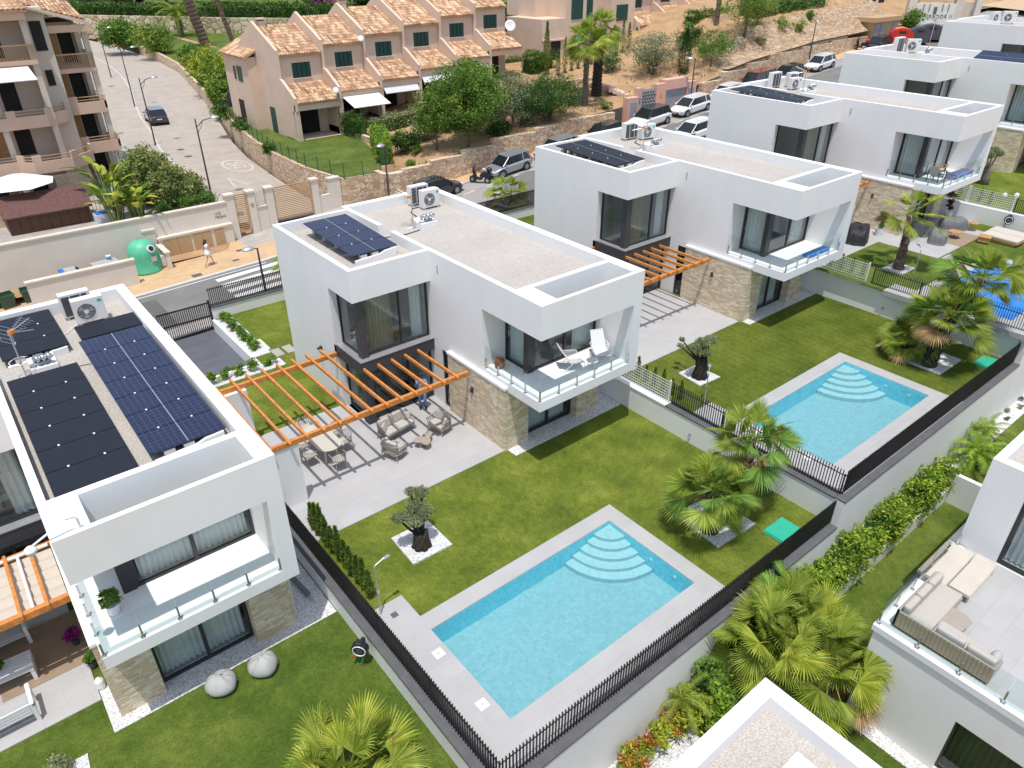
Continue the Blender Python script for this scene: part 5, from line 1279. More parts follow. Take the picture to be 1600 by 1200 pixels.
# ------------------------------------------------------------------ tiled roofs
def tiled(b, e0, e1, r1, r0, rng, pitch=0.24, thick=0.07):
    """rows of half-round clay tiles on the slope e0-e1 (eave) to r0-r1 (top); every tile its own curved face strip"""
    e0, e1, r0, r1 = map(Vector, (e0, e1, r0, r1)); Wd = (e1-e0).length; n = max(2, int(Wd/pitch)); Ls = (r0-e0).length; rows = max(2, int(Ls/0.42))
    nrm = (e1-e0).cross(r0-e0).normalized()
    if nrm.z < 0: nrm = -nrm
    b.add([tuple(e0-nrm*0.02), tuple(e1-nrm*0.02), tuple(r1-nrm*0.02), tuple(r0-nrm*0.02), tuple(e0-nrm*thick*2), tuple(e1-nrm*thick*2), tuple(r1-nrm*thick*2), tuple(r0-nrm*thick*2)],
          [(0, 1, 2, 3), (7, 6, 5, 4), (0, 4, 5, 1), (1, 5, 6, 2), (2, 6, 7, 3), (3, 7, 4, 0)], "roof_tile")
    k = b.mi("roof_tile")
    for i in range(n):
        for j in range(rows):
            v0, v1 = j/rows, min(1, (j+1.12)/rows); pts = []
            for v, lift in ((v0, 0.03), (v1, 0.0)):
                A = e0.lerp(r0, v); B_ = e1.lerp(r1, v)
                for s, hgt in ((0.06, 0.0), (0.28, 0.055), (0.5, 0.075), (0.72, 0.055), (0.94, 0.0)):
                    q = A.lerp(B_, (i+s)/n)+nrm*(hgt+lift); pts.append(tuple(q))
            o = len(b.v); b.v.extend(pts)
            for s in range(4): b.f.append((o+s, o+s+1, o+6+s, o+5+s)); b.m.append(k)
            b.f.append((o, o+1, o+2, o+3, o+4)); b.m.append(k)
def pent(b, x0, x1, prof, m):
    """wall slab between x0..x1 with outline prof in (y,z)"""
    b.sprism(prof, 'x', x0, x1, m)
rng0 = np.random.default_rng(5)
def town_unit(i, x0, g, y0, wd, lab, grp, corner=False, deep=5.0, awn=None):
    t = thing("terraced_house", lab, "terraced house", (x0, y0, g), 0, grp)
    m = "peach_wall"; yu = 2.4; H1 = 3.3; H2 = 6.7; RZ = 8.7; YR = yu+deep*0.85
    b = MB()
    b.box(0.12, yu, 0, wd-0.12, yu+0.25, H2, m) if False else None
    # upper front wall around the shuttered window, back wall, party walls with raised copings
    wx0, wx1, wz0, wz1 = wd*0.33, wd*0.33+1.75, 4.75, 6.0
    b.box(0.25, yu, 3.0, wx0, yu+0.25, H2, m); b.box(wx1, yu, 3.0, wd-0.02, yu+0.25, H2, m); b.box(wx0, yu, 3.0, wx1, yu+0.25, wz0, m); b.box(wx0, yu, wz1, wx1, yu+0.25, H2, m)
    b.box(0.25, yu, 0, 0.9, yu+0.25, 3.0, m); b.box(wd-0.9, yu, 0, wd-0.02, yu+0.25, 3.0, m); b.box(0.9, yu, 2.4, wd-0.9, yu+0.25, 3.0, m)
    b.box(0.25, YR+deep*0.75, -0.5, wd, YR+deep*0.75+0.2, H2+0.2, m)
    e = YR+deep*0.75
    prof = [(0.35, -0.6), (e, -0.6), (e, H2+0.35), (YR, RZ+0.42), (yu-0.25, H2+0.42), (yu-0.25, 4.85), (yu-0.6, 4.75), (-0.35, 3.55), (-0.35, 2.5), (0.35, 2.4)]
    if corner or i == 0: pent(b, 0, 0.25, prof, m)
    else: pent(b, 0, 0.25, [(0.35, -0.6), (0.35, 2.4), (-0.35, 2.5), (-0.35, 3.55), (yu-0.6, 4.75), (yu-0.25, 4.85), (yu-0.25, H2+0.42), (YR, RZ+0.42), (e, H2+0.35), (e, -0.6)], m)
    b.box(0.0, -0.28, 2.5, wd, -0.05, 3.02, m)           # porch beam
    b.box(0.0, -0.28, -0.6, 0.35, 0.07, 2.5, m)
    b.build("wall", t)
    b = MB(); tiled(b, (0.26, -0.42, 3.12), (wd-0.01, -0.42, 3.12), (wd-0.01, yu, 4.35), (0.26, yu, 4.35), rng0); b.build("porch_roof", t)
    b = MB(); tiled(b, (0.26, yu-0.35, H2), (wd-0.01, yu-0.35, H2), (wd-0.01, YR, RZ), (0.26, YR, RZ), rng0)
    tiled(b, (wd-0.01, e+0.3, H2), (0.26, e+0.3, H2), (0.26, YR, RZ), (wd-0.01, YR, RZ), rng0); b.build("roof", t)
    w = MB(); w.box(wx0, yu+0.10, wz0, wx1, yu+0.18, wz1, "shutter_green")
    for k in range(4):
        xx = wx0+0.06+k*(wx1-wx0)/4; w.box(xx, yu+0.05, wz0+0.08, xx+(wx1-wx0)/4-0.10, yu+0.10, wz1-0.06, "shutter_green")
    w.box(wx0, yu+0.04, wz0, wx1, yu+0.1, wz0+0.05, "shutter_green"); w.box(wx0-0.05, yu-0.06, wz0-0.07, wx1+0.05, yu, wz0, m); w.build("shutter", t)
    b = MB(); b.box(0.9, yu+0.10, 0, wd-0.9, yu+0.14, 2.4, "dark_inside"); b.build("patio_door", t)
    MB().box(0.0, 0.0, -0.6, wd, yu+0.0, 0.02, "peach_wall").build("porch_floor", t)
    if awn:
        b = MB(); vs = [(0.35, -0.1, 2.75), (wd-0.2, -0.1, 2.75), (wd-0.1, -awn, 2.0), (0.45, -awn, 2.0)]
        b.add([*vs, *[(x, y, z-0.05) for x, y, z in vs]], [(0, 1, 2, 3), (7, 6, 5, 4), (0, 4, 5, 1), (1, 5, 6, 2), (2, 6, 7, 3), (3, 7, 4, 0)], "awning_white")
        b.build("awning", t)
    return t
ord1 = ["leftmost peach terraced house, open dark porch facing the fenced lawn", "second peach terraced house from the left, with the white awning", "third peach terraced house from the left, dining table in front",
        "fourth peach terraced house, behind the light green tree", "fifth peach terraced house, rising behind the tree tops", "sixth peach terraced house, with the white satellite dish", ]
for i in range(6):
    town_unit(i, 12.3+4.22*i, 2.5+0.55*i, 46.6, 4.22, ord1[i], "peach terraced houses", awn=2.2 if i == 1 else 0.55 if i in (2, 3, 4) else None)
# end wall and side annexe of the row
t = bpy.data.objects["terraced_house"]
b = MB(); b.box(0.0, 2.65, -0.6, 0.001-0.001+0.0, 2.66, 0.1, "peach_wall") if False else None
b.box(-0.9, 6.8, -0.6, -0.0, 12.6, 6.2, "peach_wall"); b.build("side_annexe", t)
b = MB(); tiled(b, (-1.2, 12.8, 6.2), (-1.2, 6.6, 6.2), (1.7, 6.6, 7.6), (1.7, 12.8, 7.6), rng0); b.build("annexe_roof", t)
MB().box(-0.94, 8.4, 4.0, -0.9, 9.5, 5.3, "shutter_green").build("shutter", t); MB().box(-0.94, 9.9, 4.1, -0.9, 10.4, 5.2, "shutter_green").build("shutter", t)
MB().box(-0.04, 4.2, -0.1, 0.0, 5.3, 2.2, "shutter_green").build("side_door", t)
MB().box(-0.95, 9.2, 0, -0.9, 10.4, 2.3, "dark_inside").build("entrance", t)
for nm, x, y, z in (("terraced_house", 0.9, 6.6, 8.2), ("terraced_house.002", 0.6, 6.6, 8.4)):
    MB().box(x-0.3, y-0.3, z-0.6, x+0.3, y+0.3, z+0.9, "peach_wall").box(x-0.4, y-0.4, z+1.0, x+0.4, y+0.4, z+1.12, "peach_wall").box(x-0.25, y-0.25, z+0.9, x+0.25, y+0.25, z+1.0, "dark_inside").build("chimney", bpy.data.objects[nm])
for j, (xx, yy, zz, lab) in enumerate(((16.3, 46.3, 6.3, "small round white dish on the party wall right of the first porch"), (20.5, 48.6, 10.0, "small grey dish at the eave of the third terraced house"))):
    t = thing("satellite_dish", lab, "satellite dish", (xx, yy, zz), -0.5, "small dishes on the terraced houses"); o = MB().lathe([(0.01, 0.0), (0.2, 0.04), (0.27, 0.10), (0.27, 0.12), (0.01, 0.03)], (0, 0, 0), "white_metal", 16).build("dish", t, smooth=True); o.rotation_euler = (radians(65), 0, 0); MB().tube([(0, 0.05, -0.35), (0, 0.05, 0)], 0.02, "galvanised", 5).build("arm", t)
# satellite dish on the last house
t = thing("satellite_dish", "white satellite dish on the corner of the sixth terraced house", "satellite dish", (37.7, 48.4, 9.6), -0.5)
b = MB().lathe([(0.01, 0.0), (0.25, 0.03), (0.42, 0.10), (0.55, 0.20), (0.55, 0.22), (0.40, 0.13), (0.01, 0.03)], (0, 0, 0), "white_metal", 20)
o = b.build("dish", t, smooth=True); o.rotation_euler = (radians(65), 0, 0); o.location = (0, -0.25, 0.55)
MB().tube([(0, -0.1, 0.0), (0, -0.1, 0.5), (0, -0.6, 0.7)], 0.025, "galvanised", 6).build("arm", t)
for i in range(5):
    town_unit(i+1, 55.0+5.0*i, 6.2+0.42*i, 46.6, 5.0, ["terraced house with the glazed porch and retracted awning, upper row", "second house of the upper terraced row, deep open porch", "third house of the upper terraced row, behind the tall palm trunk",
         "fourth house of the upper terraced row, behind the light green tree", "fifth house of the upper terraced row, near the clipped hedge block"][i], "upper row of terraced houses")
t = thing("corner_house", "tall peach corner house behind the two palms, arched dark entrance", "house", (42.2, 48.4, 6.4))
b = MB(); b.box(0, 0, -1, 3.4, 6, 4.1, "peach_wall"); b.box(3.4, 0.001, -1, 8.8, 8, 7.6, "peach_wall"); b.box(8.8, -1.6, -1, 12.6, 8, 7.6, "peach_wall"); b.box(1.6, 3, 4.1, 3.4, 8, 7.6, "peach_wall"); b.build("wall", t)
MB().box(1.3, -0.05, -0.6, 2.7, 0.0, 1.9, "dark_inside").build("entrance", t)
MB().box(4.2, -0.06, 3.9, 5.9, 0.0, 6.0, "shutter_green").build("shutter", t); MB().box(6.5, -0.06, 3.9, 7.4, 0.0, 5.8, "shutter_green").build("shutter", t); MB().box(9.6, -1.66, 3.6, 11.4, -1.6, 5.2, "shutter_green").build("shutter", t); MB().box(4.0, -0.04, -0.4, 5.4, 0, 1.9, "grey_door").build("door", t)
b = MB(); tiled(b, (3.4, -0.3, 7.6), (12.6, -0.3, 7.6), (12.6, 4, 9.4), (3.4, 4, 9.4), rng0); b.build("roof", t)
MB().box(0, -0.2, 1.95, 3.4, 0.0, 2.1, "peach_wall").build("ledge", t)
# glazed porch of the upper row's first house
t2 = thing("glazed_porch", "white-framed glazed porch with rolled awning before the upper row", "porch", (54.9, 44.2, 6.3))
b = MB()
for i in range(5): b.box(i*0.95, 0, 0, i*0.95+0.06, 0.06, 2.2, "white_metal")
b.box(0, 0, 2.2, 4.0, 2.2, 2.3, "awning_beige"); b.box(-0.1, -0.25, 2.15, 4.1, 0.0, 2.42, "white_metal"); b.build("frame", t2); MB().box(0.05, 0.02, 0.05, 3.85, 0.03, 2.15, "pane_dark").build("pane", t2)
MB().box(0, 0.5, 0, 3.9, 0.6, 2.1, "ac_grey").build("blind", t2)
# ------------------------------------------------------------------ gated wall of the apartments (street side, left)
Y0 = 33.4
wall_thing("street_wall", "tall cream boundary wall below the apartments, behind the recycling bins", [(-30, Y0, -1.5, -4.6, Y0+0.25, 2.32, "render_cream", "wall_body"), (-30, Y0-0.06, 2.32, -4.6, Y0+0.31, 2.42, "cream_stone_cap", "cap")])
wall_thing("street_wall", "cream wall with tan cupboard doors beside the walking woman", [
    (-4.6, Y0, -1, 0.85, Y0+0.25, 2.32, "render_cream", "wall_body"), (-4.6, Y0-0.06, 2.32, 0.85, Y0+0.31, 2.42, "cream_stone_cap", "cap"),
    (-4.0, Y0-0.35, -0.9, 0.85, Y0-0.002, 0.88, "render_cream", "cupboard_block"), (-4.05, Y0-0.42, 0.88, 0.9, Y0-0.004, 1.0, "cream_stone_cap", "ledge"),
    (-4.75, Y0-0.15, -0.9, -4.05, Y0-0.003, 1.5, "render_cream", "pier"), (-4.8, Y0-0.2, 1.5, -4.0, Y0-0.003, 1.62, "cream_stone_cap", "ledge"),
    (-3.68, Y0-0.39, -0.55, -2.85, Y0-0.352, 0.76, "cupboard_tan", "cupboard_door"), (-2.83, Y0-0.39, -0.55, -2.0, Y0-0.352, 0.76, "cupboard_tan", "cupboard_door"),
    (-1.85, Y0-0.39, -0.5, -1.25, Y0-0.352, 0.8, "cupboard_tan", "cupboard_door"), (-1.23, Y0-0.39, -0.5, -0.65, Y0-0.352, 0.8, "cupboard_tan", "cupboard_door"),
    (-0.42, Y0-0.39, -0.48, 0.22, Y0-0.352, 0.8, "cupboard_tan", "cupboard_door")])
wall_thing("street_wall", "short cream stub wall in front of the cupboards, beside the bell-shaped bin", [(-4.2, 31.2, -1, -3.95, Y0-0.36, 0.55, "render_cream", "wall_body"), (-4.25, 31.15, 0.55, -3.9, Y0-0.36, 0.65, "cream_stone_cap", "cap")])
wall_thing("street_wall", "low cream wall screening the bins from the street", [(-12.0, 30.2, -1.6, -6.25, 30.45, 0.92, "render_cream", "wall_body"), (-12.05, 30.14, 0.92, -6.2, 30.51, 1.02, "cream_stone_cap", "cap")])
def pillar(x0, x1, z1, lab):
    wall_thing("gate_pillar", lab, [(x0, Y0-0.05, -0.6, x1, Y0+0.45, z1, "render_cream", "body"), (x0-0.06, Y0-0.11, z1, x1+0.06, Y0+0.51, z1+0.12, "cream_stone_cap", "cap")], "gate pillar")
pillar(0.86, 1.42, 2.72, "cream gate pillar left of the narrow slatted gate")
pillar(2.36, 2.86, 2.70, "cream gate pillar right of the narrow slatted gate")
pillar(3.68, 4.20, 2.72, "cream gate pillar left of the wide slatted gate")
pillar(7.12, 7.62, 2.70, "cream gate pillar right of the wide slatted gate")
wall_thing("street_wall", "low cream wall with pale railings between the two slatted gates", [(2.87, Y0+0.05, -0.6, 3.67, Y0+0.3, 1.55, "render_cream", "wall_body"), (2.87, Y0, 1.55, 3.67, Y0+0.35, 1.63, "cream_stone_cap", "cap")]+[(2.95+0.12*i, Y0+0.15, 1.63, 2.99+0.12*i, Y0+0.19, 2.65, "awning_beige", "railing_bar") for i in range(6)])
wall_thing("street_wall", "low cream wall right of the wide slatted gate, next to the sandstone wall", [(7.64, Y0+0.05, -0.6, 8.5, Y0+0.3, 1.5, "render_cream", "wall_body"), (8.5, Y0-0.02, -0.6, 9.4, Y0+0.4, 2.55, "render_cream", "end_pier"), (8.45, Y0-0.07, 2.55, 9.4, Y0+0.45, 2.65, "cream_stone_cap", "cap")])
def slat_gate(x0, x1, z0, z1, lab, frame_right=True):
    t = thing("slatted_gate", lab, "gate", (x0, Y0+0.1, z0), 0, None); w = x1-x0; h = z1-z0
    b = MB(); n = int(h/0.125)
    for i in range(n): b.obox((w/2, 0, 0.05+i*h/n), w-0.06, 0.03, 0.075, 0, "gate_tan", 0.35)
    b.build("slat_panel", t)
    MB().box(-0.0, -0.03, 0, 0.06, 0.03, h, "gate_tan").box(w-(0.16 if w < 1.5 else 0.06), -0.04, 0, w, 0.04, h, "gate_tan").box(0, -0.03, -0.04, w, 0.03, 0.05, "gate_tan").box(0, -0.03, h-0.03, w, 0.03, h+0.02, "gate_tan").build("frame", t)
slat_gate(1.44, 2.34, 0.12, 2.70, "narrow tan pedestrian gate of horizontal slats")
slat_gate(4.24, 7.08, 0.45, 2.72, "wide tan vehicle gate of horizontal slats")
a = text_obj("wall_lettering", "LAS\nMESAS", 0.26, (0.45, Y0-0.006, 1.6), (pi/2, 0, 0), "lettering", 0.006, align='LEFT'); a.location.x = -0.05
tag(a, "small dark lettering on the cream wall left of the narrow gate", "lettering")
t = thing("intercom_sign", "tiny square notice plates on the pillar between the two gates", "sign", (2.6, Y0-0.06, 1.75))
MB().box(-0.12, -0.015, 0, 0.12, 0, 0.22, "gate_tan").build("plate", t)
slab("paving", -30, 33.7, 0.9, 60, -1.2, 1.75, "sidewalk_grey")
slab("paving", 0.9, 36.4, 2.9, 60, -1.2, 0.6, "sidewalk_grey")

# ------------------------------------------------------------------ bins
t = thing("bottle_bank", "green bell-shaped bottle bank behind the low cream wall", "recycling bin", (-5.3, 32.1, zs(-5)+0.12), 0.3); t.scale = (1.2, 1.2, 1.22)
b = MB().lathe([(0.78, 0.0), (0.80, 0.08), (0.77, 0.12), (0.76, 0.7), (0.74, 1.05), (0.64, 1.35), (0.45, 1.55), (0.2, 1.64), (0.01, 1.66)], (0, 0, 0), "green_bell", 28)
b.build("body", t, smooth=True)
b = MB()
b.disc((0.1, -0.70, 1.28), 0.2, "white_metal", 20, axis=(0.05, -0.85, 0.5), d=0.06); b.disc((0.103, -0.735, 1.30), 0.13, "black_plastic", 20, axis=(0.05, -0.85, 0.5), d=0.06); b.build("bottle_hole", t)
MB().obox((0.1, -0.785, 0.62), 0.30, 0.01, 0.26, 0, "concrete_block").build("sticker", t)
b = MB()
for x in (-0.08, 0.08): b.tube([(x, 0, 1.62), (x, 0, 1.78)], 0.02, "galvanised", 6)
b.build("lifting_hook", t)
def wheelie(loc, rz, lab, lid, open_=False):
    t = thing("wheeled_bin", lab, "bin", loc, rz, "green wheeled bins" if open_ else None)
    b = MB(); body = "green_bin" if open_ else "black_plastic"
    vs = [(-0.28, -0.26, 0.06), (0.28, -0.26, 0.06), (0.28, 0.26, 0.06), (-0.28, 0.26, 0.06), (-0.4, -0.38, 1.0), (0.4, -0.38, 1.0), (0.4, 0.38, 1.0), (-0.4, 0.38, 1.0)]
    b.add(vs, [(0,3,2,1),(0,1,5,4),(1,2,6,5),(2,3,7,6),(3,0,4,7)], body); b.box(-0.43, -0.41, 0.96, 0.43, -0.36, 1.03, body); b.box(-0.43, 0.36, 0.96, 0.43, 0.41, 1.03, body); b.box(-0.43, -0.36, 0.96, -0.38, 0.36, 1.03, body); b.box(0.38, -0.36, 0.96, 0.43, 0.36, 1.03, body)
    b.build("body", t)
    if open_: MB().box(-0.42, 0.42, 0.2, 0.42, 0.46, 1.0, body).build("lid", t)
    else:
        b = MB(); prof = [(-0.42, 1.03), (-0.3, 1.17), (0, 1.24), (0.3, 1.17), (0.42, 1.03)]; b.sprism(prof, 'x', -0.42, 0.2, "ac_grey"); b.sprism(prof, 'x', -0.62, -0.42, lid); b.build("lid", t)
    b = MB()
    for x in (-0.3, 0.3): b.disc((x, 0.25, 0.09), 0.09, "rubber", 12, axis='x', d=0.05)
    b.build("wheel", t)
wheelie((-13.1, 32.0, -1.0), 0.15, "open green wheeled bin at the far left behind the nearest roof", "green_bin", True)
wheelie((-11.9, 32.1, -1.0), -0.05, "open green wheeled bin beside the end of the low cream wall", "green_bin", True)
wheelie((-9.4, 32.2, -0.55), 0.1, "rounded grey bin with a blue lid end", "blue_plastic")
t = thing("mattress_stack", "pale boards and a mattress leaning behind the low cream wall", "mattress", (-7.5, 32.4, -0.6), 0.1)
MB().obox((0, 0, 0.95), 1.5, 0.9, 0.14, 0, "ac_grey").build("mattress", t, bevel=0.04); MB().obox((0, 0, 0.85), 1.55, 0.95, 0.04, 0, "cupboard_tan").obox((0, 0, 0), 1.3, 0.8, 0.85, 0, "concrete_block").build("board", t)
t = thing("paint_bucket", "white and blue bucket standing on the pale mattress", "bucket", (-7.2, 32.5, 0.49)); MB().lathe([(0.12, 0), (0.15, 0.28), (0.16, 0.3)], (0, 0, 0), "white_metal", 14).build("body", t); MB().lathe([(0.135, 0.09), (0.15, 0.2)], (0, 0, 0), "blue_plastic", 14).build("band", t)
t = thing("cardboard_box", "small red and white box beside the bell-shaped bin", "box", (-4.05+0.0-0.3, 31.9, zs(-4)+0.12), 0.4); MB().box(-0.1, -0.15, 0.08, 0.1, 0.15, 0.75, "white_metal").build("body", t); MB().box(-0.12, -0.2, 0, 0.12, 0.2, 0.08, "red_plastic").build("base", t)

# ------------------------------------------------------------------ street lamps
def street_lamp(loc, h, az, lab, arm=1.25, grp="dark street lamps with curved arms", kind=1):
    t = thing("street_lamp", lab, "street lamp", loc, 0, grp); m = "charcoal"
    MB().tube([(0, 0, 0), (0, 0, 0.25), (0, 0, 1.2), (0, 0, h)], [0.11, 0.08, 0.07, 0.045], m, 10).disc((0, 0, 0.02), 0.16, m, 12, d=0.04).build("pole", t)
    d = Vector((cos(az), sin(az), 0))
    if kind == 1:
        pts = [Vector((0, 0, h-0.55)), Vector((0, 0, h-0.5))+d*0.15, Vector((0, 0, h-0.18))+d*0.55, Vector((0, 0, h-0.08))+d*arm]
        MB().tube(pts, [0.035]*4, m, 6).tube([Vector((0, 0, h-1.0)), Vector((0, 0, h-0.6))+d*0.35, Vector((0, 0, h-0.25))+d*0.5], 0.02, m, 6).build("arm", t)
        c = Vector((0, 0, h-0.1))+d*(arm+0.25)
    else:
        MB().tube([(0, 0, h-0.02), Vector((0, 0, h))+d*arm], 0.03, m, 6).build("arm", t); c = Vector((0, 0, h))+d*(arm+0.2)
    b = MB().lathe([(0.02, 0.16), (0.16, 0.13), (0.27, 0.04), (0.29, 0.0), (0.27, -0.03), (0.01, -0.05)], c, "galvanised", 16, 1.25, 0.85, az); b.build("lamp_head", t, smooth=True)
    return t
street_lamp((2.38, 41.43, 0.38), 6.0, radians(5), "tall dark street lamp nearest the camera on the pale side road")
street_lamp((4.3, 62.5, 0.55), 6.1, radians(15), "tall dark street lamp just left of the parked black car")
street_lamp((8.08, 83.5, 0.7), 6.6, radians(10), "third dark street lamp up the pale side road")
street_lamp((11.41, 107.7, 1.0), 6.6, radians(10), "farthest dark street lamp on the pale side road, against the boulder wall")
street_lamp((-1.4, 22.3, -0.45), 3.3, radians(170), "dark lamp with a flat pale head standing at the black street fence", 0.3, None, 2)
street_lamp((12.2, 31.3, 0.55), 4.3, radians(190), "thin dark lamp in front of the sandstone wall, left of the parked black hatchback", 0.15, None, 2)
street_lamp((66.5, 30.9, 5.5), 4.6, radians(20), "dark lamp beside the white hatchback far up the street", 0.4, None, 2)
street_lamp((46.2, 30.8, 3.7), 4.3, radians(120), "dark lamp standing before the pink utility cabinets", 0.3, None, 2)
street_lamp((47.5, 33.5, 5.0), 0.9, radians(20), "low lamp head above the dark tree shade behind the cabinets", 0.2, None, 2)
t = thing("globe_lamp", "white globe lamp on a short post in the park behind the side road", "lamp", (25.5, 150, 3)); MB().tube([(0, 0, 0), (0, 0, 1.6)], 0.1, "charcoal", 6).build("post", t); MB().ball((0, 0, 2.1), 0.55, "white_metal").build("globe", t, smooth=True)

# ------------------------------------------------------------------ apartment block at the left
t = thing("apartment_building", "peach apartment block with stepped balconies at the top left", "building", (-7.0, 43.5, 1.6), 0)
w = "apartment_wall"; wp = "apartment_pale"
b = MB()
b.box(-9, 2.6, 0, 0.9, 12, 12.4, wp)                       # main body, set back behind the balconies
b.box(0.9, 1.6, 0, 2.2, 12, 12.2, wp)                      # stair tower
b.box(2.2, 5.4, 0, 4.6, 11, 11.0, wp)
for x in (-6.2, -2.4, 0.55): b.box(x, 0.35, 0, x+0.35, 0.7, 12.0, wp)     # columns
for x, y in ((4.35, 2.4), (4.35, 5.0)): b.box(x, y, 0, x+0.35, y+0.35, 10.9, wp)
b.build("wall", t)
dk = MB()
for z in (2.5-1.6, 5.6-1.6, 9.25-1.6+1.6): pass
for z0 in (0.2, 2.95, 5.9, 9.1):
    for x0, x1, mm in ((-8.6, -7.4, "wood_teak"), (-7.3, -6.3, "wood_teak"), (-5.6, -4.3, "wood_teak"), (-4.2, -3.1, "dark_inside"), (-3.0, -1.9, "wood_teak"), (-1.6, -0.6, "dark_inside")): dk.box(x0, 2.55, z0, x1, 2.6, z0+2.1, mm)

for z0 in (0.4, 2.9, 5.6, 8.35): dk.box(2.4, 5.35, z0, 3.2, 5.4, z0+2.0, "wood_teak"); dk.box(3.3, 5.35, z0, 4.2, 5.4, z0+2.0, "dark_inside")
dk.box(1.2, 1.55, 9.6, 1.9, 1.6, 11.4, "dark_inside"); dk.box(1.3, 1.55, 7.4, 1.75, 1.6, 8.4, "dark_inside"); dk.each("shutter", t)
def balcony(z0, outline, lab_par=True, par=1.0, solid=True):
    """outline: front path of the balcony; slab, parapet with openings and tan rails"""
    sb = MB(); back = [(outline[-1][0], 2.6), (outline[0][0], 2.6)] if outline[0][0] < 1.5 else [(outline[-1][0], 5.4), (outline[0][0], 5.4)]
    sb.prism(outline+back, z0, z0+0.28, w); s_ = sb.build("balcony_slab", t)
    pb = MB(); rb = MB()
    for i, ((x0, y0), (x1, y1)) in enumerate(zip(outline, outline[1:])):
        L = sqrt((x1-x0)**2+(y1-y0)**2); ux, uy = (x1-x0)/L, (y1-y0)/L; nx, ny = -uy*0.14, ux*0.14
        def seg(s0, s1, za, zb, mb, mm, inn=1.0, k=0.0):
            p = (x0+ux*s0+nx*k, y0+uy*s0+ny*k); q = (x0+ux*s1+nx*k, y0+uy*s1+ny*k)
            mb.prism([p, q, (q[0]+nx*inn, q[1]+ny*inn), (p[0]+nx*inn, p[1]+ny*inn)], za, zb, mm)
        if solid:
            seg(0, L, z0+0.28, z0+0.78, pb, w)
            n = max(1, round(L/2.2)); 
            for k in range(n):
                s0 = L*k/n; seg(s0, s0+0.55, z0+0.78, z0+1.2, pb, w)
                for zz in (0.9, 1.1): seg(s0+0.55, L*(k+1)/n, z0+zz, z0+zz+0.05, rb, "gate_tan", 0.3, 0.35)
        else:
            m_ = int(L/0.13)
            for k in range(m_): seg(L*k/m_, L*k/m_+0.03, z0+0.28, z0+1.15, rb, "gate_tan", 0.25, 0.3)
            seg(0, L, z0+1.15, z0+1.23, rb, "gate_tan", 0.4, 0.25)
    if solid: pb.build("parapet", s_)
    rb.build("railing", s_)
balcony(2.3, [(-9, 0.2), (-2.2, 0.0), (-1.4, -0.9), (1.0, -0.9), (2.6, 0.6), (2.6, 2.0)])
balcony(5.1, [(-9, 0.0), (0.4, 0.0), (1.9, 1.2), (1.9, 2.2)])
balcony(8.95, [(-9, 0.2), (0.9, 0.2), (0.9, 2.5)], solid=False)
balcony(2.5, [(2.3, 2.2), (4.9, 2.2), (4.9, 5.4)]); balcony(5.25, [(2.3, 2.2), (4.7, 2.2), (4.7, 5.4)]); balcony(8.0, [(2.3, 2.2), (4.7, 2.2), (4.7, 5.4)], solid=False)
b = MB(); tiled(b, (-9.4, -0.3, 12.2), (1.1, -0.3, 12.2), (1.1, 6, 14.2), (-9.4, 6, 14.2), rng0, 0.3); b.build("roof", t)
MB().box(-9.4, -0.1, 11.6, 0.9, 0.1, 12.1, w).box(0.7, 0.1, 11.6, 0.9, 2.6, 12.1, w).box(-9, 0.1, 11.95, 0.7, 2.6, 12.1, w).build("fascia", t)
MB().prism([(0.95, 0.9), (4.9, 1.8), (4.9, 11), (0.95, 11)], [12.25, 11.0, 11.0, 12.25], [12.4, 11.15, 11.15, 12.4], wp).box(1.2, 1.75, 10.6, 4.9, 1.95, 11.05, w).build("canopy_roof", t)
b = MB(); tiled(b, (1.0, 3.0, 12.45), (4.9, 3.0, 11.25), (4.9, 9, 12.6), (1.0, 9, 13.9), rng0, 0.3); b.build("roof", t)
MB().add([(-9, 0.05, 8.9), (0.2, 0.05, 8.9), (0.4, -0.9, 8.2), (-9, -0.9, 8.2), (-9, 0.05, 8.85), (0.2, 0.05, 8.85), (0.4, -0.9, 8.15), (-9, -0.9, 8.15)], [(0,1,2,3),(7,6,5,4),(0,4,5,1),(1,5,6,2),(2,6,7,3),(3,7,4,0)], "awning_white").build("awning", t)
# ground floor: reed screen, shingle-roofed shed, umbrella
wall_thing("terrace_parapet", "low peach parapet behind the brown shingle roof", [(-14, 39.2, 1.7, -6.4, 39.5, 2.9, "apartment_wall", "wall_body")])
t = thing("shed", "long garden shed with brown shingle roof and dark timber front", "shed", (-11.5, 37.0, 1.7))
MB().add([(0-0.1, -0.25, 1.2), (4.9, -0.4, 1.2), (5.1, 2.1, 2.0), (0, 2.1, 2.0), (0-0.1, -0.25, 1.12), (4.9, -0.4, 1.12), (5.1, 2.1, 1.92), (0, 2.1, 1.92)], [(0,1,2,3),(7,6,5,4),(0,4,5,1),(1,5,6,2),(2,6,7,3),(3,7,4,0)], "shingle").build("roof", t)
b = MB(); b.box(0.1, 0, 0, 4.7, 0.1, 1.15, "wood_dark"); b.box(0.1, 0.1, 0, 0.2, 2.0, 1.15, "wood_dark"); b.box(4.6, 0.1, 0, 4.7, 2.0, 1.15, "wood_dark")
for i in range(8): b.box(0.25+i*0.55, -0.03, 0.05, 0.7+i*0.55, 0.0, 1.05, "wood_dark")
b.build("wall", t)
t = thing("parasol", "white octagonal parasol under the lowest balcony of the apartment block", "parasol", (-9.9, 40.2, 2.1))
b = MB(); n = 8; R_ = 2.2; vs = [(0, 0, 2.62)]+[(R_*cos(2*pi*i/n+0.2), R_*sin(2*pi*i/n+0.2), 2.0) for i in range(n)]+[(R_*0.5*cos(2*pi*i/n+0.2), R_*0.5*sin(2*pi*i/n+0.2), 2.36) for i in range(n)]
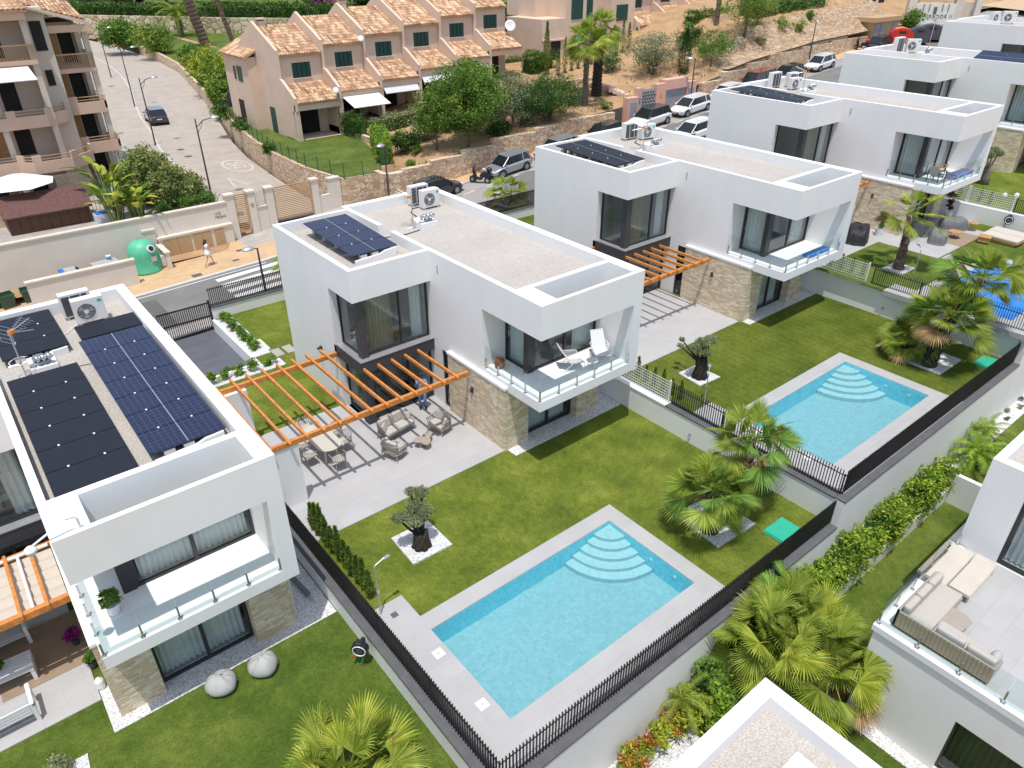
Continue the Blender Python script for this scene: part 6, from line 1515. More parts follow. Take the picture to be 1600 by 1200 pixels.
fs = [(0, 9+i, 9+(i+1) % n) for i in range(n)]+[(9+i, 1+i, 1+(i+1) % n, 9+(i+1) % n) for i in range(n)]
b.add(vs, fs, "awning_white"); b.build("canopy", t); MB().tube([(0, 0, 0), (0, 0, 2.66)], 0.03, "galvanised", 8).disc((0, 0, 0.05), 0.3, "concrete_block", 14, d=0.1).build("pole", t)
t = thing("reed_screen", "grey-brown reed screen hanging under the lowest balcony", "screen", (-7.6, 41.4, 1.75)); b = MB()
for i in range(60): b.box(i*0.038, 0, 0.6, i*0.038+0.03, 0.03, 2.2+0.02*sin(i), "reed")
b.build("reeds", t)
t = thing("cool_box", "white garden box with a blue lid in front of the banana plants", "box", (-6.1, 36.3, 1.75), 0.1); MB().box(-0.6, -0.35, 0, 0.6, 0.35, 0.6, "white_metal").build("body", t); MB().box(-0.55, -0.3, 0.6, 0.2, 0.3, 0.68, "blue_plastic").build("lid", t)
t = thing("stair_rail", "tan handrail of the steps beside the banana plants", "railing", (-6.2, 39.3, 1.75)); b = MB(); b.tube([(0, 0, 1.4), (1.9, -1.4, 0.6)], 0.04, "gate_tan", 6)
for i in range(9): b.tube([(0.2*i, -0.15*i, 0), (0.2*i, -0.15*i, 1.35-0.085*i)], 0.02, "gate_tan", 5)
b.build("bars", t)
# leafy corner: banana-like plants, bamboo, shrubs
def banana(lab, loc, n, h, seed):
    rng = np.random.default_rng(seed); t = thing("banana_plant", lab, "plant", loc, 0, "large-leaved strelitzia plants"); b = MB(); s = MB()
    for i in range(n):
        az = rng.random()*2*pi; bx, by = 0.5*cos(az)*rng.random(), 0.5*sin(az)*rng.random(); hh = h*(0.55+0.45*rng.random()); le = 0.9+0.5*rng.random(); tilt = 0.25+0.5*rng.random()
        base = Vector((bx, by, 0)); top = base+Vector((cos(az)*hh*0.22, sin(az)*hh*0.22, hh)); s.tube([base, top], [0.05, 0.03], "leaf_bamboo", 5)
        d = Vector((cos(az)*tilt, sin(az)*tilt, 1-tilt*0.6)).normalized(); side = d.cross(Vector((cos(az), sin(az), 0.2))).normalized(); k = "leaf_lime" if rng.random() < 0.6 else "leaf_mid"
        L = 7; prev = None; kk = b.mi(k); o = len(b.v)
        for j in range(L+1):
            f = j/L; p = top+d*le*f+Vector((cos(az), sin(az), -1.1))*0.35*f*f*le; wd = 0.24*sin(pi*min(1, f*0.92+0.08))*(1 if j % 2 else 0.85)
            b.v.extend([tuple(p-side*wd), tuple(p+Vector((0, 0, -0.03))), tuple(p+side*wd)])
        for j in range(L): b.f.extend([(o+3*j, o+3*j+1, o+3*j+4, o+3*j+3), (o+3*j+1, o+3*j+2, o+3*j+5, o+3*j+4)]); b.m.extend([kk, kk])
    b.build("leaves", t); s.build("stems", t)
banana("large-leaved yellow-green plant at the left, above the cream street wall", (-5.6, 35.3, 1.7), 22, 2.4, 301)
banana("large-leaved yellow-green plant nearest the potted shrub above the street wall", (-4.3, 34.9, 1.7), 24, 1.9, 302)
banana("large-leaved plant reaching up to the lowest balcony", (-5.3, 37.4, 1.7), 18, 3.4, 303)
for i, (x, y, h, r) in enumerate(((-3.0, 38.4, 4.3, 1.7), (-1.7, 36.9, 3.2, 1.5), (-1.6, 40.3, 4.0, 1.5), (-0.2, 38.0, 2.8, 1.3))):
    tree(["tall feathery bamboo clump beside the apartment balconies", "feathery bamboo clump in front of the taller one", "feathery bamboo clump against the pale side road", "low bamboo clump at the road edge"][i], "bamboo", (x, y, 1.6 if i < 3 else 1.0), h, (r, r, h*0.5), 0.3, "bamboo_clump", "leaf_bamboo", "leaf_bamboo", 90, 110, 0.22, 0.05, "leaf_bamboo", "bamboo clumps by the side road", 310+i, csize=0.4)
for i, (x, y, r) in enumerate(((-1.2, 35.0, 0.95), (0.2, 35.2, 0.85), (-2.8, 34.9, 0.7))):
    bush(["dark green shrub in the middle above the cupboards", "dark green shrub spilling over the wall by the narrow gate", "dark green potted shrub behind the street wall"][i], "shrub", (x, y, 1.6), (r, r*0.8, r*0.8), leaf="leaf_mid", leaf2="leaf_dark", clumps=26, per=100, size=0.12, seed=320+i)

# ------------------------------------------------------------------ hillside planting
def grow(r, k=1.25): return tuple(q*k for q in r) if hasattr(r, "__len__") else r*k
def G(x, y, dz=-0.05): return (x, y, zg(x, y)+dz)
tree("light green plane tree left of the olives, above the silver car", "tree", G(20.6, 32.6), 7.3, grow((2.8, 2.3, 2.8)), 1.3, leaf="leaf_mid", leaf2="leaf_yellowgreen", clumps=170, per=110, size=0.20, tr=0.10, seed=401, csize=0.28)
tree("slim light green tree at the left edge of the grove, before the terraced houses", "tree", G(18.6, 34.2), 5.6, grow((1.8, 1.6, 2.0)), 1.4, leaf="leaf_mid", leaf2="leaf_yellowgreen", clumps=60, per=80, size=0.19, tr=0.08, seed=402, csize=0.3)
tree("taller light green tree in the middle of the grove", "tree", G(22.9, 34.8), 6.7, grow((2.2, 1.9, 2.5)), 1.4, leaf="leaf_mid", leaf2="leaf_yellowgreen", clumps=110, per=95, size=0.19, tr=0.08, seed=411, csize=0.3)
tree("grey-green olive tree between the plane tree and the dense round tree", "olive tree", G(25.8, 33.8), 5.1, grow((2.7, 2.2, 2.1)), 0.8, name="olive_tree", leaf="leaf_olive", leaf2="leaf_dark", clumps=110, per=120, size=0.13, tr=0.12, trunk="trunk_olive", seed=403, stems=2)
tree("dense round dark green tree on the slope above the stepped wall", "tree", G(29.9, 33.1), 4.3, grow((2.9, 2.4, 1.75)), 0.9, leaf="leaf_dark", leaf2="leaf_mid", clumps=170, per=130, size=0.13, tr=0.12, trunk="trunk_olive", seed=404, csize=0.34)
tree("grey-green olive tree right of the two palms", "olive tree", G(47.7, 37.3), 4.5, grow((3.5, 2.4, 1.9)), 0.9, name="olive_tree", leaf="leaf_olive", clumps=80, per=110, size=0.15, tr=0.14, trunk="trunk_olive", seed=405, stems=3)
tree("round-headed small tree above the parked red van", "tree", G(52.4, 33.6), 4.0, grow((2.5, 2.0, 1.35)), 1.3, leaf="leaf_mid", clumps=70, per=90, size=0.14, tr=0.09, trunk="trunk_olive", seed=406)
tree("tall light green tree high on the slope, upper right", "tree", G(58.4, 34.2), 7.6, grow((3.4, 2.6, 2.9)), 1.8, leaf="leaf_yellowgreen", leaf2="leaf_mid", clumps=85, per=85, size=0.19, tr=0.14, seed=407, csize=0.3)
tree("grey-green shrubby tree right of the tall light green one", "tree", G(62.3, 35.5), 3.4, (2.0, 1.6, 1.5), 0.8, leaf="leaf_olive", leaf2="leaf_mid", clumps=50, per=90, size=0.16, tr=0.09, seed=408)
cypress("fat dark cypress between the olive and the round-headed tree", G(49.9, 35.0), 4.2, 0.75, 421, "leaf_dark", n=4200, size=0.13)
cypress("slim tall cypress in the hedge row near the houses", G(39.5, 44.5), 5.0, 0.42, 422, n=2400, size=0.13)
for i in range(12):
    cypress(ORD[i]+" slim young cypress from the left, before the peach corner house", G(40.3+1.0*i, 43.6+0.05*i), 2.4+0.5*((i*5) % 3), 0.30, 430+i, group="slim cypresses before the corner house", n=800, size=0.13)
feather = feather_palm
fan_palm("tall fan palm with a slim bare trunk, left one of the pair on the slope", G(35.6, 34.7), 5.6, 0.24, 34, 1.15, 1.15, "leaf_palm_yellow", 441, (0.1, 0), "trunk_olive", 8, "tall palms on the slope", 1.3, nseg=20, low=-0.9)
fan_palm("tall fan palm with a shaggy dark trunk, right one of the pair on the slope", G(38.6, 36.2), 5.9, 0.42, 38, 1.25, 1.2, "leaf_palm", 442, (0.2, 0), "trunk_dark", 16, "tall palms on the slope", 1.2, nseg=20, low=-1.0)
t = feather_palm("bare upright palm trunk before the upper terraced row", G(59.5, 38.8), 8.5, 0.25, 16, 2.2, "leaf_palm", 443, "tall palms on the slope", "palm", leaflets=16)
feather_palm("date palm with an arching crown beside the park pool", (31.0, 136.4, 2.5), 4.4, 0.5, 30, 5.2, "leaf_palm", 444, "park palms", leaflets=26)
feather_palm("park palm with a thick shaggy trunk, crown above the picture edge", (29.9, 119.9, 2.2), 11.5, 0.75, 20, 4.5, "leaf_palm", 445, "park palms", trunk="trunk_palm", leaflets=16, lean=(-2.2, 0.5))
feather_palm("park palm with a slim tall trunk beside the first terraced house", (28.0, 100.0, 2.2), 13, 0.32, 16, 4.0, "leaf_palm", 446, "park palms", trunk="trunk_palm", leaflets=16, lean=(-2.8, 0.5))
feather_palm("pale date palm behind the roofs of the terraced houses", (66.0, 152.0, 3.4), 2.6, 0.6, 30, 5.0, "leaf_palm_yellow", 447, "park palms", leaflets=24)
feather_palm("second pale date palm behind the roofs of the terraced houses", (56.0, 150.0, 3.4), 3.0, 0.6, 26, 4.6, "leaf_palm", 448, "park palms", leaflets=24)
for i, (x, y, r, lf, lab) in enumerate(((17.3, 36.8, 1.0, "leaf_dark", "dark undergrowth left of the slim tree"), (19.6, 37.4, 1.2, "leaf_olive", "grey-green undergrowth behind the slim tree"), (22.0, 38.0, 1.2, "leaf_dark", "dark undergrowth behind the plane tree"), (24.6, 37.6, 1.3, "leaf_mid", "undergrowth behind the middle tree"), (27.4, 37.4, 1.4, "leaf_dark", "dark undergrowth behind the olive tree"), (30.6, 37.2, 1.2, "leaf_mid", "undergrowth behind the dense round tree"),
        (33.2, 38.6, 1.0, "leaf_dark", "dark shrub left of the two palms"), (27.6, 33.6, 0.9, "leaf_olive", "low olive shoot between the olive and the round tree"), (54.5, 38.5, 1.3, "leaf_dark", "dark shrub before the glazed porch"), (65.5, 37.8, 1.5, "leaf_olive", "grey shrub before the upper terraced row"), (24.0, 33.0, 0.8, "leaf_dark", "dark shrub at the foot of the middle tree"), (45.0, 41.0, 1.2, "leaf_olive", "grey shrub beside the slim cypresses"))):
    bush(lab, "shrub", G(x, y), (r*1.5, r, r), leaf=lf, leaf2="leaf_mid", clumps=34, per=80, size=0.2, seed=570+i)
# shrubs over the side-road wall
for i, (x, y, r, lf, lab) in enumerate(((13.6, 69.5, 1.7, "leaf_yellowgreen", "yellow-green shrub nearest the black car, over the side-road wall"), (15.3, 76.5, 1.9, "leaf_yellowgreen", "yellow-green shrub second along the side-road wall"), (17.3, 84, 2.3, "leaf_lime", "bright lime shrub at the bend of the side-road wall"), (19.6, 93, 2.2, "leaf_lime", "second bright lime shrub beyond the bend"),
        (21.6, 104, 1.7, "leaf_mid", "dull green shrub on the far side-road wall"), (21.5, 122, 3.0, "leaf_yellowgreen", "broad green shrub at the far end of the side road"), (18.5, 131, 3.2, "leaf_mid", "broad dark shrub behind the apartment roof"))):
    bush(lab, "shrub", (x+0.6, y, 2.2), (r*1.1, r*1.25, r*0.85), leaf=lf, leaf2="leaf_mid", clumps=60, per=70, size=0.42, seed=460+i)
for i, (x, y, r, lab) in enumerate(((10.4, 55.0, 0.7, "climber spilling over the side-road wall by the fence"), (8.9, 45.0, 0.5, "ivy tuft growing over the side-road wall near the lawn"), (10.6, 60.5, 0.9, "dark shrub at the corner of the stepped lawn"))):
    bush(lab, "shrub", (x, y, 2.2), (r, r*1.4, r*1.1), leaf="leaf_mid", leaf2="leaf_dark", clumps=22, per=80, size=0.22, seed=470+i)
hedge("clipped bright hedge between the fenced lawn and the bare slope", (14.2, 35.0), (17.2, 41.2), 1.1, 1.4, 2.6, "leaf_bright", "leaf_mid", 230, 0.16, 480)
hedge("leafy ivy-covered fence below the house with the white awning", (17.4, 42.6), (26.5, 41.4), 0.7, 1.2, 3.0, "leaf_olive", "leaf_mid", 230, 0.17, 481, z1=3.9)
hedge("upright dark hedge beside the first porch", (17.0, 43.2), (16.8, 46.6), 0.7, 1.7, 2.7, "leaf_dark", "leaf_mid", 230, 0.15, 482)
hedge("dark clipped hedge block right of the terraced houses", (38.5, 46.5), (41.8, 46.8), 1.6, 2.0, 5.4, "leaf_mid", "leaf_dark", 200, 0.2, 483)
hedge("long clipped hedge before the upper terraced row", (58, 41.6), (76, 41.2), 1.2, 1.5, 9.2, "leaf_mid", "leaf_dark", 110, 0.22, 484)
hedge("large clipped hedge block at the top, above the wide sandstone wall", (64, 38.2), (77, 37.0), 2.2, 2.4, 9.7, "leaf_mid", "leaf_olive", 110, 0.22, 485)
hedge("dark hedge behind the satellite dish", (45, 66), (60, 60), 1.6, 3.4, 6.5, "leaf_dark", "leaf_mid", 60, 0.3, 486)
hedge("green hedge behind the lane between the houses", (40, 54), (44, 50.5), 0.8, 0.8, 5.6, "leaf_bamboo", "leaf_mid", 130, 0.2, 487)
b = MB(); rng = np.random.default_rng(490); n = 2600
X = 14+rng.random(n)*70; Yy = 32.3+rng.random(n)**1.4*8; P_ = np.array([(x, y, zg(x, y)) for x, y in zip(X, Yy)]); keep = (np.sin(X*1.3)+np.cos(Yy*1.9+X*0.4)+rng.normal(size=n)*0.5) > 0.4
leaf_cloud(b, "dry_grass", P_[keep], 0.30, rng, up=1.2, aspect=0.35); o = b.build("dry_grass"); tag(o, "dry straw-coloured weeds on the bare slope", "grass", kind="stuff")
for i, (x, y, r, lf) in enumerate(((17.5, 35.5, 0.45, "leaf_mid"), (24.0, 32.8, 0.4, "leaf_olive"), (36.2, 32.6, 0.7, "leaf_bamboo"), (54.5, 36.0, 0.7, "leaf_mid"), (64.5, 34, 0.9, "leaf_yellowgreen"), (67, 33.4, 0.9, "leaf_yellowgreen"), (15.0, 32.6, 0.45, "leaf_yellowgreen"), (70.5, 34, 0.8, "leaf_mid"), (60.0, 33.2, 0.6, "dry_grass"))):
    bush(["small weed clump below the grove", "grey weed clump under the trees", "heap of cut palm leaves by the steps", "shrub under the tall light green tree", "yellow-green shrub on the upper slope, left", "yellow-green shrub on the upper slope, right", "weeds hanging over the sandstone wall by the thin lamp", "shrub at the foot of the big hedge block", "straw-coloured tuft on the upper slope"][i], "shrub", G(x, y), (r*1.2, r, r*0.8), leaf=lf, clumps=12, per=60, size=0.17, seed=500+i)
bush("purple bougainvillea mass on the far bank, left", "shrub", (34, 178, 6.5), (6, 4, 2.6), leaf="bloom_magenta", leaf2="leaf_mid", clumps=60, per=60, size=0.8, seed=520)
bush("purple bougainvillea mass on the far bank, right", "shrub", (62, 142, 6.5), (4, 3, 1.6), leaf="bloom_magenta", leaf2="leaf_mid", clumps=40, per=60, size=0.7, seed=521)
for i, (x, y, r) in enumerate(((22, 182, 7), (28, 190, 7), (40, 172, 6), (50, 168, 6), (72, 140, 6), (80, 130, 5), (90, 150, 7), (60, 175, 7), (12, 185, 7), (100, 110, 5))):
    tree(["dark tree behind the far hedge, above the apartment roof", "broad dark tree beside the purple blossom", "dark tree right of the purple blossom", "dark tree on the far bank, above the park pool", "tree behind the terraced roofs, middle", "tree behind the terraced roofs, right", "tree on the far bank behind the satellite dish", "tree on the golf slope, middle", "leftmost dark tree on the far bank", "tree behind the peach corner house"][i], "tree", (x, y, 6 if y > 140 else 4), r*1.1, (r*0.8, r*0.8, r*0.45), r*0.3, leaf="leaf_mid" if i % 2 else "leaf_dark", leaf2="leaf_olive", clumps=60, per=50, size=0.75, tr=0.3, seed=530+i, limbs=3, group="trees on the far bank")
# ------------------------------------------------------------------ utilities, estate sign, containers up the street
t = thing("utility_cabinets", "pink rendered housing with grey metal doors and a pierced metal gate", "cabinet", (37.9, 31.5, 2.95))
b = MB()
b.box(0, -0.2, -0.3, 1.4, 0.5, 2.3, "pink_wall"); b.box(1.4, 0, -0.2, 2.0, 0.5, 3.0, "pink_wall"); b.box(4.0, 0, -0.2, 5.3, 0.5, 3.1, "pink_wall"); b.box(5.3, 0.0, 2.45, 8.5, 0.9, 3.35, "pink_wall"); b.box(8.5, 0, -0.1, 9.9, 0.6, 2.9, "pink_wall"); b.box(5.3, 0.1, -0.1, 5.5, 0.9, 2.45, "pink_wall"); b.each("wall", t)
MB().box(0.25, -0.24, -0.1, 1.1, -0.2, 1.9, "grey_door").build("door", t); MB().box(8.7, -0.04, 0.2, 9.6, 0.0, 2.3, "grey_door").build("door", t)
b = MB()
for i in range(4): b.box(5.52+i*0.74, 0.15, 0.05, 6.24+i*0.74, 0.2, 2.4, "grey_door")
b.build("double_door", t)
b = MB(); b.box(2.0, 0.15, 0, 4.0, 0.19, 2.8, "ac_grey")
for i in range(9):
    for j in range(5): b.box(2.08+j*0.38+(0.19 if i % 2 else 0), 0.10, 0.2+i*0.28, 2.28+j*0.38+(0.19 if i % 2 else 0), 0.149, 0.32+i*0.28, "ac_dark")
b.build("pierced_gate", t)
MB().box(1.5, -0.03, 1.6, 1.8, 0.0, 2.1, "blue_plastic").build("notice", t); MB().box(4.5, -0.03, 1.9, 4.75, 0.0, 2.3, "orange_plastic").build("notice", t)
t = thing("transformer_house", "tan transformer housing with blue-grey doors and flat roof, far up the street", "building", (80.2, 31.3, 6.6))
MB().box(0, 0, 0, 6.2, 3, 2.7, "cupboard_tan").build("wall", t); MB().box(-0.4, -0.3, 2.7, 6.5, 3.4, 3.2, "gate_tan").build("roof", t)
for x0, x1 in ((0.3, 1.4), (1.7, 2.8), (4.6, 5.8)): MB().box(x0, -0.05, 0.1, x1, 0, 2.5, "grey_door").build("door", t)
def dome_bin(loc, rz, m, lab, r=0.9, m2=None, nm="recycling_container"):
    t = thing(nm, lab, "container", loc, rz); b = MB(); prof = [(-r, 0)]+[(-r*cos(a), 0.9+0.75*sin(a)) for a in np.linspace(0, pi, 9)]+[(r, 0)]; b.sprism(prof, 'x', -0.8, 0.8, m); b.build("body", t)
    MB().box(-0.82, -0.4, 1.1, -0.8, 0.4, 1.35, "black_plastic").build("slot", t)
    if m2: b = MB(); prof = [(-r*0.8*cos(a), 0.95+0.75*sin(a)+0.02) for a in np.linspace(0.5, pi-0.5, 6)]; b.sprism(prof, 'x', -0.5, 0.9, m2); b.build("hood", t)
dome_bin((81.5, 28.4, 7.2), 0.6, "red_plastic", "red rounded recycling container far up the street", 1.3, "orange_plastic")
dome_bin((83.4, 27.2, 7.3), 0.6, "ac_dark", "dark blue-grey rounded container right of the red one", 1.1)
dome_bin((85.6, 26.8, 7.5), 0.6, "ac_dark", "farthest dark rounded container at the road bend", 1.3)
t = thing("estate_sign", "cream entrance wall lettered EL MIRADOR II with dark posts above", "sign wall", (92.8, 32.6, 8.15), -0.85)
b = MB(); b.box(0, 0, -0.5, 4.8, 0.4, 2.6, "sign_white"); b.box(-0.9, 0.1, -0.5, 0, 1.2, 3.4, "render_cream"); b.box(4.8, 0.1, -0.5, 5.8, 1.2, 3.4, "cream_stone_cap"); b.box(7.2, 0.1, -0.5, 7.9, 1.1, 3.6, "render_cream"); b.box(5.8, 1.2, -0.5, 7.2, 1.6, 2.8, "cream_stone_cap"); b.build("wall", t)
MB().box(0.3, 0.4, 2.6, 4.5, 0.8, 3.4, "retaining_stone").build("stone_band", t)
a = text_obj("lettering", "EL MIRADOR II", 0.56, (2.4, -0.02, 1.15), (pi/2, 0, 0), "lettering", 0.02, t, spacing=1.25)
MB().prism([(2.2, -0.06), (2.6, -0.06), (2.6, -0.005), (2.2, -0.005)], 1.45, 2.25, "lettering").build("emblem", t)
b = MB()
for x in (0.9, 1.6, 3.2, 3.9): b.box(x, -0.12, 1.7, x+0.06, 0.0-0.002, 2.6, "lettering")
b.build("post", t)
t = thing("entrance_house", "cream gatehouse wall with dark railings behind the transformer housing", "building", (84.5, 40, 8.2), -0.2)
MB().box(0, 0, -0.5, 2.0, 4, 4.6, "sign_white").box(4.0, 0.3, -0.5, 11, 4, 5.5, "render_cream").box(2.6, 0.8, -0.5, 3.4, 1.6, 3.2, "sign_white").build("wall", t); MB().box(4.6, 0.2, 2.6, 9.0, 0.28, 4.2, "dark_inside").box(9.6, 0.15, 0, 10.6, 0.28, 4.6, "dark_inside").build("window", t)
wall_thing("estate_wall", "warm stone wall behind the gatehouse", [(70, 52, 7, 84, 52.6, 12.5, "retaining_stone", "wall_body")])
b = MB(); b.sheet([(86, 22, 7.95), (150, 14, 11.5), (150, 33, 10.2), (86, 33.8, 8.15)], "asphalt"); struct(b.build("street"))
b = MB(); b.sheet([(105, 20, 9.6), (128, 20, 11.4), (128, 34, 10.7), (112, 34, 9.9)], "sidewalk_orange"); struct(b.build("sidewalk"))
bush("round palm-like shrub beside the red container", "shrub", (90, 31.5, 7.9), (1.6, 1.4, 1.3), leaf="leaf_mid", leaf2="leaf_bright", clumps=24, per=70, size=0.3, seed=550)
# ------------------------------------------------------------------ vehicles
mat("paint_silver", (0.46, 0.48, 0.51), 0.28, 0.02, metal=0.55, coat=0.6)
mat("paint_white", (0.78, 0.78, 0.79), 0.25, 0.02, coat=0.8)
mat("paint_black", (0.014, 0.015, 0.019), 0.18, 0.02, coat=1.0)
mat("paint_navy", (0.012, 0.015, 0.030), 0.18, 0.02, coat=1.0)
mat("paint_red", (0.16, 0.012, 0.016), 0.25, 0.02, coat=0.8)
mat("car_glass", (0.015, 0.020, 0.022), 0.08, 0.02, coat=0.5)
mat("lamp_clear", (0.75, 0.77, 0.8), 0.15, 0.02); mat("lamp_red", (0.45, 0.01, 0.01), 0.2, 0.02)
mat("alloy", (0.50, 0.51, 0.53), 0.3, 0.05, metal=0.7)
def car(loc, rz, lab, paint, kind="hatch", pitch=0.0, roof=None, group="cars parked along the street"):
    """+x is the front. Body lofted from cross sections, cabin on top, glazing, wheels, lamps"""
    L, Wd, H = {"hatch": (4.05, 1.76, 1.45), "estate": (4.6, 1.82, 1.47), "suv": (4.5, 1.88, 1.64), "van": (4.6, 1.85, 1.85)}[kind]
    t = thing("parked_car", lab, "car", loc, rz, group); t.rotation_euler = (0, -pitch, rz)
    hw = Wd/2; zb = 0.24 if kind != "suv" else 0.30; belt = H*0.60
    # sections: x, half width, sill z, shoulder z, deck z
    nose = -0.0
    S_ = [(-L/2, 0.78, zb+0.16, belt*0.72, belt*0.88), (-L/2+0.10, 0.90, zb+0.04, belt*0.80, belt*0.98), (-L/2+0.55, 0.985, zb, belt*0.86, belt*1.02), (-0.9, 1.0, zb, belt*0.86, belt*1.0), (0.25, 1.0, zb, belt*0.85, belt*0.98), (L/2-1.25, 1.0, zb, belt*0.84, belt*0.95), (L/2-0.75, 0.98, zb, belt*0.80, belt*0.89), (L/2-0.25, 0.90, zb+0.02, belt*0.68, belt*0.76), (L/2, 0.70, zb+0.12, belt*0.50, belt*0.58)]
    b = MB(); vs = []; fs = []
    for x, k, z0, z1, z2 in S_:
        w_ = hw*k; vs += [(x, -w_*0.90, z0), (x, -w_, z0+0.16), (x, -w_*1.0, z1), (x, -w_*0.90, z2), (x, -w_*0.45, z2+0.03), (x, w_*0.45, z2+0.03), (x, w_*0.90, z2), (x, w_, z1), (x, w_, z0+0.16), (x, w_*0.90, z0)]
    n = 10
    for i in range(len(S_)-1):
        for k in range(n): fs.append((i*n+k, (i+1)*n+k, (i+1)*n+(k+1) % n, i*n+(k+1) % n))
    fs.append(tuple(range(n))); fs.append(tuple((len(S_)-1)*n+k for k in range(n-1, -1, -1)))
    b.add(vs, fs, paint)
    b.build("body", t, smooth=False, bevel=0.03)
    # cabin frame
    xr0, xr1 = {"hatch": (-L/2+0.35, 0.30), "estate": (-L/2+0.35, 0.35), "suv": (-L/2+0.40, 0.30), "van": (-L/2+0.15, 0.75)}[kind]
    xb0, xb1 = -L/2+0.10, {"hatch": 1.05, "estate": 1.20, "suv": 1.10, "van": 1.45}[kind]
    zt = H; zb2 = belt*0.98; rw = hw*0.72; bw = hw*0.90
    A = [(xb0, -bw, zb2), (xb1, -bw, zb2), (xb1, bw, zb2), (xb0, bw, zb2), (xr0, -rw, zt-0.06), (xr1, -rw, zt-0.02), (xr1, rw, zt-0.02), (xr0, rw, zt-0.06)]
    MB().add(A, [(0,3,2,1),(0,1,5,4),(1,2,6,5),(2,3,7,6),(3,0,4,7)], "car_glass").build("windows", t)
    rp = roof or paint
    MB().prism([(xr0-0.05, -rw*0.93), (xr0+0.3, -rw*1.03), (xr1-0.1, -rw*1.03), (xr1+0.06, -rw*0.9), (xr1+0.06, rw*0.9), (xr1-0.1, rw*1.03), (xr0+0.3, rw*1.03), (xr0-0.05, rw*0.93)], zt-0.07, [zt-0.03, zt, zt+0.01, zt-0.01, zt-0.01, zt+0.01, zt, zt-0.03], rp).build("roof", t, bevel=0.025)
    pb = MB()
    for sg in (-1, 1):
        for (xa, xc) in ((xb0+0.12, xr0+0.12), (xb1-0.02, xr1-0.0)): pb.tube([(xa, sg*bw*0.985, zb2), (xc, sg*rw, zt-0.05)], [0.055, 0.04], rp, 5)
        xm = (xb0+xb1)/2-0.05; pb.tube([(xm, sg*bw*1.0, zb2), (xm, sg*rw*1.01, zt-0.05)], 0.03, "paint_black", 5)
        xm = xb0+0.85; pb.tube([(xm, sg*bw*1.0, zb2), (xm, sg*rw*1.01, zt-0.05)], 0.06, rp, 5)
    pb.each("pillar", t)
    for x in (-L/2+0.75, L/2-0.85):
        for sg in (-1, 1):
            wh = MB(); wh.disc((x, sg*(hw-0.10), 0.325), 0.325, "rubber", 20, axis='y', d=0.22); wh.disc((x, sg*(hw-0.10), 0.325), 0.385, "black_plastic", 20, axis='y', d=0.205); w_ = wh.build("wheel", t)
            rm = MB(); rm.disc((x, sg*(hw+0.012), 0.325), 0.20, "alloy", 14, axis='y', d=0.02)
            for a in range(5): rm.disc((x+0.125*cos(a*1.2566), sg*(hw+0.024), 0.325+0.125*sin(a*1.2566)), 0.042, "black_plastic", 8, axis='y', d=0.005)
            rm.build("rim", w_)
    for sg in (-1, 1):
        MB().obox((L/2-0.20, sg*hw*0.70, belt*0.60), 0.26, 0.36, 0.12, sg*-0.35, "lamp_clear").build("headlight", t)
        MB().obox((-L/2+0.08, sg*hw*0.74, belt*0.74), 0.12, 0.26, 0.16, sg*0.3, "lamp_red").build("tail_light", t)
        MB().obox((xb1-0.25, sg*(hw+0.08), belt*0.98), 0.14, 0.18, 0.12, 0, paint).build("mirror", t, bevel=0.02)
    MB().box(L/2-0.06, -0.45, 0.30, L/2+0.012, 0.45, 0.50, "black_plastic").box(L/2-0.0, -0.26, 0.40, L/2+0.02, 0.26, 0.50, "sign_white").build("grille", t)
    MB().box(-L/2-0.015, -0.26, 0.62, -L/2+0.05, 0.26, 0.73, "sign_white").build("number_plate", t)
    return t
S1 = 0.085
car((22.3, 29.55, zs(22.3)+0.0), pi, "silver hatchback parked behind the black motor scooter", "paint_silver", "hatch", -0.10)
car((15.6, 30.05-0.35, zs(15.6)), 0.05, "black hatchback half hidden behind the nearest villa roof", "paint_black", "hatch", 0.085)
car((39.0, 29.6, zs(39.0)), pi, "white sports utility car with black roof, parked before the pink cabinets", "paint_white", "suv", -0.085, "paint_black")
car((44.8, 29.6, zs(44.8)), pi, "white estate car behind the black-roofed white one", "paint_white", "estate", -0.085)
car((50.3, 29.7, zs(50.3)), pi, "white car peeking out behind the roof corner, beyond the estate car", "paint_white", "hatch", -0.085)
car((38.2, 23.9, zs(38.2)), pi+0.0, "white car with dark windscreen on the near side of the street, cut by the roof", "paint_white", "estate", -0.085)
car((55.2, 29.6, zs(55.2)), pi, "dark red van parked below the sandstone wall", "paint_red", "van", -0.085)
car((60.6, 29.6, zs(60.6)), pi, "dark car almost hidden behind the red van and the air conditioners", "paint_black", "hatch", -0.085)
car((66.5, 29.5, zs(66.5)), pi, "white hatchback alone far up the street below the lamp", "paint_white", "hatch", -0.09)
car((27.6, 29.6, zs(27.6)), pi, "silver car of which only the roof shows behind the solar-panel parapet", "paint_silver", "hatch", -0.085)
car((33.0, 29.6, zs(33.0)), pi, "dark car of which only the roof shows, left of the roof air conditioners", "paint_black", "hatch", -0.085)
car((78.6, 29.5, zs(78.6)), pi, "dark car hardly visible behind the roof, below the transformer housing", "paint_black", "hatch", -0.09)
car((7.6, 73.2, zr(73)), radians(84), "black car parked facing uphill on the pale side road", "paint_navy", "suv", 0.01, None, None)
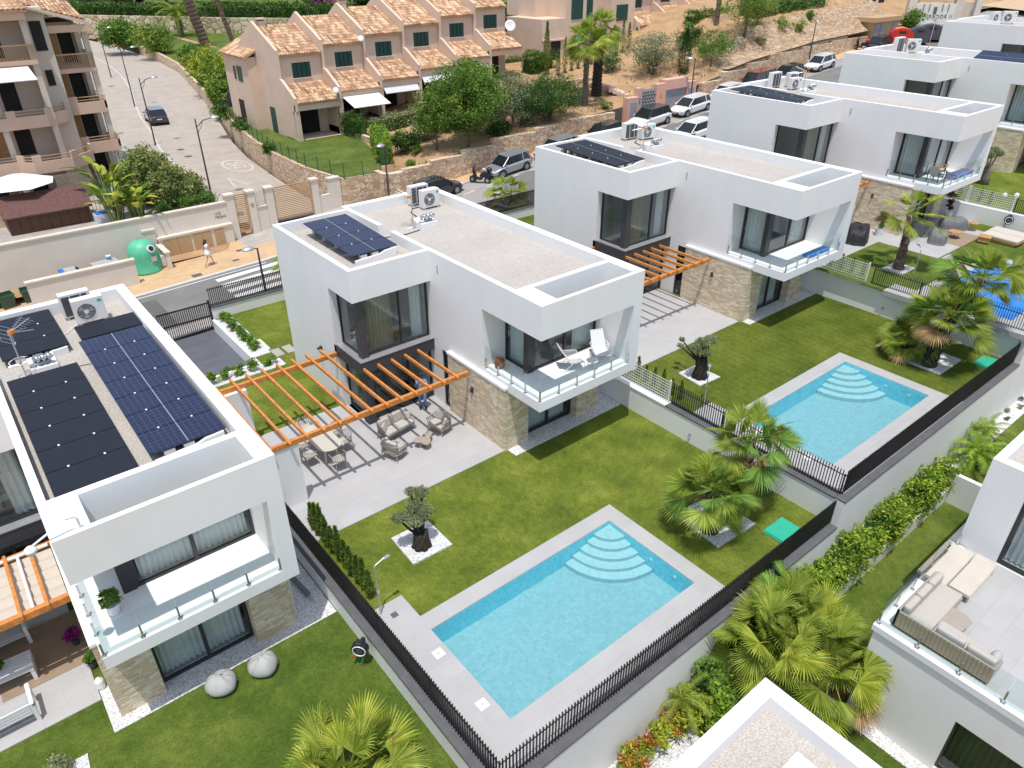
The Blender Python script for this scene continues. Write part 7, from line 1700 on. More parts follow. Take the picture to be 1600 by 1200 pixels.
def scooter(loc, rz, lab, acc="black_plastic"):
    t = thing("motor_scooter", lab, "motor scooter", loc, rz)
    for x in (-0.62, 0.66):
        w_ = MB().disc((x, 0, 0.27), 0.27, "rubber", 18, axis='y', d=0.13).build("wheel", t); MB().disc((x, 0, 0.27), 0.14, "alloy", 12, axis='y', d=0.14).build("rim", w_)
    b = MB(); b.sprism([(-0.85, 0.55), (-0.1, 0.45), (0.0, 0.62), (-0.1, 0.78), (-0.8, 0.86), (-0.95, 0.75)], 'y', -0.16, 0.16, "black_plastic"); b.sprism([(-0.15, 0.28), (0.35, 0.28), (0.5, 0.45), (0.62, 0.98), (0.50, 1.02), (0.34, 0.45), (-0.15, 0.42)], 'y', -0.17, 0.17, "black_plastic"); b.build("body", t, bevel=0.03)
    MB().sprism([(-0.85, 0.86), (-0.1, 0.78), (-0.12, 0.86), (-0.8, 0.94)], 'y', -0.13, 0.13, "rubber").build("seat", t, bevel=0.03)
    MB().tube([(0.66, 0, 0.27), (0.52, 0, 1.05)], 0.035, "charcoal", 8).tube([(0.46, -0.33, 1.08), (0.53, -0.1, 1.05), (0.53, 0.1, 1.05), (0.46, 0.33, 1.08)], 0.022, "charcoal", 6).build("handlebar", t)
    MB().ball((-0.78, 0, 1.12), 0.21, acc, squash=(1.15, 1, 0.9)).build("top_box", t, smooth=True)
    MB().sprism([(0.52, 1.02), (0.60, 1.0), (0.52, 1.42), (0.48, 1.42)], 'y', -0.18, 0.18, "pane_dark").build("windscreen", t)
scooter((19.35, 29.35, zs(19.35)), radians(118), "black motor scooter with a round top box, parked in front of the silver hatchback")
scooter((77.0, 30.7, zs(77)+0.1), radians(80), "motor scooter with a red helmet box in front of the transformer housing", "red_plastic")

# ------------------------------------------------------------------ people
def skin_mesh(name, joints, edges, radii, m, parent, sub=2):
    me = bpy.data.meshes.new(name); me.from_pydata(joints, edges, []); me.materials.append(MATS[m])
    o = bpy.data.objects.new(name, me); COL.objects.link(o); o.parent = parent
    o.modifiers.new("skin", 'SKIN').use_smooth_shade = True
    sv = me.skin_vertices[0].data if me.skin_vertices else None
    if sv is None:
        bpy.context.view_layer.objects.active = o; bpy.ops.mesh.customdata_skin_add() if hasattr(bpy.ops.mesh, 'customdata_skin_add') else None; sv = me.skin_vertices[0].data
    for i, r in enumerate(radii): sv[i].radius = (r, r) if not hasattr(r, '__len__') else r; sv[i].use_root = (i == 0)
    s = o.modifiers.new("subdivision", 'SUBSURF'); s.levels = sub; s.render_levels = sub
    return o
def person(loc, rz, lab, pose, dress, hair_len=0.4, h=1.0):
    t = thing("person", lab, "person", loc, rz); t.scale = (h, h, h)
    P = pose
    J = [(0, 0, 0.93), (0, 0, 1.12), (0, 0, 1.32), (0, 0, 1.43), (0.01, 0, 1.50), (0.03, 0, 1.60), (0.03, 0, 1.67)]; Rr = [(0.15, 0.11), (0.12, 0.09), (0.15, 0.10), (0.075, 0.07), 0.05, 0.085, 0.07]
    E_ = [(0, 1), (1, 2), (2, 3), (3, 4), (4, 5), (5, 6)]
    def chain(start, pts, rs):
        k = start
        for p, r in zip(pts, rs): J.append(p); Rr.append(r); E_.append((k, len(J)-1)); k = len(J)-1
        return k
    for sg, leg, arm in ((1, P["legL"], P["armL"]), (-1, P["legR"], P["armR"])):
        chain(0, [(0, sg*0.09, 0.86), leg[0], leg[1], leg[2]], [0.085, 0.062, 0.040, 0.032])
        w = chain(2, [(0, sg*0.17, 1.36), arm[0], arm[1]], [0.052, 0.038, 0.028])
        hx, hy, hz = arm[1]; ex, ey, ez = arm[0]; d = Vector((hx-ex, hy-ey, hz-ez)).normalized(); s_ = Vector((0, sg, 0)).cross(d).normalized() if abs(d.y) < 0.95 else Vector((1, 0, 0))
        palm = Vector(arm[1])+d*0.06; J.append(tuple(palm)); Rr.append((0.03, 0.018)); E_.append((w, len(J)-1)); pk = len(J)-1
        for k, off in enumerate((-0.024, -0.008, 0.008, 0.024)):
            f = palm+d*0.035+s_*off; g = f+d*(0.055-0.008*abs(k-1.5))+Vector((0, -sg*0.012, 0)); J.append(tuple(f)); Rr.append(0.009); E_.append((pk, len(J)-1)); J.append(tuple(g)); Rr.append(0.007); E_.append((len(J)-2, len(J)-1))
        th = Vector(arm[1])+d*0.03+s_*0.045; J.append(tuple(th)); Rr.append(0.009); E_.append((pk, len(J)-1))
    body = skin_mesh("body", J, E_, Rr, "skin", t)
    b = MB(); b.ball((0.118, 0, 1.595), 0.014, "skin", 6, 4); 
    for sg in (-1, 1): b.ball((0.105, sg*0.03, 1.62), 0.011, "hair_dark", 6, 4); b.ball((0.03, sg*0.088, 1.60), 0.018, "skin", 6, 4)
    b.box(0.108, -0.022, 1.555, 0.114, 0.022, 1.562, "red_plastic"); b.build("face", t)
    hb = MB(); hb.lathe([(0.02, 0.118), (0.075, 0.095), (0.102, 0.04), (0.104, -0.03), (0.07, -0.09)], (0.012, 0, 1.63), "hair_dark", 14)
    hb.tube([(-0.045, 0, 1.66), (-0.085, 0, 1.5), (-0.11, 0, 1.6-hair_len)], [0.07, 0.07, 0.03], "hair_dark", 8); hb.build("hair", t, smooth=True)
    for nm, prof_fn, m in dress: prof_fn(t, nm, m, P)
    for sg, leg in ((1, P["legL"]), (-1, P["legR"])):
        a = leg[2]; MB().obox((a[0]+0.06, a[1], a[2]-0.055), 0.25, 0.085, 0.05, 0, P.get("shoe", "linen"), P.get("tilt%d" % sg, 0.0), 'y').build("shoe", t, bevel=0.012)
    return t
def shirt(t, nm, m, P): MB().lathe([(0.165, 0.0), (0.145, 0.15), (0.15, 0.28), (0.20, 0.40), (0.16, 0.48), (0.06, 0.53)], (0.0, 0, 0.93), m, 18, 0.72, 1.0).build(nm, t, smooth=True)
def skirt(t, nm, m, P): MB().lathe([(0.24, -0.20), (0.22, -0.05), (0.18, 0.05), (0.14, 0.15), (0.0, 0.16)], (0.0, 0, 0.90), m, 18, 0.85, 1.0).build(nm, t, smooth=True)
def sleeves(t, nm, m, P):
    for sg, arm in ((1, P["armL"]), (-1, P["armR"])): MB().tube([(0, sg*0.16, 1.38), arm[0], tuple(Vector(arm[0]).lerp(Vector(arm[1]), 0.8))], [0.068, 0.055, 0.045], m, 10).build(nm, t, smooth=True)
def trousers(t, nm, m, P):
    b = MB(); b.lathe([(0.17, -0.14), (0.175, -0.02), (0.155, 0.08)], (0, 0, 0.93), m, 16, 0.78, 1.0)
    for sg, leg in ((1, P["legL"]), (-1, P["legR"])): b.tube([(0, sg*0.085, 0.88), leg[0], leg[1], tuple(Vector(leg[1]).lerp(Vector(leg[2]), 0.9))], [0.10, 0.085, 0.068, 0.06], m, 12)
    b.build(nm, t, smooth=True)
walk = dict(legL=[(0.14, 0.09, 0.66), (0.24, 0.085, 0.47), (0.33, 0.08, 0.09)], legR=[(-0.08, -0.09, 0.66), (-0.14, -0.09, 0.48), (-0.36, -0.09, 0.14)], armL=[(-0.12, 0.22, 1.12), (-0.05, 0.24, 0.90)], armR=[(0.10, -0.22, 1.12), (0.28, -0.20, 1.02)], shoe="linen")
person((-2.0, 30.0, zs(-2)+0.12), radians(12), "woman in a short white dress walking along the orange footway", walk, [("dress_top", shirt, "cloth_white"), ("skirt", skirt, "cloth_white")], 0.42)
stand = dict(legL=[(0.03, 0.10, 0.66), (0.05, 0.11, 0.48), (0.02, 0.12, 0.09)], legR=[(-0.01, -0.09, 0.66), (0.0, -0.10, 0.48), (-0.03, -0.11, 0.09)], armL=[(0.04, 0.25, 1.12), (0.20, 0.16, 1.06)], armR=[(0.10, -0.24, 1.16), (0.28, -0.12, 1.30)], shoe="black_plastic")
person((-0.95, 6.55, 0.0), radians(-115), "person in light blue shirt and jeans standing at the terrace door under the pergola", stand, [("shirt", shirt, "denim"), ("sleeve", sleeves, "denim"), ("trousers", trousers, "denim")], 0.10, 1.02)
# sunbather on a green mat in the park
t = thing("towel", "green mat with a seated sunbather's things in the park behind the side road", "towel", (31.9, 127.5, 2.55), 0.6); MB().box(-1.4, -0.8, 0, 1.4, 0.8, 0.06, "shutter_green").build("mat", t)
seat = dict(legL=[(0.25, 0.12, 0.80), (0.42, 0.12, 1.00), (0.62, 0.12, 0.62)], legR=[(0.25, -0.12, 0.80), (0.42, -0.12, 1.00), (0.62, -0.12, 0.62)], armL=[(0.1, 0.24, 1.12), (0.3, 0.18, 1.02)], armR=[(0.1, -0.24, 1.12), (0.3, -0.18, 1.02)], shoe="skin")
person((31.6, 127.3, 1.78), radians(200), "distant sunbather sitting on a green mat by the park pool", seat, [], 0.2, 1.0)
for i, (x, y, m, lab) in enumerate(((32.0, 107.0, "shutter_green", "dark green folding beach chair on the park lawn"), (32.2, 103.6, "green_bell", "pale green folding beach chair, nearer one on the park lawn"), (35.2, 105.5, "red_plastic", "red beach chair beside the park pool"))):
    t = thing("beach_chair", lab, "chair", (x, y, zg(x, y)+0.1), 0.5+i, "beach chairs in the park"); MB().obox((0, 0, 0.35), 0.9, 0.7, 0.06, 0, m).build("seat", t); MB().obox((-0.4, 0, 0.35), 0.06, 0.7, 1.0, 0, m, -0.35, 'y').build("backrest", t); MB().box(-0.4, -0.35, 0, -0.35, 0.35, 0.35, "white_metal").box(0.35, -0.35, 0, 0.4, 0.35, 0.35, "white_metal").build("leg", t)
t = thing("rail_fence", "dark timber rail fence between the park and the terraced houses", "fence", (15.5, 71.5, 2.3), -0.12)
b = MB()
for i in range(6): b.box(i*2, 0, 0, i*2+0.14, 0.14, 1.3, "trunk")
for z in (0.6, 1.15): b.box(0, 0.02, z, 11, 0.12, z+0.12, "trunk")
b.build("rails", t)
wall_thing("terrace_wall", "rough stone terrace wall below the rail fence", [(14.5, 68.5, 1.6, 22, 69.1, 2.95, "boulder_stone", "wall_body")])
t = thing("draped_cover", "black sheet draped over a post beside the side-road wall", "cover", (13.9, 66.5, 2.3)); MB().lathe([(0.7, 0), (0.55, 0.8), (0.35, 1.6), (0.05, 2.0)], (0, 0, 0), "cover_black", 9, 1, 0.6).build("sheet", t)

# ------------------------------------------------------------------ roofs: air conditioners, solar arrays, aerials
def ac_unit(loc, rz, lab, w=0.95, h=0.85, d=0.36, grp="rooftop air-conditioning units"):
    """fan side faces local -y"""
    t = thing("air_conditioner", lab, "air conditioner", loc, rz, grp)
    MB().box(-w/2, -d/2, 0.08, w/2, d/2, h, "ac_white").build("casing", t, bevel=0.015)
    b = MB(); b.box(-w/2+0.05, -d/2, 0, -w/2+0.15, d/2, 0.08, "ac_grey"); b.box(w/2-0.15, -d/2, 0, w/2-0.05, d/2, 0.08, "ac_grey"); b.each("foot", t)
    b = MB(); r = min(0.29, h*0.34); cx = -w*0.12; cz = h*0.52
    for k, rr in enumerate((r, r*0.8, r*0.6, r*0.4)):
        vs = []; 
        b.tube([(cx+rr*cos(a), -d/2-0.02, cz+rr*sin(a)) for a in np.linspace(0, 2*pi, 25)], 0.006, "ac_grey", 4, cap=False)
    b.disc((cx, -d/2-0.02, cz), r*0.26, "ac_white", 14, axis='y', d=0.02)
    for k in range(12): a = k*pi/6; b.tube([(cx+0.05*cos(a), -d/2-0.02, cz+0.05*sin(a)), (cx+r*cos(a), -d/2-0.02, cz+r*sin(a))], 0.004, "ac_grey", 3, cap=False)
    b.build("grille", t); 
    b = MB(); b.disc((cx, -d/2+0.0, cz), r, "ac_dark", 24, axis='y', d=0.012)
    for k in range(3): a = k*2.094; b.add([(cx, -d/2-0.01, cz), (cx+r*0.9*cos(a), -d/2-0.008, cz+r*0.9*sin(a)), (cx+r*0.9*cos(a+0.7), -d/2-0.012, cz+r*0.9*sin(a+0.7))], [(0, 1, 2)], "ac_grey")
    b.build("fan", t)
    MB().box(w/2-0.2, -d/2-0.006, h-0.2, w/2-0.07, -d/2-0.001, h-0.1, "green_plastic").build("badge", t)
    MB().box(-w/2+0.12, d/2, 0.15, w/2-0.06, d/2+0.01, h-0.08, "ac_dark").box(-w/2+0.3, d/2+0.01, 0.15, -w/2+0.33, d/2+0.016, h-0.08, "ac_white").box(w/2-0.35, d/2+0.01, 0.15, w/2-0.32, d/2+0.016, h-0.08, "ac_white").build("back_coil", t)
    return t
def rz_(k): return 6.44
def roof_pt(k, x, y): ox, oy, oz = LOTS[k]; return (ox+x, oy+y, oz+6.445)
ac_unit(roof_pt(1, 3.5, 12.35), 0.0, "air conditioner with a round fan grille, on the nearest villa roof", 1.0, 0.95)
ac_unit(roof_pt(1, 3.25, 13.15), pi, "air conditioner behind the other one, at the back of the nearest villa roof", 1.0, 0.95)
ac_unit(roof_pt(2, 3.85, 12.55), 0.0, "front one of the two air conditioners on the central villa roof", 0.95, 0.9)
ac_unit(roof_pt(2, 3.72, 13.35), pi, "rear one of the two air conditioners on the central villa roof", 1.0, 0.95)
ac_unit(roof_pt(3, 3.1, 13.0), pi-0.1, "left one of two air conditioners on the roof of the second villa", 1.0, 0.95)
ac_unit(roof_pt(3, 3.9, 12.4), -0.15, "right one of two air conditioners on the roof of the second villa", 0.95, 0.85)
ac_unit(roof_pt(4, 2.7, 13.3), pi, "left one of three air conditioners on the third villa roof", 1.0, 1.0)
ac_unit(roof_pt(4, 3.2, 12.1), -0.2, "front one of three air conditioners on the third villa roof", 0.9, 0.75)
ac_unit(roof_pt(4, 4.1, 12.9), pi, "rear right one of three air conditioners on the third villa roof", 0.95, 0.9)
ac_unit(roof_pt(5, 2.8, 12.8), pi, "left one of two air conditioners on the far villa roof before the red container", 1.1, 1.15)
ac_unit(roof_pt(5, 3.9, 12.2), -0.8, "right one of two air conditioners on the far villa roof before the red container", 1.0, 1.0)
ac_unit(roof_pt(6, 2.2, 12.0), -0.2, "left air conditioner on the farthest roof at the top right", 1.1, 1.0)
ac_unit(roof_pt(6, 3.6, 11.4), -0.9, "right air conditioner on the farthest roof at the top right", 1.1, 1.0)
def solar(loc, nx, ny, pw, ph, lab, m="solar_blue", tilt=0.045, rz=0.0, mid=True, grp="solar arrays on the villa roofs", z=0.34, clips=True, axis='x'):
    """nx by ny panels of pw by ph; loc = lower left corner on the roof"""
    t = thing("solar_array", lab, "solar panels", loc, rz, grp)
    fr = MB(); W_, H_ = nx*pw, ny*ph
    for i in range(nx):
        for j in range(ny):
            b = MB(); b.box(0.012, 0.012, 0, pw-0.012, ph-0.012, 0.035, m)
            if mid: b.box(pw/2-0.012, 0.013, 0.0355, pw/2+0.012, ph-0.013, 0.037, "galvanised")
            o = b.build("panel", t); o.location = (i*pw, j*ph, z+(j*ph*tilt if axis == 'x' else i*pw*tilt)); o.rotation_euler = (tilt, 0, 0) if axis == 'x' else (0, -tilt, 0)
            for cx in (0.28, 0.72): 
                if j > 0 and clips: fr.box(i*pw+pw*cx-0.025, j*ph-0.03, z+j*ph*(tilt if axis == 'x' else 0)+(0 if axis == 'x' else pw*cx*tilt)+0.035, i*pw+pw*cx+0.025, j*ph+0.03, z+j*ph*(tilt if axis == 'x' else 0)+(0 if axis == 'x' else pw*cx*tilt)+0.055, "white_metal")
    if fr.v: fr.build("clamp", t)
    b = MB()
    for j in range(ny+1):
        yy = min(max(j*ph, 0.12), H_-0.12)
        for cx in (0.25, 0.5, 0.78): b.box(W_*cx-0.14, yy-0.1, 0, W_*cx+0.14, yy+0.1, z-0.04, "concrete_block")
    b.each("ballast_block", t)
    b = MB()
    b.sprism([(0.1, 0.0), (W_*0.55, 0.0), (W_*0.95, 0.0), (W_*0.95, z-0.02), (W_*0.7, z-0.06), (W_*0.6, z-0.14), (0.1, z-0.2)], 'y', -0.06, 0.05, "render_white"); b.build("ballast_edge", t)
    return t
solar(roof_pt(2, -2.55, 8.3), 1, 4, 2.05, 1.09, "solar array of four blue panels on the central villa's wing roof")
solar(roof_pt(3, -2.9, 8.4), 1, 4, 2.2, 1.09, "solar array of four panels on the wing roof of the second villa", "solar_black", mid=True)
solar(roof_pt(4, -2.9, 8.3), 1, 4, 2.2, 1.12, "solar array of four panels on the wing roof of the third villa", "solar_black")
solar(roof_pt(5, 0.45, 1.2), 1, 3, 1.7, 1.75, "blue solar array tilted along the roof edge of the far villa", "solar_blue", 0.30, z=0.30, axis="y")
x1_, y1_, z1_ = LOTS[1]
def solar1(x0, y0, x1, y1, nx, ny, lab, m, mid): solar((x0, y0, z1_+6.445), nx, ny, (x1-x0)/nx, (y1-y0)/ny, lab, m, 0.02, mid=mid, z=0.25)
solar1(-14.60, 0.85, -12.67, 7.5, 1, 6, "large matt black solar array nearest the camera, left one on the nearest roof", "solar_black", False)
solar1(-12.35, 1.2, -10.33, 8.9, 1, 7, "blue gridded solar array with a white centre line on the nearest roof", "solar_blue", True)
solar1(-12.2, 9.35, -10.2, 10.5, 1, 1, "single black solar panel in front of the air conditioner on the nearest roof", "solar_black", False)
solar1(-14.5, 9.3, -12.55, 12.6, 1, 3, "black solar array at the far left of the nearest roof, behind the aerial", "solar_black", False)
def roof_box(k, x, y, sx, sy, h, lab, n=3):
    t = thing("vent_block", lab, "vent block", roof_pt(k, x, y)); MB().box(0, 0, 0, sx, sy, h, "render_white").build("block", t)
    b = MB()
    for i in range(n): b.tube([(sx*(0.25+0.22*i), sy*0.35, h), (sx*(0.25+0.22*i), sy*0.35, h+0.2), (sx*(0.3+0.22*i), sy*0.2, h+0.3), (sx*(0.42+0.22*i), sy*0.1, h+0.22)], [0.05, 0.07, 0.09, 0.09], "steel", 8)
    b.tube([(0, sy*0.2, h+0.05), (sx*0.8, sy*0.25, h+0.06)], 0.05, "galvanised", 6); b.build("pipe", t, smooth=True)
roof_box(1, 1.1, 9.2, 0.75, 0.95, 0.25, "white vent block with silver pipe cowls on the nearest roof")
roof_box(2, 1.75, 10.0, 0.85, 0.95, 0.28, "white vent block with silver pipes on the central villa roof")
roof_box(3, 1.85, 10.1, 0.85, 0.95, 0.28, "white vent block with silver pipes on the second villa's roof")
roof_box(4, 1.85, 10.1, 0.85, 0.95, 0.28, "white vent block with silver pipes on the third villa's roof")
roof_box(5, 2.0, 10.1, 0.85, 0.95, 0.28, "white vent block with pipes on the far villa roof")
def aerial(k, x, y, h, lab, rz=0.3, ring=False):
    t = thing("aerial", lab, "aerial", roof_pt(k, x, y), rz, "television aerials")
    MB().tube([(0, 0, 0), (0, 0, h)], 0.022, "galvanised", 8).tube([(0, 0, 0.05), (0.25, 0.1, 0.0)], 0.012, "galvanised", 4).build("mast", t)
    b = MB()
    for sg, up in ((1, 0.25), (-1, 0.25), (1, -0.15), (-1, -0.15)):
        b.tube([(0, 0, h-0.1), (0.65, sg*0.16, h-0.1+up)], 0.010, "steel", 4)
    for i in range(7): s = 0.12+0.5*i/6; b.tube([(s, -0.16-0.03*i, h-0.1+0.03*i), (s, 0.16+0.03*i, h-0.1+0.03*i)], 0.007, "steel", 4)
    for i in range(5):
        zz = h-0.38+0.14*i; b.tube([(-0.12, -0.3, zz), (-0.12, 0.3, zz)], 0.008, "steel", 4)
    for yy in (-0.3, 0.3): b.tube([(-0.12, yy, h-0.38), (-0.12, yy, h+0.18)], 0.008, "steel", 4)
    if ring: b.tube([(0.3*cos(a), 0.3*sin(a), h*0.35) for a in np.linspace(0.2, 2*pi-0.2, 20)], 0.014, "white_metal", 5)
    b.build("elements", t); MB().obox((0.08, 0, h-0.16), 0.2, 0.09, 0.12, 0, "orange_plastic").obox((0, 0.03, h*0.25), 0.06, 0.07, 0.14, 0, "orange_plastic").build("amplifier", t)
aerial(1, 0.92, 9.35, 1.65, "television aerial with an orange amplifier on the nearest roof", 0.5, True)
aerial(2, 1.62, 10.5, 1.5, "thin television mast with an orange box on the central villa roof", 2.2)
aerial(3, 1.72, 10.7, 1.3, "thin television mast with an orange box on the second villa's roof", 2.2)
aerial(4, 1.8, 10.6, 1.5, "thin television mast among the air conditioners of the third villa", 2.2)
aerial(5, 2.0, 10.2, 2.6, "tall television mast with an orange box on the far villa roof", 2.2)
def cable(k, pts, lab, m="black_plastic", r=0.014):
    ox, oy, oz = roof_pt(k, 0, 0); b = MB().tube([(p[0], p[1], 0.02) for p in pts], r, m, 5); o = b.build("cable"); o.location = (ox, oy, oz); tag(o, lab, "cable")
cable(2, [(3.5, 12.9), (3.1, 12.9), (2.7, 12.4), (2.6, 11.8), (2.2, 11.2), (1.9, 10.9)], "black cable looping from the air conditioners on the central villa roof", r=0.025)
cable(2, [(1.7, 10.1), (0.9, 10.0), (0.1, 10.2), (-0.8, 10.4)], "black cable running through the parapet gap on the central villa roof", r=0.02)
cable(3, [(3.2, 12.5), (2.7, 12.2), (2.5, 11.7), (2.2, 11.2)], "black cable on the second villa's roof", r=0.025)
cable(1, [(1.8, 9.0), (2.2, 9.1), (2.7, 9.0)], "black cable between the solar arrays on the nearest roof")
cable(1, [(3.0, 12.4), (2.6, 11.9), (2.2, 11.7), (1.9, 11.2), (1.2, 10.6)], "pale pipe snaking from the air conditioner on the nearest roof", "white_metal", 0.022)

# ------------------------------------------------------------------ garden items
for (x, y, z, lab) in ((4.35, -7.72, 0.0, "green square pit cover on the lawn beside the nearest pool"), (19.75, -7.85, 1.14, "green square pit cover on the lawn beside the second pool")):
    t = thing("pit_cover", lab, "cover", (x, y, z), 0, "green pit covers"); MB().box(-0.52, -0.36, -0.02, 0.52, 0.36, 0.07, "green_plastic").build("lid", t, bevel=0.01)
    MB().box(-0.56, -0.40, -0.03, 0.56, 0.40, 0.02, "green_plastic").build("frame", t)
def outdoor_shower(loc, rz, h, lab):
    t = thing("outdoor_shower", lab, "shower", loc, rz, "slim outdoor showers"); MB().tube([(0, 0, 0), (0, 0, h), (0.04, 0, h+0.03), (0.35, 0, h+0.10)], [0.025, 0.022, 0.02, 0.018], "galvanised", 8).build("pole", t)
    MB().obox((0.42, 0, h+0.08), 0.22, 0.10, 0.02, 0, "galvanised").build("head", t); MB().box(-0.04, -0.03, 0.9, 0.05, 0.03, 0.98, "steel").build("tap", t)
outdoor_shower((-8.15, -2.2, 0), 0.1, 1.95, "slim silver outdoor shower at the corner of the nearest pool terrace")
outdoor_shower((7.0, -2.1, 1.14), 0.6, 1.6, "slim silver outdoor shower beside the second pool's slatted fence")
outdoor_shower((23.6, -2.3, 2.54), 0.8, 1.4, "slim silver outdoor shower at the foot of the tall palm")
o = MB().box(-0.1, -0.1, 0, 0.1, 0.1, 0.006, "asphalt_dark").build("drain_grate"); o.location = (-7.85, -2.49, 0.001); tag(o, "small dark drain grate beside the outdoor shower", "drain")
for (x, y, z, lab) in ((5.93, -2.4, 0.35, "small tap on the white wall by the nearest pool garden"), (20.74, -2.4, 1.5, "small tap on the white wall of the second pool garden")):
    t = thing("garden_tap", lab, "tap", (x, y, z), 0, "garden taps"); MB().box(-0.03, -0.05, 0, 0, 0.05, 0.12, "ac_grey").build("plate", t); MB().tube([(-0.03, 0, 0.06), (-0.12, 0, 0.06), (-0.14, 0, 0.0)], 0.015, "steel", 6).build("spout", t)
def hose_reel(loc, rz, lab):
    t = thing("hose_reel", lab, "hose reel", loc, rz, "wall-mounted hose reels"); MB().disc((0, 0, 0), 0.25, "black_plastic", 24, axis='x', d=0.2).box(-0.1, -0.1, 0.12, 0.1, 0.1, 0.30, "black_plastic").box(0.1, -0.06, -0.1, 0.34, 0.06, 0.1, "black_plastic").build("casing", t, bevel=0.02)
    MB().tube([(-0.105, 0.19*cos(a), 0.19*sin(a)) for a in np.linspace(0, 2*pi, 25)], 0.018, "white_metal", 6).build("ring", t); MB().disc((-0.105, 0, 0), 0.1, "ac_dark", 16, axis='x', d=0.012).build("hub", t)
    MB().tube([(-0.05, -0.1, -0.22), (-0.12, -0.05, -0.45), (-0.05, 0.05, -0.6)], 0.012, "green_plastic", 6).build("hose", t); MB().ball((-0.1, 0.22, -0.25), 0.045, "red_plastic", 8, 6).build("nozzle", t)
hose_reel((-9.2, -2.8, -0.15), 0.75, "black round hose reel on the white wall above the bean-bag lawn")
hose_reel((34.65, -2.5, 3.2), 0.4, "black round hose reel on the white wall behind the beige sunbed")
def bean_bag(loc, rz, lab):
    t = thing("bean_bag", lab, "bean bag", loc, rz, "light grey bean bags")
    rng = np.random.default_rng(int(abs(loc[0]*10))); b = MB(); prof = [(0.01, 0.0), (0.32, 0.0), (0.42, 0.10), (0.44, 0.22), (0.38, 0.36), (0.26, 0.47), (0.12, 0.51), (0.01, 0.50)]
    n = 24; vs = []
    for i, (r, z) in enumerate(prof):
        for k in range(n):
            a = 2*pi*k/n; q = 1+0.045*sin(3*a+loc[0]*3)+0.03*sin(5*a+i)+0.025*sin(9*a+i*0.7); dz = -0.09*cos(a-0.6)*(z/0.5)**2; vs.append((r*q*cos(a), r*q*sin(a), z+dz+0.022*sin(7*a+1)*(z > 0.3)))
    fs = [(i*n+k, i*n+(k+1) % n, (i+1)*n+(k+1) % n, (i+1)*n+k) for i in range(len(prof)-1) for k in range(n)]
    b.add(vs, fs, "bean_grey"); b.build("bag", t, smooth=True, sub=1)
    MB().tube([(-0.12, 0.03, 0.50), (0, 0, 0.535), (0.1, -0.04, 0.50)], 0.012, "charcoal", 6).build("handle", t)
    b = MB()
    for k in range(6): a = k*1.047+0.3; b.tube([(0.05*cos(a), 0.05*sin(a), 0.51), (0.25*cos(a), 0.25*sin(a), 0.475), (0.40*cos(a), 0.40*sin(a), 0.33), (0.45*cos(a), 0.45*sin(a), 0.2)], 0.006, "bean_grey", 4)
    b.build("seam", t)
bean_bag((-12.66, -1.0, -0.815), 0.3, "light grey bean bag farther left on the lawn, nearer the stone pier")
bean_bag((-11.5, -1.15, -0.815), 1.2, "light grey bean bag nearer the white boundary wall, right one of the pair")

# ------------------------------------------------------------------ central terrace furniture
def rope_side(b, pts_low, pts_high, n, m="rope_taupe", r=0.010):
    """criss-cross rope weave between a lower and an upper rail"""
    lo = [Vector(p) for p in pts_low]; hi = [Vector(p) for p in pts_high]
    def at(L, f):
        q = f*(len(L)-1); i = min(int(q), len(L)-2); return L[i].lerp(L[i+1], q-i)
    for i in range(n):
        f = i/n; g = min(1, (i+1.0)/n); b.tube([at(lo, f), at(hi, g)], r, m, 4, cap=False); b.tube([at(lo, g), at(hi, f)], r, m, 4, cap=False)
def lounge_seat(loc, rz, w, lab, cat, name, grp=None, pillows=True):
    """seat facing local -y"""
    t = thing(name, lab, cat, loc, rz, grp); d = 0.72; h = 0.62
    fr = MB(); low = [(-w/2+0.03, -d/2+0.05, 0.30), (-w/2, 0.1, 0.30), (-w/2+0.12, d/2, 0.30), (w/2-0.12, d/2, 0.30), (w/2, 0.1, 0.30), (w/2-0.03, -d/2+0.05, 0.30)]
    high = [(x*1.04, y*1.05, h+(0.10 if y > 0.3 else 0.0)) for x, y, z in low]
    fr.tube(low, 0.018, "rope_taupe", 6); fr.tube(high, 0.022, "rope_taupe", 6); fr.box(-w/2+0.04, -d/2+0.04, 0.28, w/2-0.04, d/2-0.04, 0.32, "rope_taupe"); fr.build("frame", t)
    b = MB(); rope_side(b, low, high, int(14+w*8)); b.build("rope_weave", t)
    for sx in (-1, 1):
        for sy in (-1, 1): MB().tube([(sx*(w/2-0.08), sy*(d/2-0.08), 0.30), (sx*(w/2-0.02), sy*(d/2-0.02), 0)], [0.022, 0.014], "rope_taupe", 6).build("leg", t)
    n = 2 if w > 1.2 else 1
    for i in range(n):
        cw = (w-0.1)/n; cx = -w/2+0.05+cw*(i+0.5); MB().box(cx-cw/2+0.01, -d/2+0.03, 0.325, cx+cw/2-0.01, d/2-0.14, 0.46, "linen").build("seat_cushion", t, bevel=0.04)
        MB().obox((cx, d/2-0.18, 0.46), cw-0.04, 0.16, 0.40, 0, "linen", -0.16).build("back_cushion", t, bevel=0.05)
    if pillows:
        for sx in ((-1, 1) if w > 1.2 else (1,)): MB().obox((sx*(w/2-0.2), d/2-0.38, 0.46), 0.34, 0.12, 0.3, sx*-0.5, "linen", -0.3).build("pillow", t, bevel=0.04)
    return t
lounge_seat((-2.85, 5.6, 0), radians(10), 1.55, "two-seat rope sofa with cream cushions beside the dark column", "sofa", "rope_sofa")
lounge_seat((-1.35, 4.65, 0), radians(-75), 0.85, "rope armchair nearest the stone wall", "armchair", "rope_armchair", "rope armchairs with cream cushions")
lounge_seat((-3.7, 4.35, 0), radians(110), 0.85, "rope armchair with its back to the lawn, facing the sofa", "armchair", "rope_armchair", "rope armchairs with cream cushions")
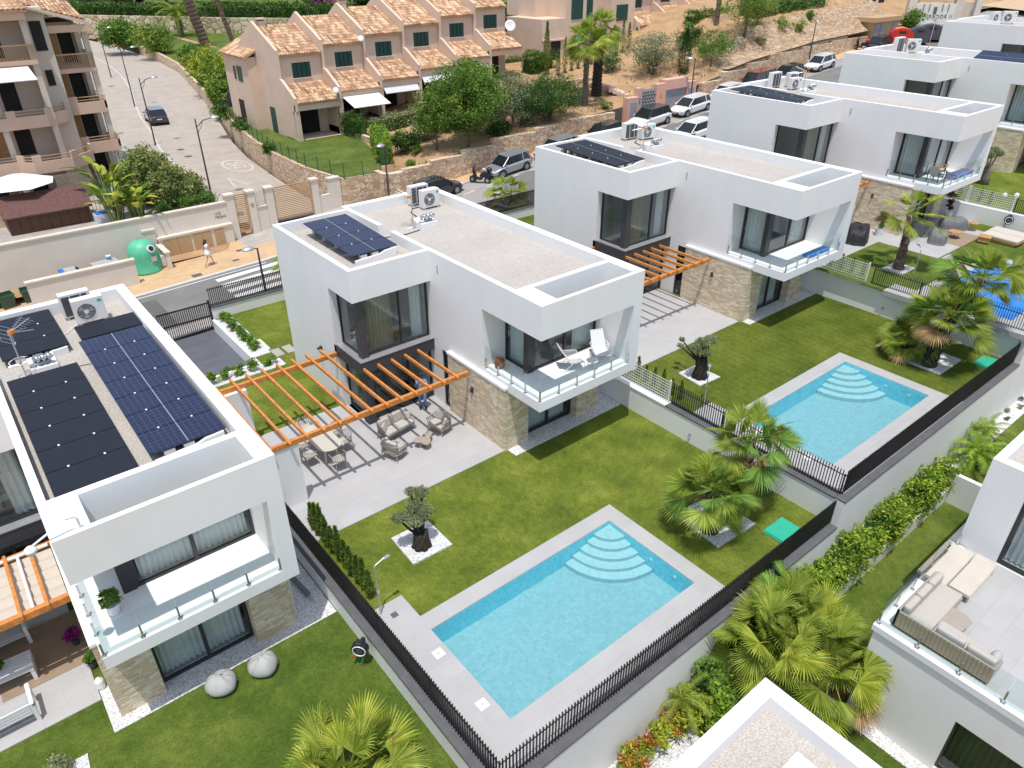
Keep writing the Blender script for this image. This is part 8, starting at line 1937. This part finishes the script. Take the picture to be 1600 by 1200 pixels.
t = thing("coffee_table", "taupe trefoil coffee table between the armchairs", "table", (-2.4, 4.2, 0), 0.5)
pts = [((0.30+0.09*cos(3*a))*cos(a)*1.35, (0.30+0.09*cos(3*a))*sin(a)) for a in np.linspace(0, 2*pi, 37)[:-1]]
MB().prism(pts, 0.30, 0.335, "table_taupe").build("table_top", t, bevel=0.008)
for a in (0.2, 2.3, 4.4): MB().tube([(0.16*cos(a), 0.16*sin(a), 0), (0.16*cos(a), 0.16*sin(a), 0.30)], [0.09, 0.09], "table_taupe", 14).build("leg", t)
t = thing("dining_table", "long oval cream dining table under the left half of the pergola", "table", (-5.75, 6.3, 0), radians(90))
pts = [(1.05+0.0+0.42*cos(a)-0.42, 0.48*sin(a)) for a in np.linspace(-pi/2, pi/2, 12)]+[(-1.05+0.42+0.42*cos(a), 0.48*sin(a)) for a in np.linspace(pi/2, 3*pi/2, 12)]
MB().prism(pts, 0.71, 0.75, "table_cream").build("table_top", t, bevel=0.008)
for sx in (-1, 1):
    for sy in (-1, 1): MB().tube([(sx*0.68, sy*0.24, 0), (sx*0.66, sy*0.22, 0.71)], [0.045, 0.055], "table_cream", 10).build("leg", t)
def dining_chair(loc, rz, lab):
    t = thing("dining_chair", lab, "chair", loc, rz, "rope dining chairs round the oval table")
    low = [(-0.24, -0.15, 0.44), (-0.26, 0.1, 0.44), (-0.14, 0.26, 0.44), (0.14, 0.26, 0.44), (0.26, 0.1, 0.44), (0.24, -0.15, 0.44)]; high = [(-0.27, -0.2, 0.64), (-0.30, 0.1, 0.70), (-0.17, 0.30, 0.80), (0.17, 0.30, 0.80), (0.30, 0.1, 0.70), (0.27, -0.2, 0.64)]
    b = MB(); b.tube(high, 0.016, "rope_taupe", 6); b.tube(low, 0.012, "rope_taupe", 6); b.build("frame", t)
    b = MB(); rope_side(b, low, high, 14, r=0.008); b.build("rope_weave", t)
    MB().box(-0.24, -0.24, 0.41, 0.24, 0.24, 0.46, "linen").build("seat", t, bevel=0.02)
    for sx in (-1, 1):
        for sy in (-1, 1): MB().tube([(sx*0.20, sy*0.20, 0.42), (sx*0.24, sy*0.25, 0)], [0.016, 0.012], "rope_taupe", 6).build("leg", t)
for (x, y, r, lab) in ((-6.5, 5.95, 95, "rope chair on the left side of the oval table, nearer the lawn"), (-6.5, 6.7, 92, "rope chair on the left side of the oval table, farther from us"), (-5.0, 5.95, -85, "rope chair on the right side of the oval table, nearer the lawn"), (-5.0, 6.75, -88, "rope chair on the right side of the oval table, farther from us"), (-5.75, 5.0, 180, "rope chair at the near end of the oval table"), (-5.75, 7.75, 0, "rope chair at the far end of the oval table")):
    dining_chair((x, y, 0), radians(r), lab)
t = thing("wall_light", "small dark bracket light on the left wall of the central villa", "lamp", (-3.6, 10.3, 2.2)); MB().box(-0.02, -0.05, 0, 0.07, 0.05, 0.18, "charcoal").box(-0.14, -0.04, 0.06, -0.02, 0.04, 0.14, "charcoal").build("body", t)
# balcony loungers
def rope_lounger(loc, rz, lab):
    t = thing("lounge_chair", lab, "lounge chair", loc, rz, "white rope lounge chairs on the balcony"); b = MB()
    for sx in (-0.3, 0.3): b.tube([(sx, -0.35, 0.0), (sx, -0.38, 0.36), (sx*0.95, 0.15, 0.30), (sx*0.85, 0.62, 1.0)], 0.014, "white_metal", 6); b.tube([(sx, 0.45, 0.0), (sx*1.05, 0.1, 0.30)], 0.014, "white_metal", 6); b.tube([(sx*1.1, -0.3, 0.36), (sx*1.25, -0.2, 0.55), (sx*1.2, 0.3, 0.58), (sx*0.95, 0.38, 0.62)], 0.013, "white_metal", 6)
    b.tube([(-0.26, 0.62, 1.0), (0.26, 0.62, 1.0)], 0.014, "white_metal", 6); b.build("frame", t)
    MB().add([(-0.29, -0.36, 0.36), (0.29, -0.36, 0.36), (0.28, 0.16, 0.32), (-0.28, 0.16, 0.32), (0.25, 0.60, 0.99), (-0.25, 0.60, 0.99), (-0.29, -0.36, 0.34), (0.29, -0.36, 0.34), (0.28, 0.18, 0.30), (-0.28, 0.18, 0.30), (0.25, 0.62, 0.98), (-0.25, 0.62, 0.98)], [(0,1,2,3),(3,2,4,5),(9,8,7,6),(11,10,8,9),(0,6,7,1),(5,4,10,11)], "lounger_white").build("sling", t)
    b = MB(); 
    for sx in (-1, 1): rope_side(b, [(sx*0.31, -0.3, 0.34), (sx*0.29, 0.15, 0.32)], [(sx*0.37, -0.2, 0.55), (sx*0.36, 0.3, 0.58)], 7, "white_metal", 0.006)
    b.build("rope_weave", t)
rope_lounger((2.7, 1.15, 3.11), radians(62), "white rope lounge chair on the central balcony, left one with its side to us")
rope_lounger((4.0, 0.95, 3.11), radians(-25), "white rope lounge chair on the central balcony, right one with a tall back")
t = thing("side_table", "low white table between the two balcony lounge chairs", "table", (3.2, 0.6, 3.11)); MB().lathe([(0.22, 0.36), (0.24, 0.38), (0.01, 0.385)], (0, 0, 0), "white_metal", 20).build("table_top", t)
for a in (0.3, 2.4, 4.5): MB().tube([(0.15*cos(a), 0.15*sin(a), 0.37), (0.19*cos(a), 0.19*sin(a), 0)], 0.012, "white_metal", 6).build("leg", t)
t = thing("side_table", "small terracotta stool in the left corner of the central balcony", "stool", (0.5, 2.95, 3.11)); MB().lathe([(0.14, 0), (0.2, 0.06), (0.2, 0.28), (0.17, 0.38), (0.01, 0.39)], (0, 0, 0), "wood_brown", 16).build("body", t)
# third villa balcony furniture
x4, y4, z4 = LOTS[4]
for i, (x, y, r, lab) in enumerate(((1.2, 1.0, 80, "teak-armed chair with grey cushion on the third villa's balcony, left"), (2.3, 1.35, 200, "teak-armed chair with a white cushion on the third villa's balcony, right"))):
    t = thing("balcony_chair", lab, "chair", (x4+x, y4+y, z4+3.11), radians(r), "teak-armed balcony chairs"); MB().box(-0.3, -0.3, 0.33, 0.3, 0.3, 0.42, "linen").build("seat_cushion", t, bevel=0.03); MB().obox((0, 0.27, 0.42), 0.56, 0.1, 0.42, 0, "linen", -0.2).build("back_cushion", t, bevel=0.03)
    b = MB()
    for sx in (-0.33, 0.33): b.box(sx-0.03, -0.35, 0.58, sx+0.03, 0.3, 0.62, "wood_teak")
    b.build("armrest", t)
    for sx in (-0.33, 0.33):
        for sy in (-0.32, 0.3): MB().box(sx-0.02, sy-0.02, 0, sx+0.02, sy+0.02, 0.58, "charcoal").build("leg", t)
t = thing("blue_mat", "blue padded sunbed lying along the glass of the third villa's balcony", "sunbed", (x4+3.3, y4+0.62, z4+3.11)); MB().box(-1.15, -0.3, 0, 1.15, 0.3, 0.22, "blue_plastic").build("pad", t, bevel=0.05); MB().obox((-0.9, 0, 0.2), 0.5, 0.6, 0.12, 0, "blue_plastic", 0.3, 'y').build("headrest", t, bevel=0.03)
t = thing("blue_mat", "blue folded pad behind the glass of the second villa's balcony", "sunbed", (14.81+3.4, 0.4, 1.14+3.11)); MB().box(-0.9, -0.22, 0, 0.9, 0.22, 0.12, "blue_plastic").build("pad", t, bevel=0.03)

# ------------------------------------------------------------------ covered-pool garden
def cover(loc, rz, lab, sx, sy, h, m, seed, nm="furniture_cover"):
    rng = np.random.default_rng(seed); t = thing(nm, lab, "furniture cover", loc, rz, "covered garden furniture"); b = MB(); n = 30; prof = [(1.04, 0.02), (1.0, 0.12), (0.97, 0.45), (0.92, 0.8), (0.72, 1.0), (0.35, 0.93), (0.01, 0.90)]; vs = []
    for r, z in prof:
        for k in range(n):
            a = 2*pi*k/n; c, s = cos(a), sin(a); q = (abs(c)**4+abs(s)**4)**-0.25; fold = 1+0.045*sin(9*a+seed)*(1-z*0.5)+0.025*sin(17*a+seed*2)
            vs.append((sx/2*r*q*c*fold, sy/2*r*q*s*fold, h*z*(1+0.06*sin(2*a+seed)+0.04*sin(5*a))))
    fs = [(i*n+k, i*n+(k+1) % n, (i+1)*n+(k+1) % n, (i+1)*n+k) for i in range(len(prof)-1) for k in range(n)]
    b.add(vs, fs, m); b.build("cover", t, smooth=True, sub=1)
    b = MB()
    for x in (-0.4, 0.4): b.box(sx*x-0.03, -sy/2+0.02, 0, sx*x+0.03, -sy/2+0.08, 0.06, "wood_teak")
    b.each("foot", t); return t
cover((30.7, 0.55, 2.54), 0.1, "largest grey furniture cover, under the balcony of the third villa", 2.3, 1.2, 0.72, "cover_grey", 3)
cover((29.7, -0.75, 2.54), 0.3, "grey furniture cover nearest the lawn", 1.6, 0.95, 0.66, "cover_grey", 5)
cover((32.4, -0.35, 2.54), -0.4, "grey furniture cover nearest the white wall", 1.8, 1.0, 0.72, "cover_grey", 8)
cover((26.4, 2.35, 2.54), 0.4, "shiny black furniture cover beside the stone wall, with a potted shrub", 2.3, 1.2, 0.85, "cover_black", 11)
for (x, y, r, h, lab) in ((31.0, -1.1, 0.38, 0.38, "round teak side table between the grey covers, lower one"), (33.2, -1.2, 0.3, 0.45, "round teak side table right of the grey covers")):
    t = thing("side_table", lab, "table", (x, y, 2.54), 0, "round teak side tables"); MB().disc((0, 0, h), r, "wood_teak", 24, d=0.04).build("table_top", t)
    for a in (0.3, 2.4, 4.5): MB().tube([(r*0.5*cos(a), r*0.5*sin(a), h), (r*0.6*cos(a), r*0.6*sin(a), 0)], 0.02, "wood_teak", 6).build("leg", t)
o = MB().box(-1.3, -0.9, 0, 1.3, 0.9, 0.012, "rug").build("rug"); o.location = (31.1, -1.15, 2.542); o.rotation_euler = (0, 0, 0.0); tag(o, "brown outdoor rug between the grey covered seats", "rug")
for i, (x, lab) in enumerate(((32.5, "beige padded sunbed on teak base, left half of the pair"), (33.55, "beige padded sunbed on teak base, right half of the pair"))):
    t = thing("sunbed", lab, "sun lounger", (x, -3.1, 2.54), -0.05, "beige sunbeds on teak bases"); MB().box(-0.5, -1.0, 0.12, 0.5, 1.0, 0.2, "wood_teak").build("base", t); MB().box(-0.49, -0.98, 0.2, 0.49, 0.98, 0.34, "awning_beige").build("pad", t, bevel=0.04)
    for sx in (-0.4, 0.4): MB().box(sx-0.05, -0.9, 0, sx+0.05, 0.9, 0.12, "wood_teak").build("skid", t)
t = thing("side_table", "low teak cube table left of the beige sunbeds", "table", (31.6, -2.5, 2.54), 0.2); MB().box(-0.3, -0.3, 0.05, 0.3, 0.3, 0.32, "wood_teak").box(-0.33, -0.33, 0.32, 0.33, 0.33, 0.36, "wood_teak").build("body", t)
def potted(loc, h, r, lab, leaf, pot="white_metal", seed=1, pr=0.2):
    t = thing("potted_plant", lab, "potted plant", loc); MB().lathe([(pr*0.75, 0), (pr, pr*1.9), (pr*0.88, pr*1.9), (pr*0.85, pr*1.75), (0.01, pr*1.75)], (0, 0, 0), pot, 18).build("pot", t, smooth=False)
    rng = np.random.default_rng(seed); crown_mesh(rng, (0, 0, pr*1.9+h*0.45), (r, r, h*0.5), 14, 80, 0.10, leaf).build("foliage", t)
    MB().tube([(0, 0, pr*1.7), (0, 0, pr*1.9+h*0.4)], 0.02, "trunk", 6).build("stem", t)
potted((28.0, 1.9, 2.54), 1.2, 0.3, "conical green shrub in a white pot beside the black cover", "leaf_mid", seed=601, pr=0.24)
potted((34.2, 0.7, 2.54), 1.5, 0.32, "dark purple shrub in a white pot against the white wall", "leaf_purple", "white_metal", 602, 0.26)
for i, (x, y) in enumerate(((27.7, -2.3), (27.55, -2.85), (27.4, -3.4))):
    o = MB().box(-0.55, -0.2, 0, 0.55, 0.2, 0.02, "patio_tile").build("stepping_stone"); o.location = (x, y, 2.515); o.rotation_euler = (0, 0, 0.0); tag(o, ["pale stepping slab nearest the patio of the covered-pool garden", "pale stepping slab in the middle, covered-pool garden", "pale stepping slab nearest the blue pool cover"][i], "stepping stone", "pale stepping slabs")
b = MB(); vs = []; n = 26
for i in range(n+1):
    for j in range(n+1):
        x = POOL[0]+0.02+(POOL[1]-POOL[0]-0.04)*i/n; y = POOL[2]+0.02+(POOL[3]-POOL[2]-0.04)*j/n; vs.append((x, y, -0.06+0.05*sin(x*2.3+y*1.7)+0.04*sin(y*4.1-x*1.2)+0.02*sin(9*x+5*y)))
fs = [(i*(n+1)+j, (i+1)*(n+1)+j, (i+1)*(n+1)+j+1, i*(n+1)+j+1) for i in range(n) for j in range(n)]
o = b.add(vs, fs, "blue_cover").build("pool_cover", smooth=True); o.location = (29.05, -0.3, 2.56); tag(o, "crumpled bright blue pool cover at the far right", "pool cover")
# far garden beyond the mesh fence
for i, (x, y) in enumerate(((37.0, 1.2), (37.9, 1.0), (38.8, 0.8), (39.6, 0.5), (40.5, 0.2))):
    o = MB().lathe([(0.01, 0), (0.3, 0), (0.34, 0.03), (0.01, 0.05)], (0, 0, 0), "sidewalk_grey", 10).build("stepping_stone"); o.location = (x, y+2.0, 3.52); tag(o, ORD[i]+" pale round stepping stone from the house, on the far lawn behind the mesh fence", "stepping stone", "round stepping stones on the far lawn")
for i, (x, y, s) in enumerate(((36.6, 1.7, 0.3), (37.0, 1.2, 0.24), (37.7, 0.7, 0.2), (38.2, 0.2, 0.34), (38.7, -0.3, 0.36))):
    o = MB().ball((0, 0, s*0.3), s*0.55, "white_metal", 7, 5, (1, 0.8, 1.0)).build("white_boulder"); o.location = (x, y-1.0, 3.5); tag(o, ORD[i]+" white boulder from the house, behind the far mesh fence", "boulder", "white boulders in the far garden")
tree("dense rounded shrub tree against the far stone wall, right edge", "tree", (41.0, 4.6, 3.5), 2.6, (1.1, 1.0, 1.1), 0.4, leaf="leaf_mid", leaf2="leaf_yellowgreen", clumps=50, per=90, size=0.12, tr=0.08, seed=610)
cloud_olive("cloud-pruned olive in the far garden at the right edge", (40.3, 1.3, 3.5), 1.9, 43, "trunk_olive", [(-0.4, 0.1, 1.9, 0.4), (0.3, 0.1, 2.0, 0.45), (0.9, 0, 1.8, 0.35)])

# ------------------------------------------------------------------ nearest villa: balcony, terrace, arm lamp
X1, Y1, Z1 = LOTS[1]
potted((X1+0.62, Y1+1.35, Z1+3.11), 0.45, 0.32, "leafy plant in a white pot on the nearest balcony", "leaf_mid", seed=603, pr=0.17)
t = thing("arm_lamp", "white jointed arm lamp reaching out from the corner of the nearest roof", "lamp", (X1+0.62, Y1+0.12, Z1+6.9), 0)
MB().tube([(0, 0, 0), (0, 0, 0.28), (-0.05, 0, 0.34), (-0.22, 0.0, 0.36), (-0.95, -0.05, 0.06)], 0.028, "white_metal", 8).build("arm", t, smooth=True); MB().ball((-1.0, -0.06, -0.04), 0.12, "ac_white", 14, 8).lathe([(0.13, -0.02), (0.13, 0.05), (0.05, 0.12)], (-1.0, -0.06, -0.04), "white_metal", 14).build("lamp_head", t, smooth=True)
MB().box(-0.05, -0.05, 0, 0.05, 0.05, 0.02, "white_metal").build("bracket", t)
# terrace furniture, white timber bench, slatted table and sofa
def slat_bench(loc, rz, lab, w=1.75, back=True, cush=True, nm="garden_bench", cat="bench"):
    t = thing(nm, lab, cat, loc, rz, "white timber garden furniture"); b = MB(); m = "white_metal"
    for sx in (-w/2, w/2): b.box(sx-0.05, -0.42, 0, sx+0.05, -0.32, 0.62, m); b.box(sx-0.05, 0.32, 0, sx+0.05, 0.42, 0.72, m); b.box(sx-0.05, -0.42, 0.62, sx+0.05, 0.42, 0.69, m)
    b.build("frame", t); b = MB()
    for i in range(6): b.box(-w/2+0.06, -0.34+0.12*i, 0.30, w/2-0.06, -0.26+0.12*i, 0.33, m)
    if back:
        for i in range(4): b.box(-w/2+0.06, 0.37, 0.36+0.1*i, w/2-0.06, 0.41, 0.43+0.1*i, m)
    b.build("slats", t)
    if cush: MB().box(-w/2+0.08, -0.34, 0.34, w/2-0.08, 0.26, 0.46, "bean_grey").build("seat_cushion", t, bevel=0.03)
    return t
slat_bench((X1-2.75, Y1+2.55, -0.8), pi, "white timber bench with slatted back, nearest the lawn at the left edge", 1.7)
t = thing("garden_table", "white slatted low table with a potted plant, left edge terrace", "table", (X1-2.6, Y1+4.1, -0.8), -0.05); b = MB()
for i in range(7): b.box(-0.95, -0.42+0.12*i, 0.42, 0.95, -0.33+0.12*i, 0.46, "white_metal")
b.build("table_top", t)
for sx in (-0.9, 0.9): MB().box(sx-0.05, -0.4, 0, sx+0.05, 0.4, 0.42, "white_metal").build("leg", t)
potted((X1-2.45, Y1+4.2, -0.34), 0.14, 0.14, "small green plant in a dark pot on the white slatted table", "leaf_mid", "charcoal", 604, 0.08)
t = slat_bench((X1-2.6, Y1+5.6, -0.8), 0.0, "white timber sofa with grey cushions under the canopy", 2.0, True, True, "garden_sofa", "sofa")
MB().obox((0.3, 0.2, 0.46), 0.5, 0.14, 0.4, 0, "bean_grey", -0.2).build("back_cushion", t, bevel=0.04); MB().obox((-0.6, 0.2, 0.46), 0.5, 0.14, 0.4, 0, "rope_taupe", -0.2).build("back_cushion", t, bevel=0.04)
o = MB().box(-1.3, -1.2, 0, 1.3, 1.2, 0.012, "rug").build("rug"); o.location = (X1-1.3, Y1+4.6, -0.797); tag(o, "brown outdoor rug beneath the canopy at the left edge", "rug")
potted((X1-0.55, Y1+4.3, -0.8), 0.5, 0.2, "plant with magenta blossom against the villa wall, left terrace", "bloom_magenta", "charcoal", 605, 0.12)
potted((X1-0.35, Y1+3.1, -0.8), 0.3, 0.22, "fern in a dark pot against the villa wall, left terrace", "leaf_mid", "charcoal", 606, 0.13)
t = thing("lantern", "white lantern at the balcony corner on the left terrace", "lantern", (X1-0.35, Y1+2.2, -0.8)); MB().lathe([(0.1, 0), (0.13, 0.1), (0.12, 0.3), (0.05, 0.4), (0.01, 0.42)], (0, 0, 0), "white_metal", 14).build("body", t)
t = thing("folded_parasol", "folded grey parasol lying in the gravel beside the nearest villa", "parasol", (-9.3, 0.5, -0.75), 0.3); MB().tube([(0, 0, 0.1), (0.2, 0.9, 0.12), (0.3, 1.5, 0.1)], [0.09, 0.07, 0.02], "cover_grey", 8).build("canopy", t); MB().tube([(0, 0, 0.1), (-0.1, -0.4, 0.08)], 0.02, "galvanised", 6).build("pole", t)
# porch clutter of the terraced houses: laid tables behind the hedge
t = thing("dining_table", "table laid with a blue cloth under the white awning of the second house", "table", (19.2, 44.2, 3.05)); MB().box(-0.7, -0.4, 0.7, 0.7, 0.4, 0.75, "denim").box(-0.7, -0.42, 0.25, 0.7, -0.4, 0.75, "denim").build("cloth", t); MB().box(-0.6, -0.3, 0, 0.6, 0.3, 0.7, "wood_dark").build("base", t)
t = thing("dining_table", "pale table in the garden of the third terraced house", "table", (24.6, 44.2, 4.0)); MB().box(-0.9, -0.45, 0.7, 0.9, 0.45, 0.75, "cream_stone_cap").build("table_top", t)
for sx in (-0.8, 0.8): MB().box(sx-0.04, -0.4, 0, sx+0.04, 0.4, 0.7, "charcoal").build("leg", t)
wall_thing("stone_curb", "low sandstone wall dividing the fenced lawn from the next garden", [(16.7, 41.5, 2.2, 17.0, 46.3, 3.0, "retaining_stone", "wall_body")])
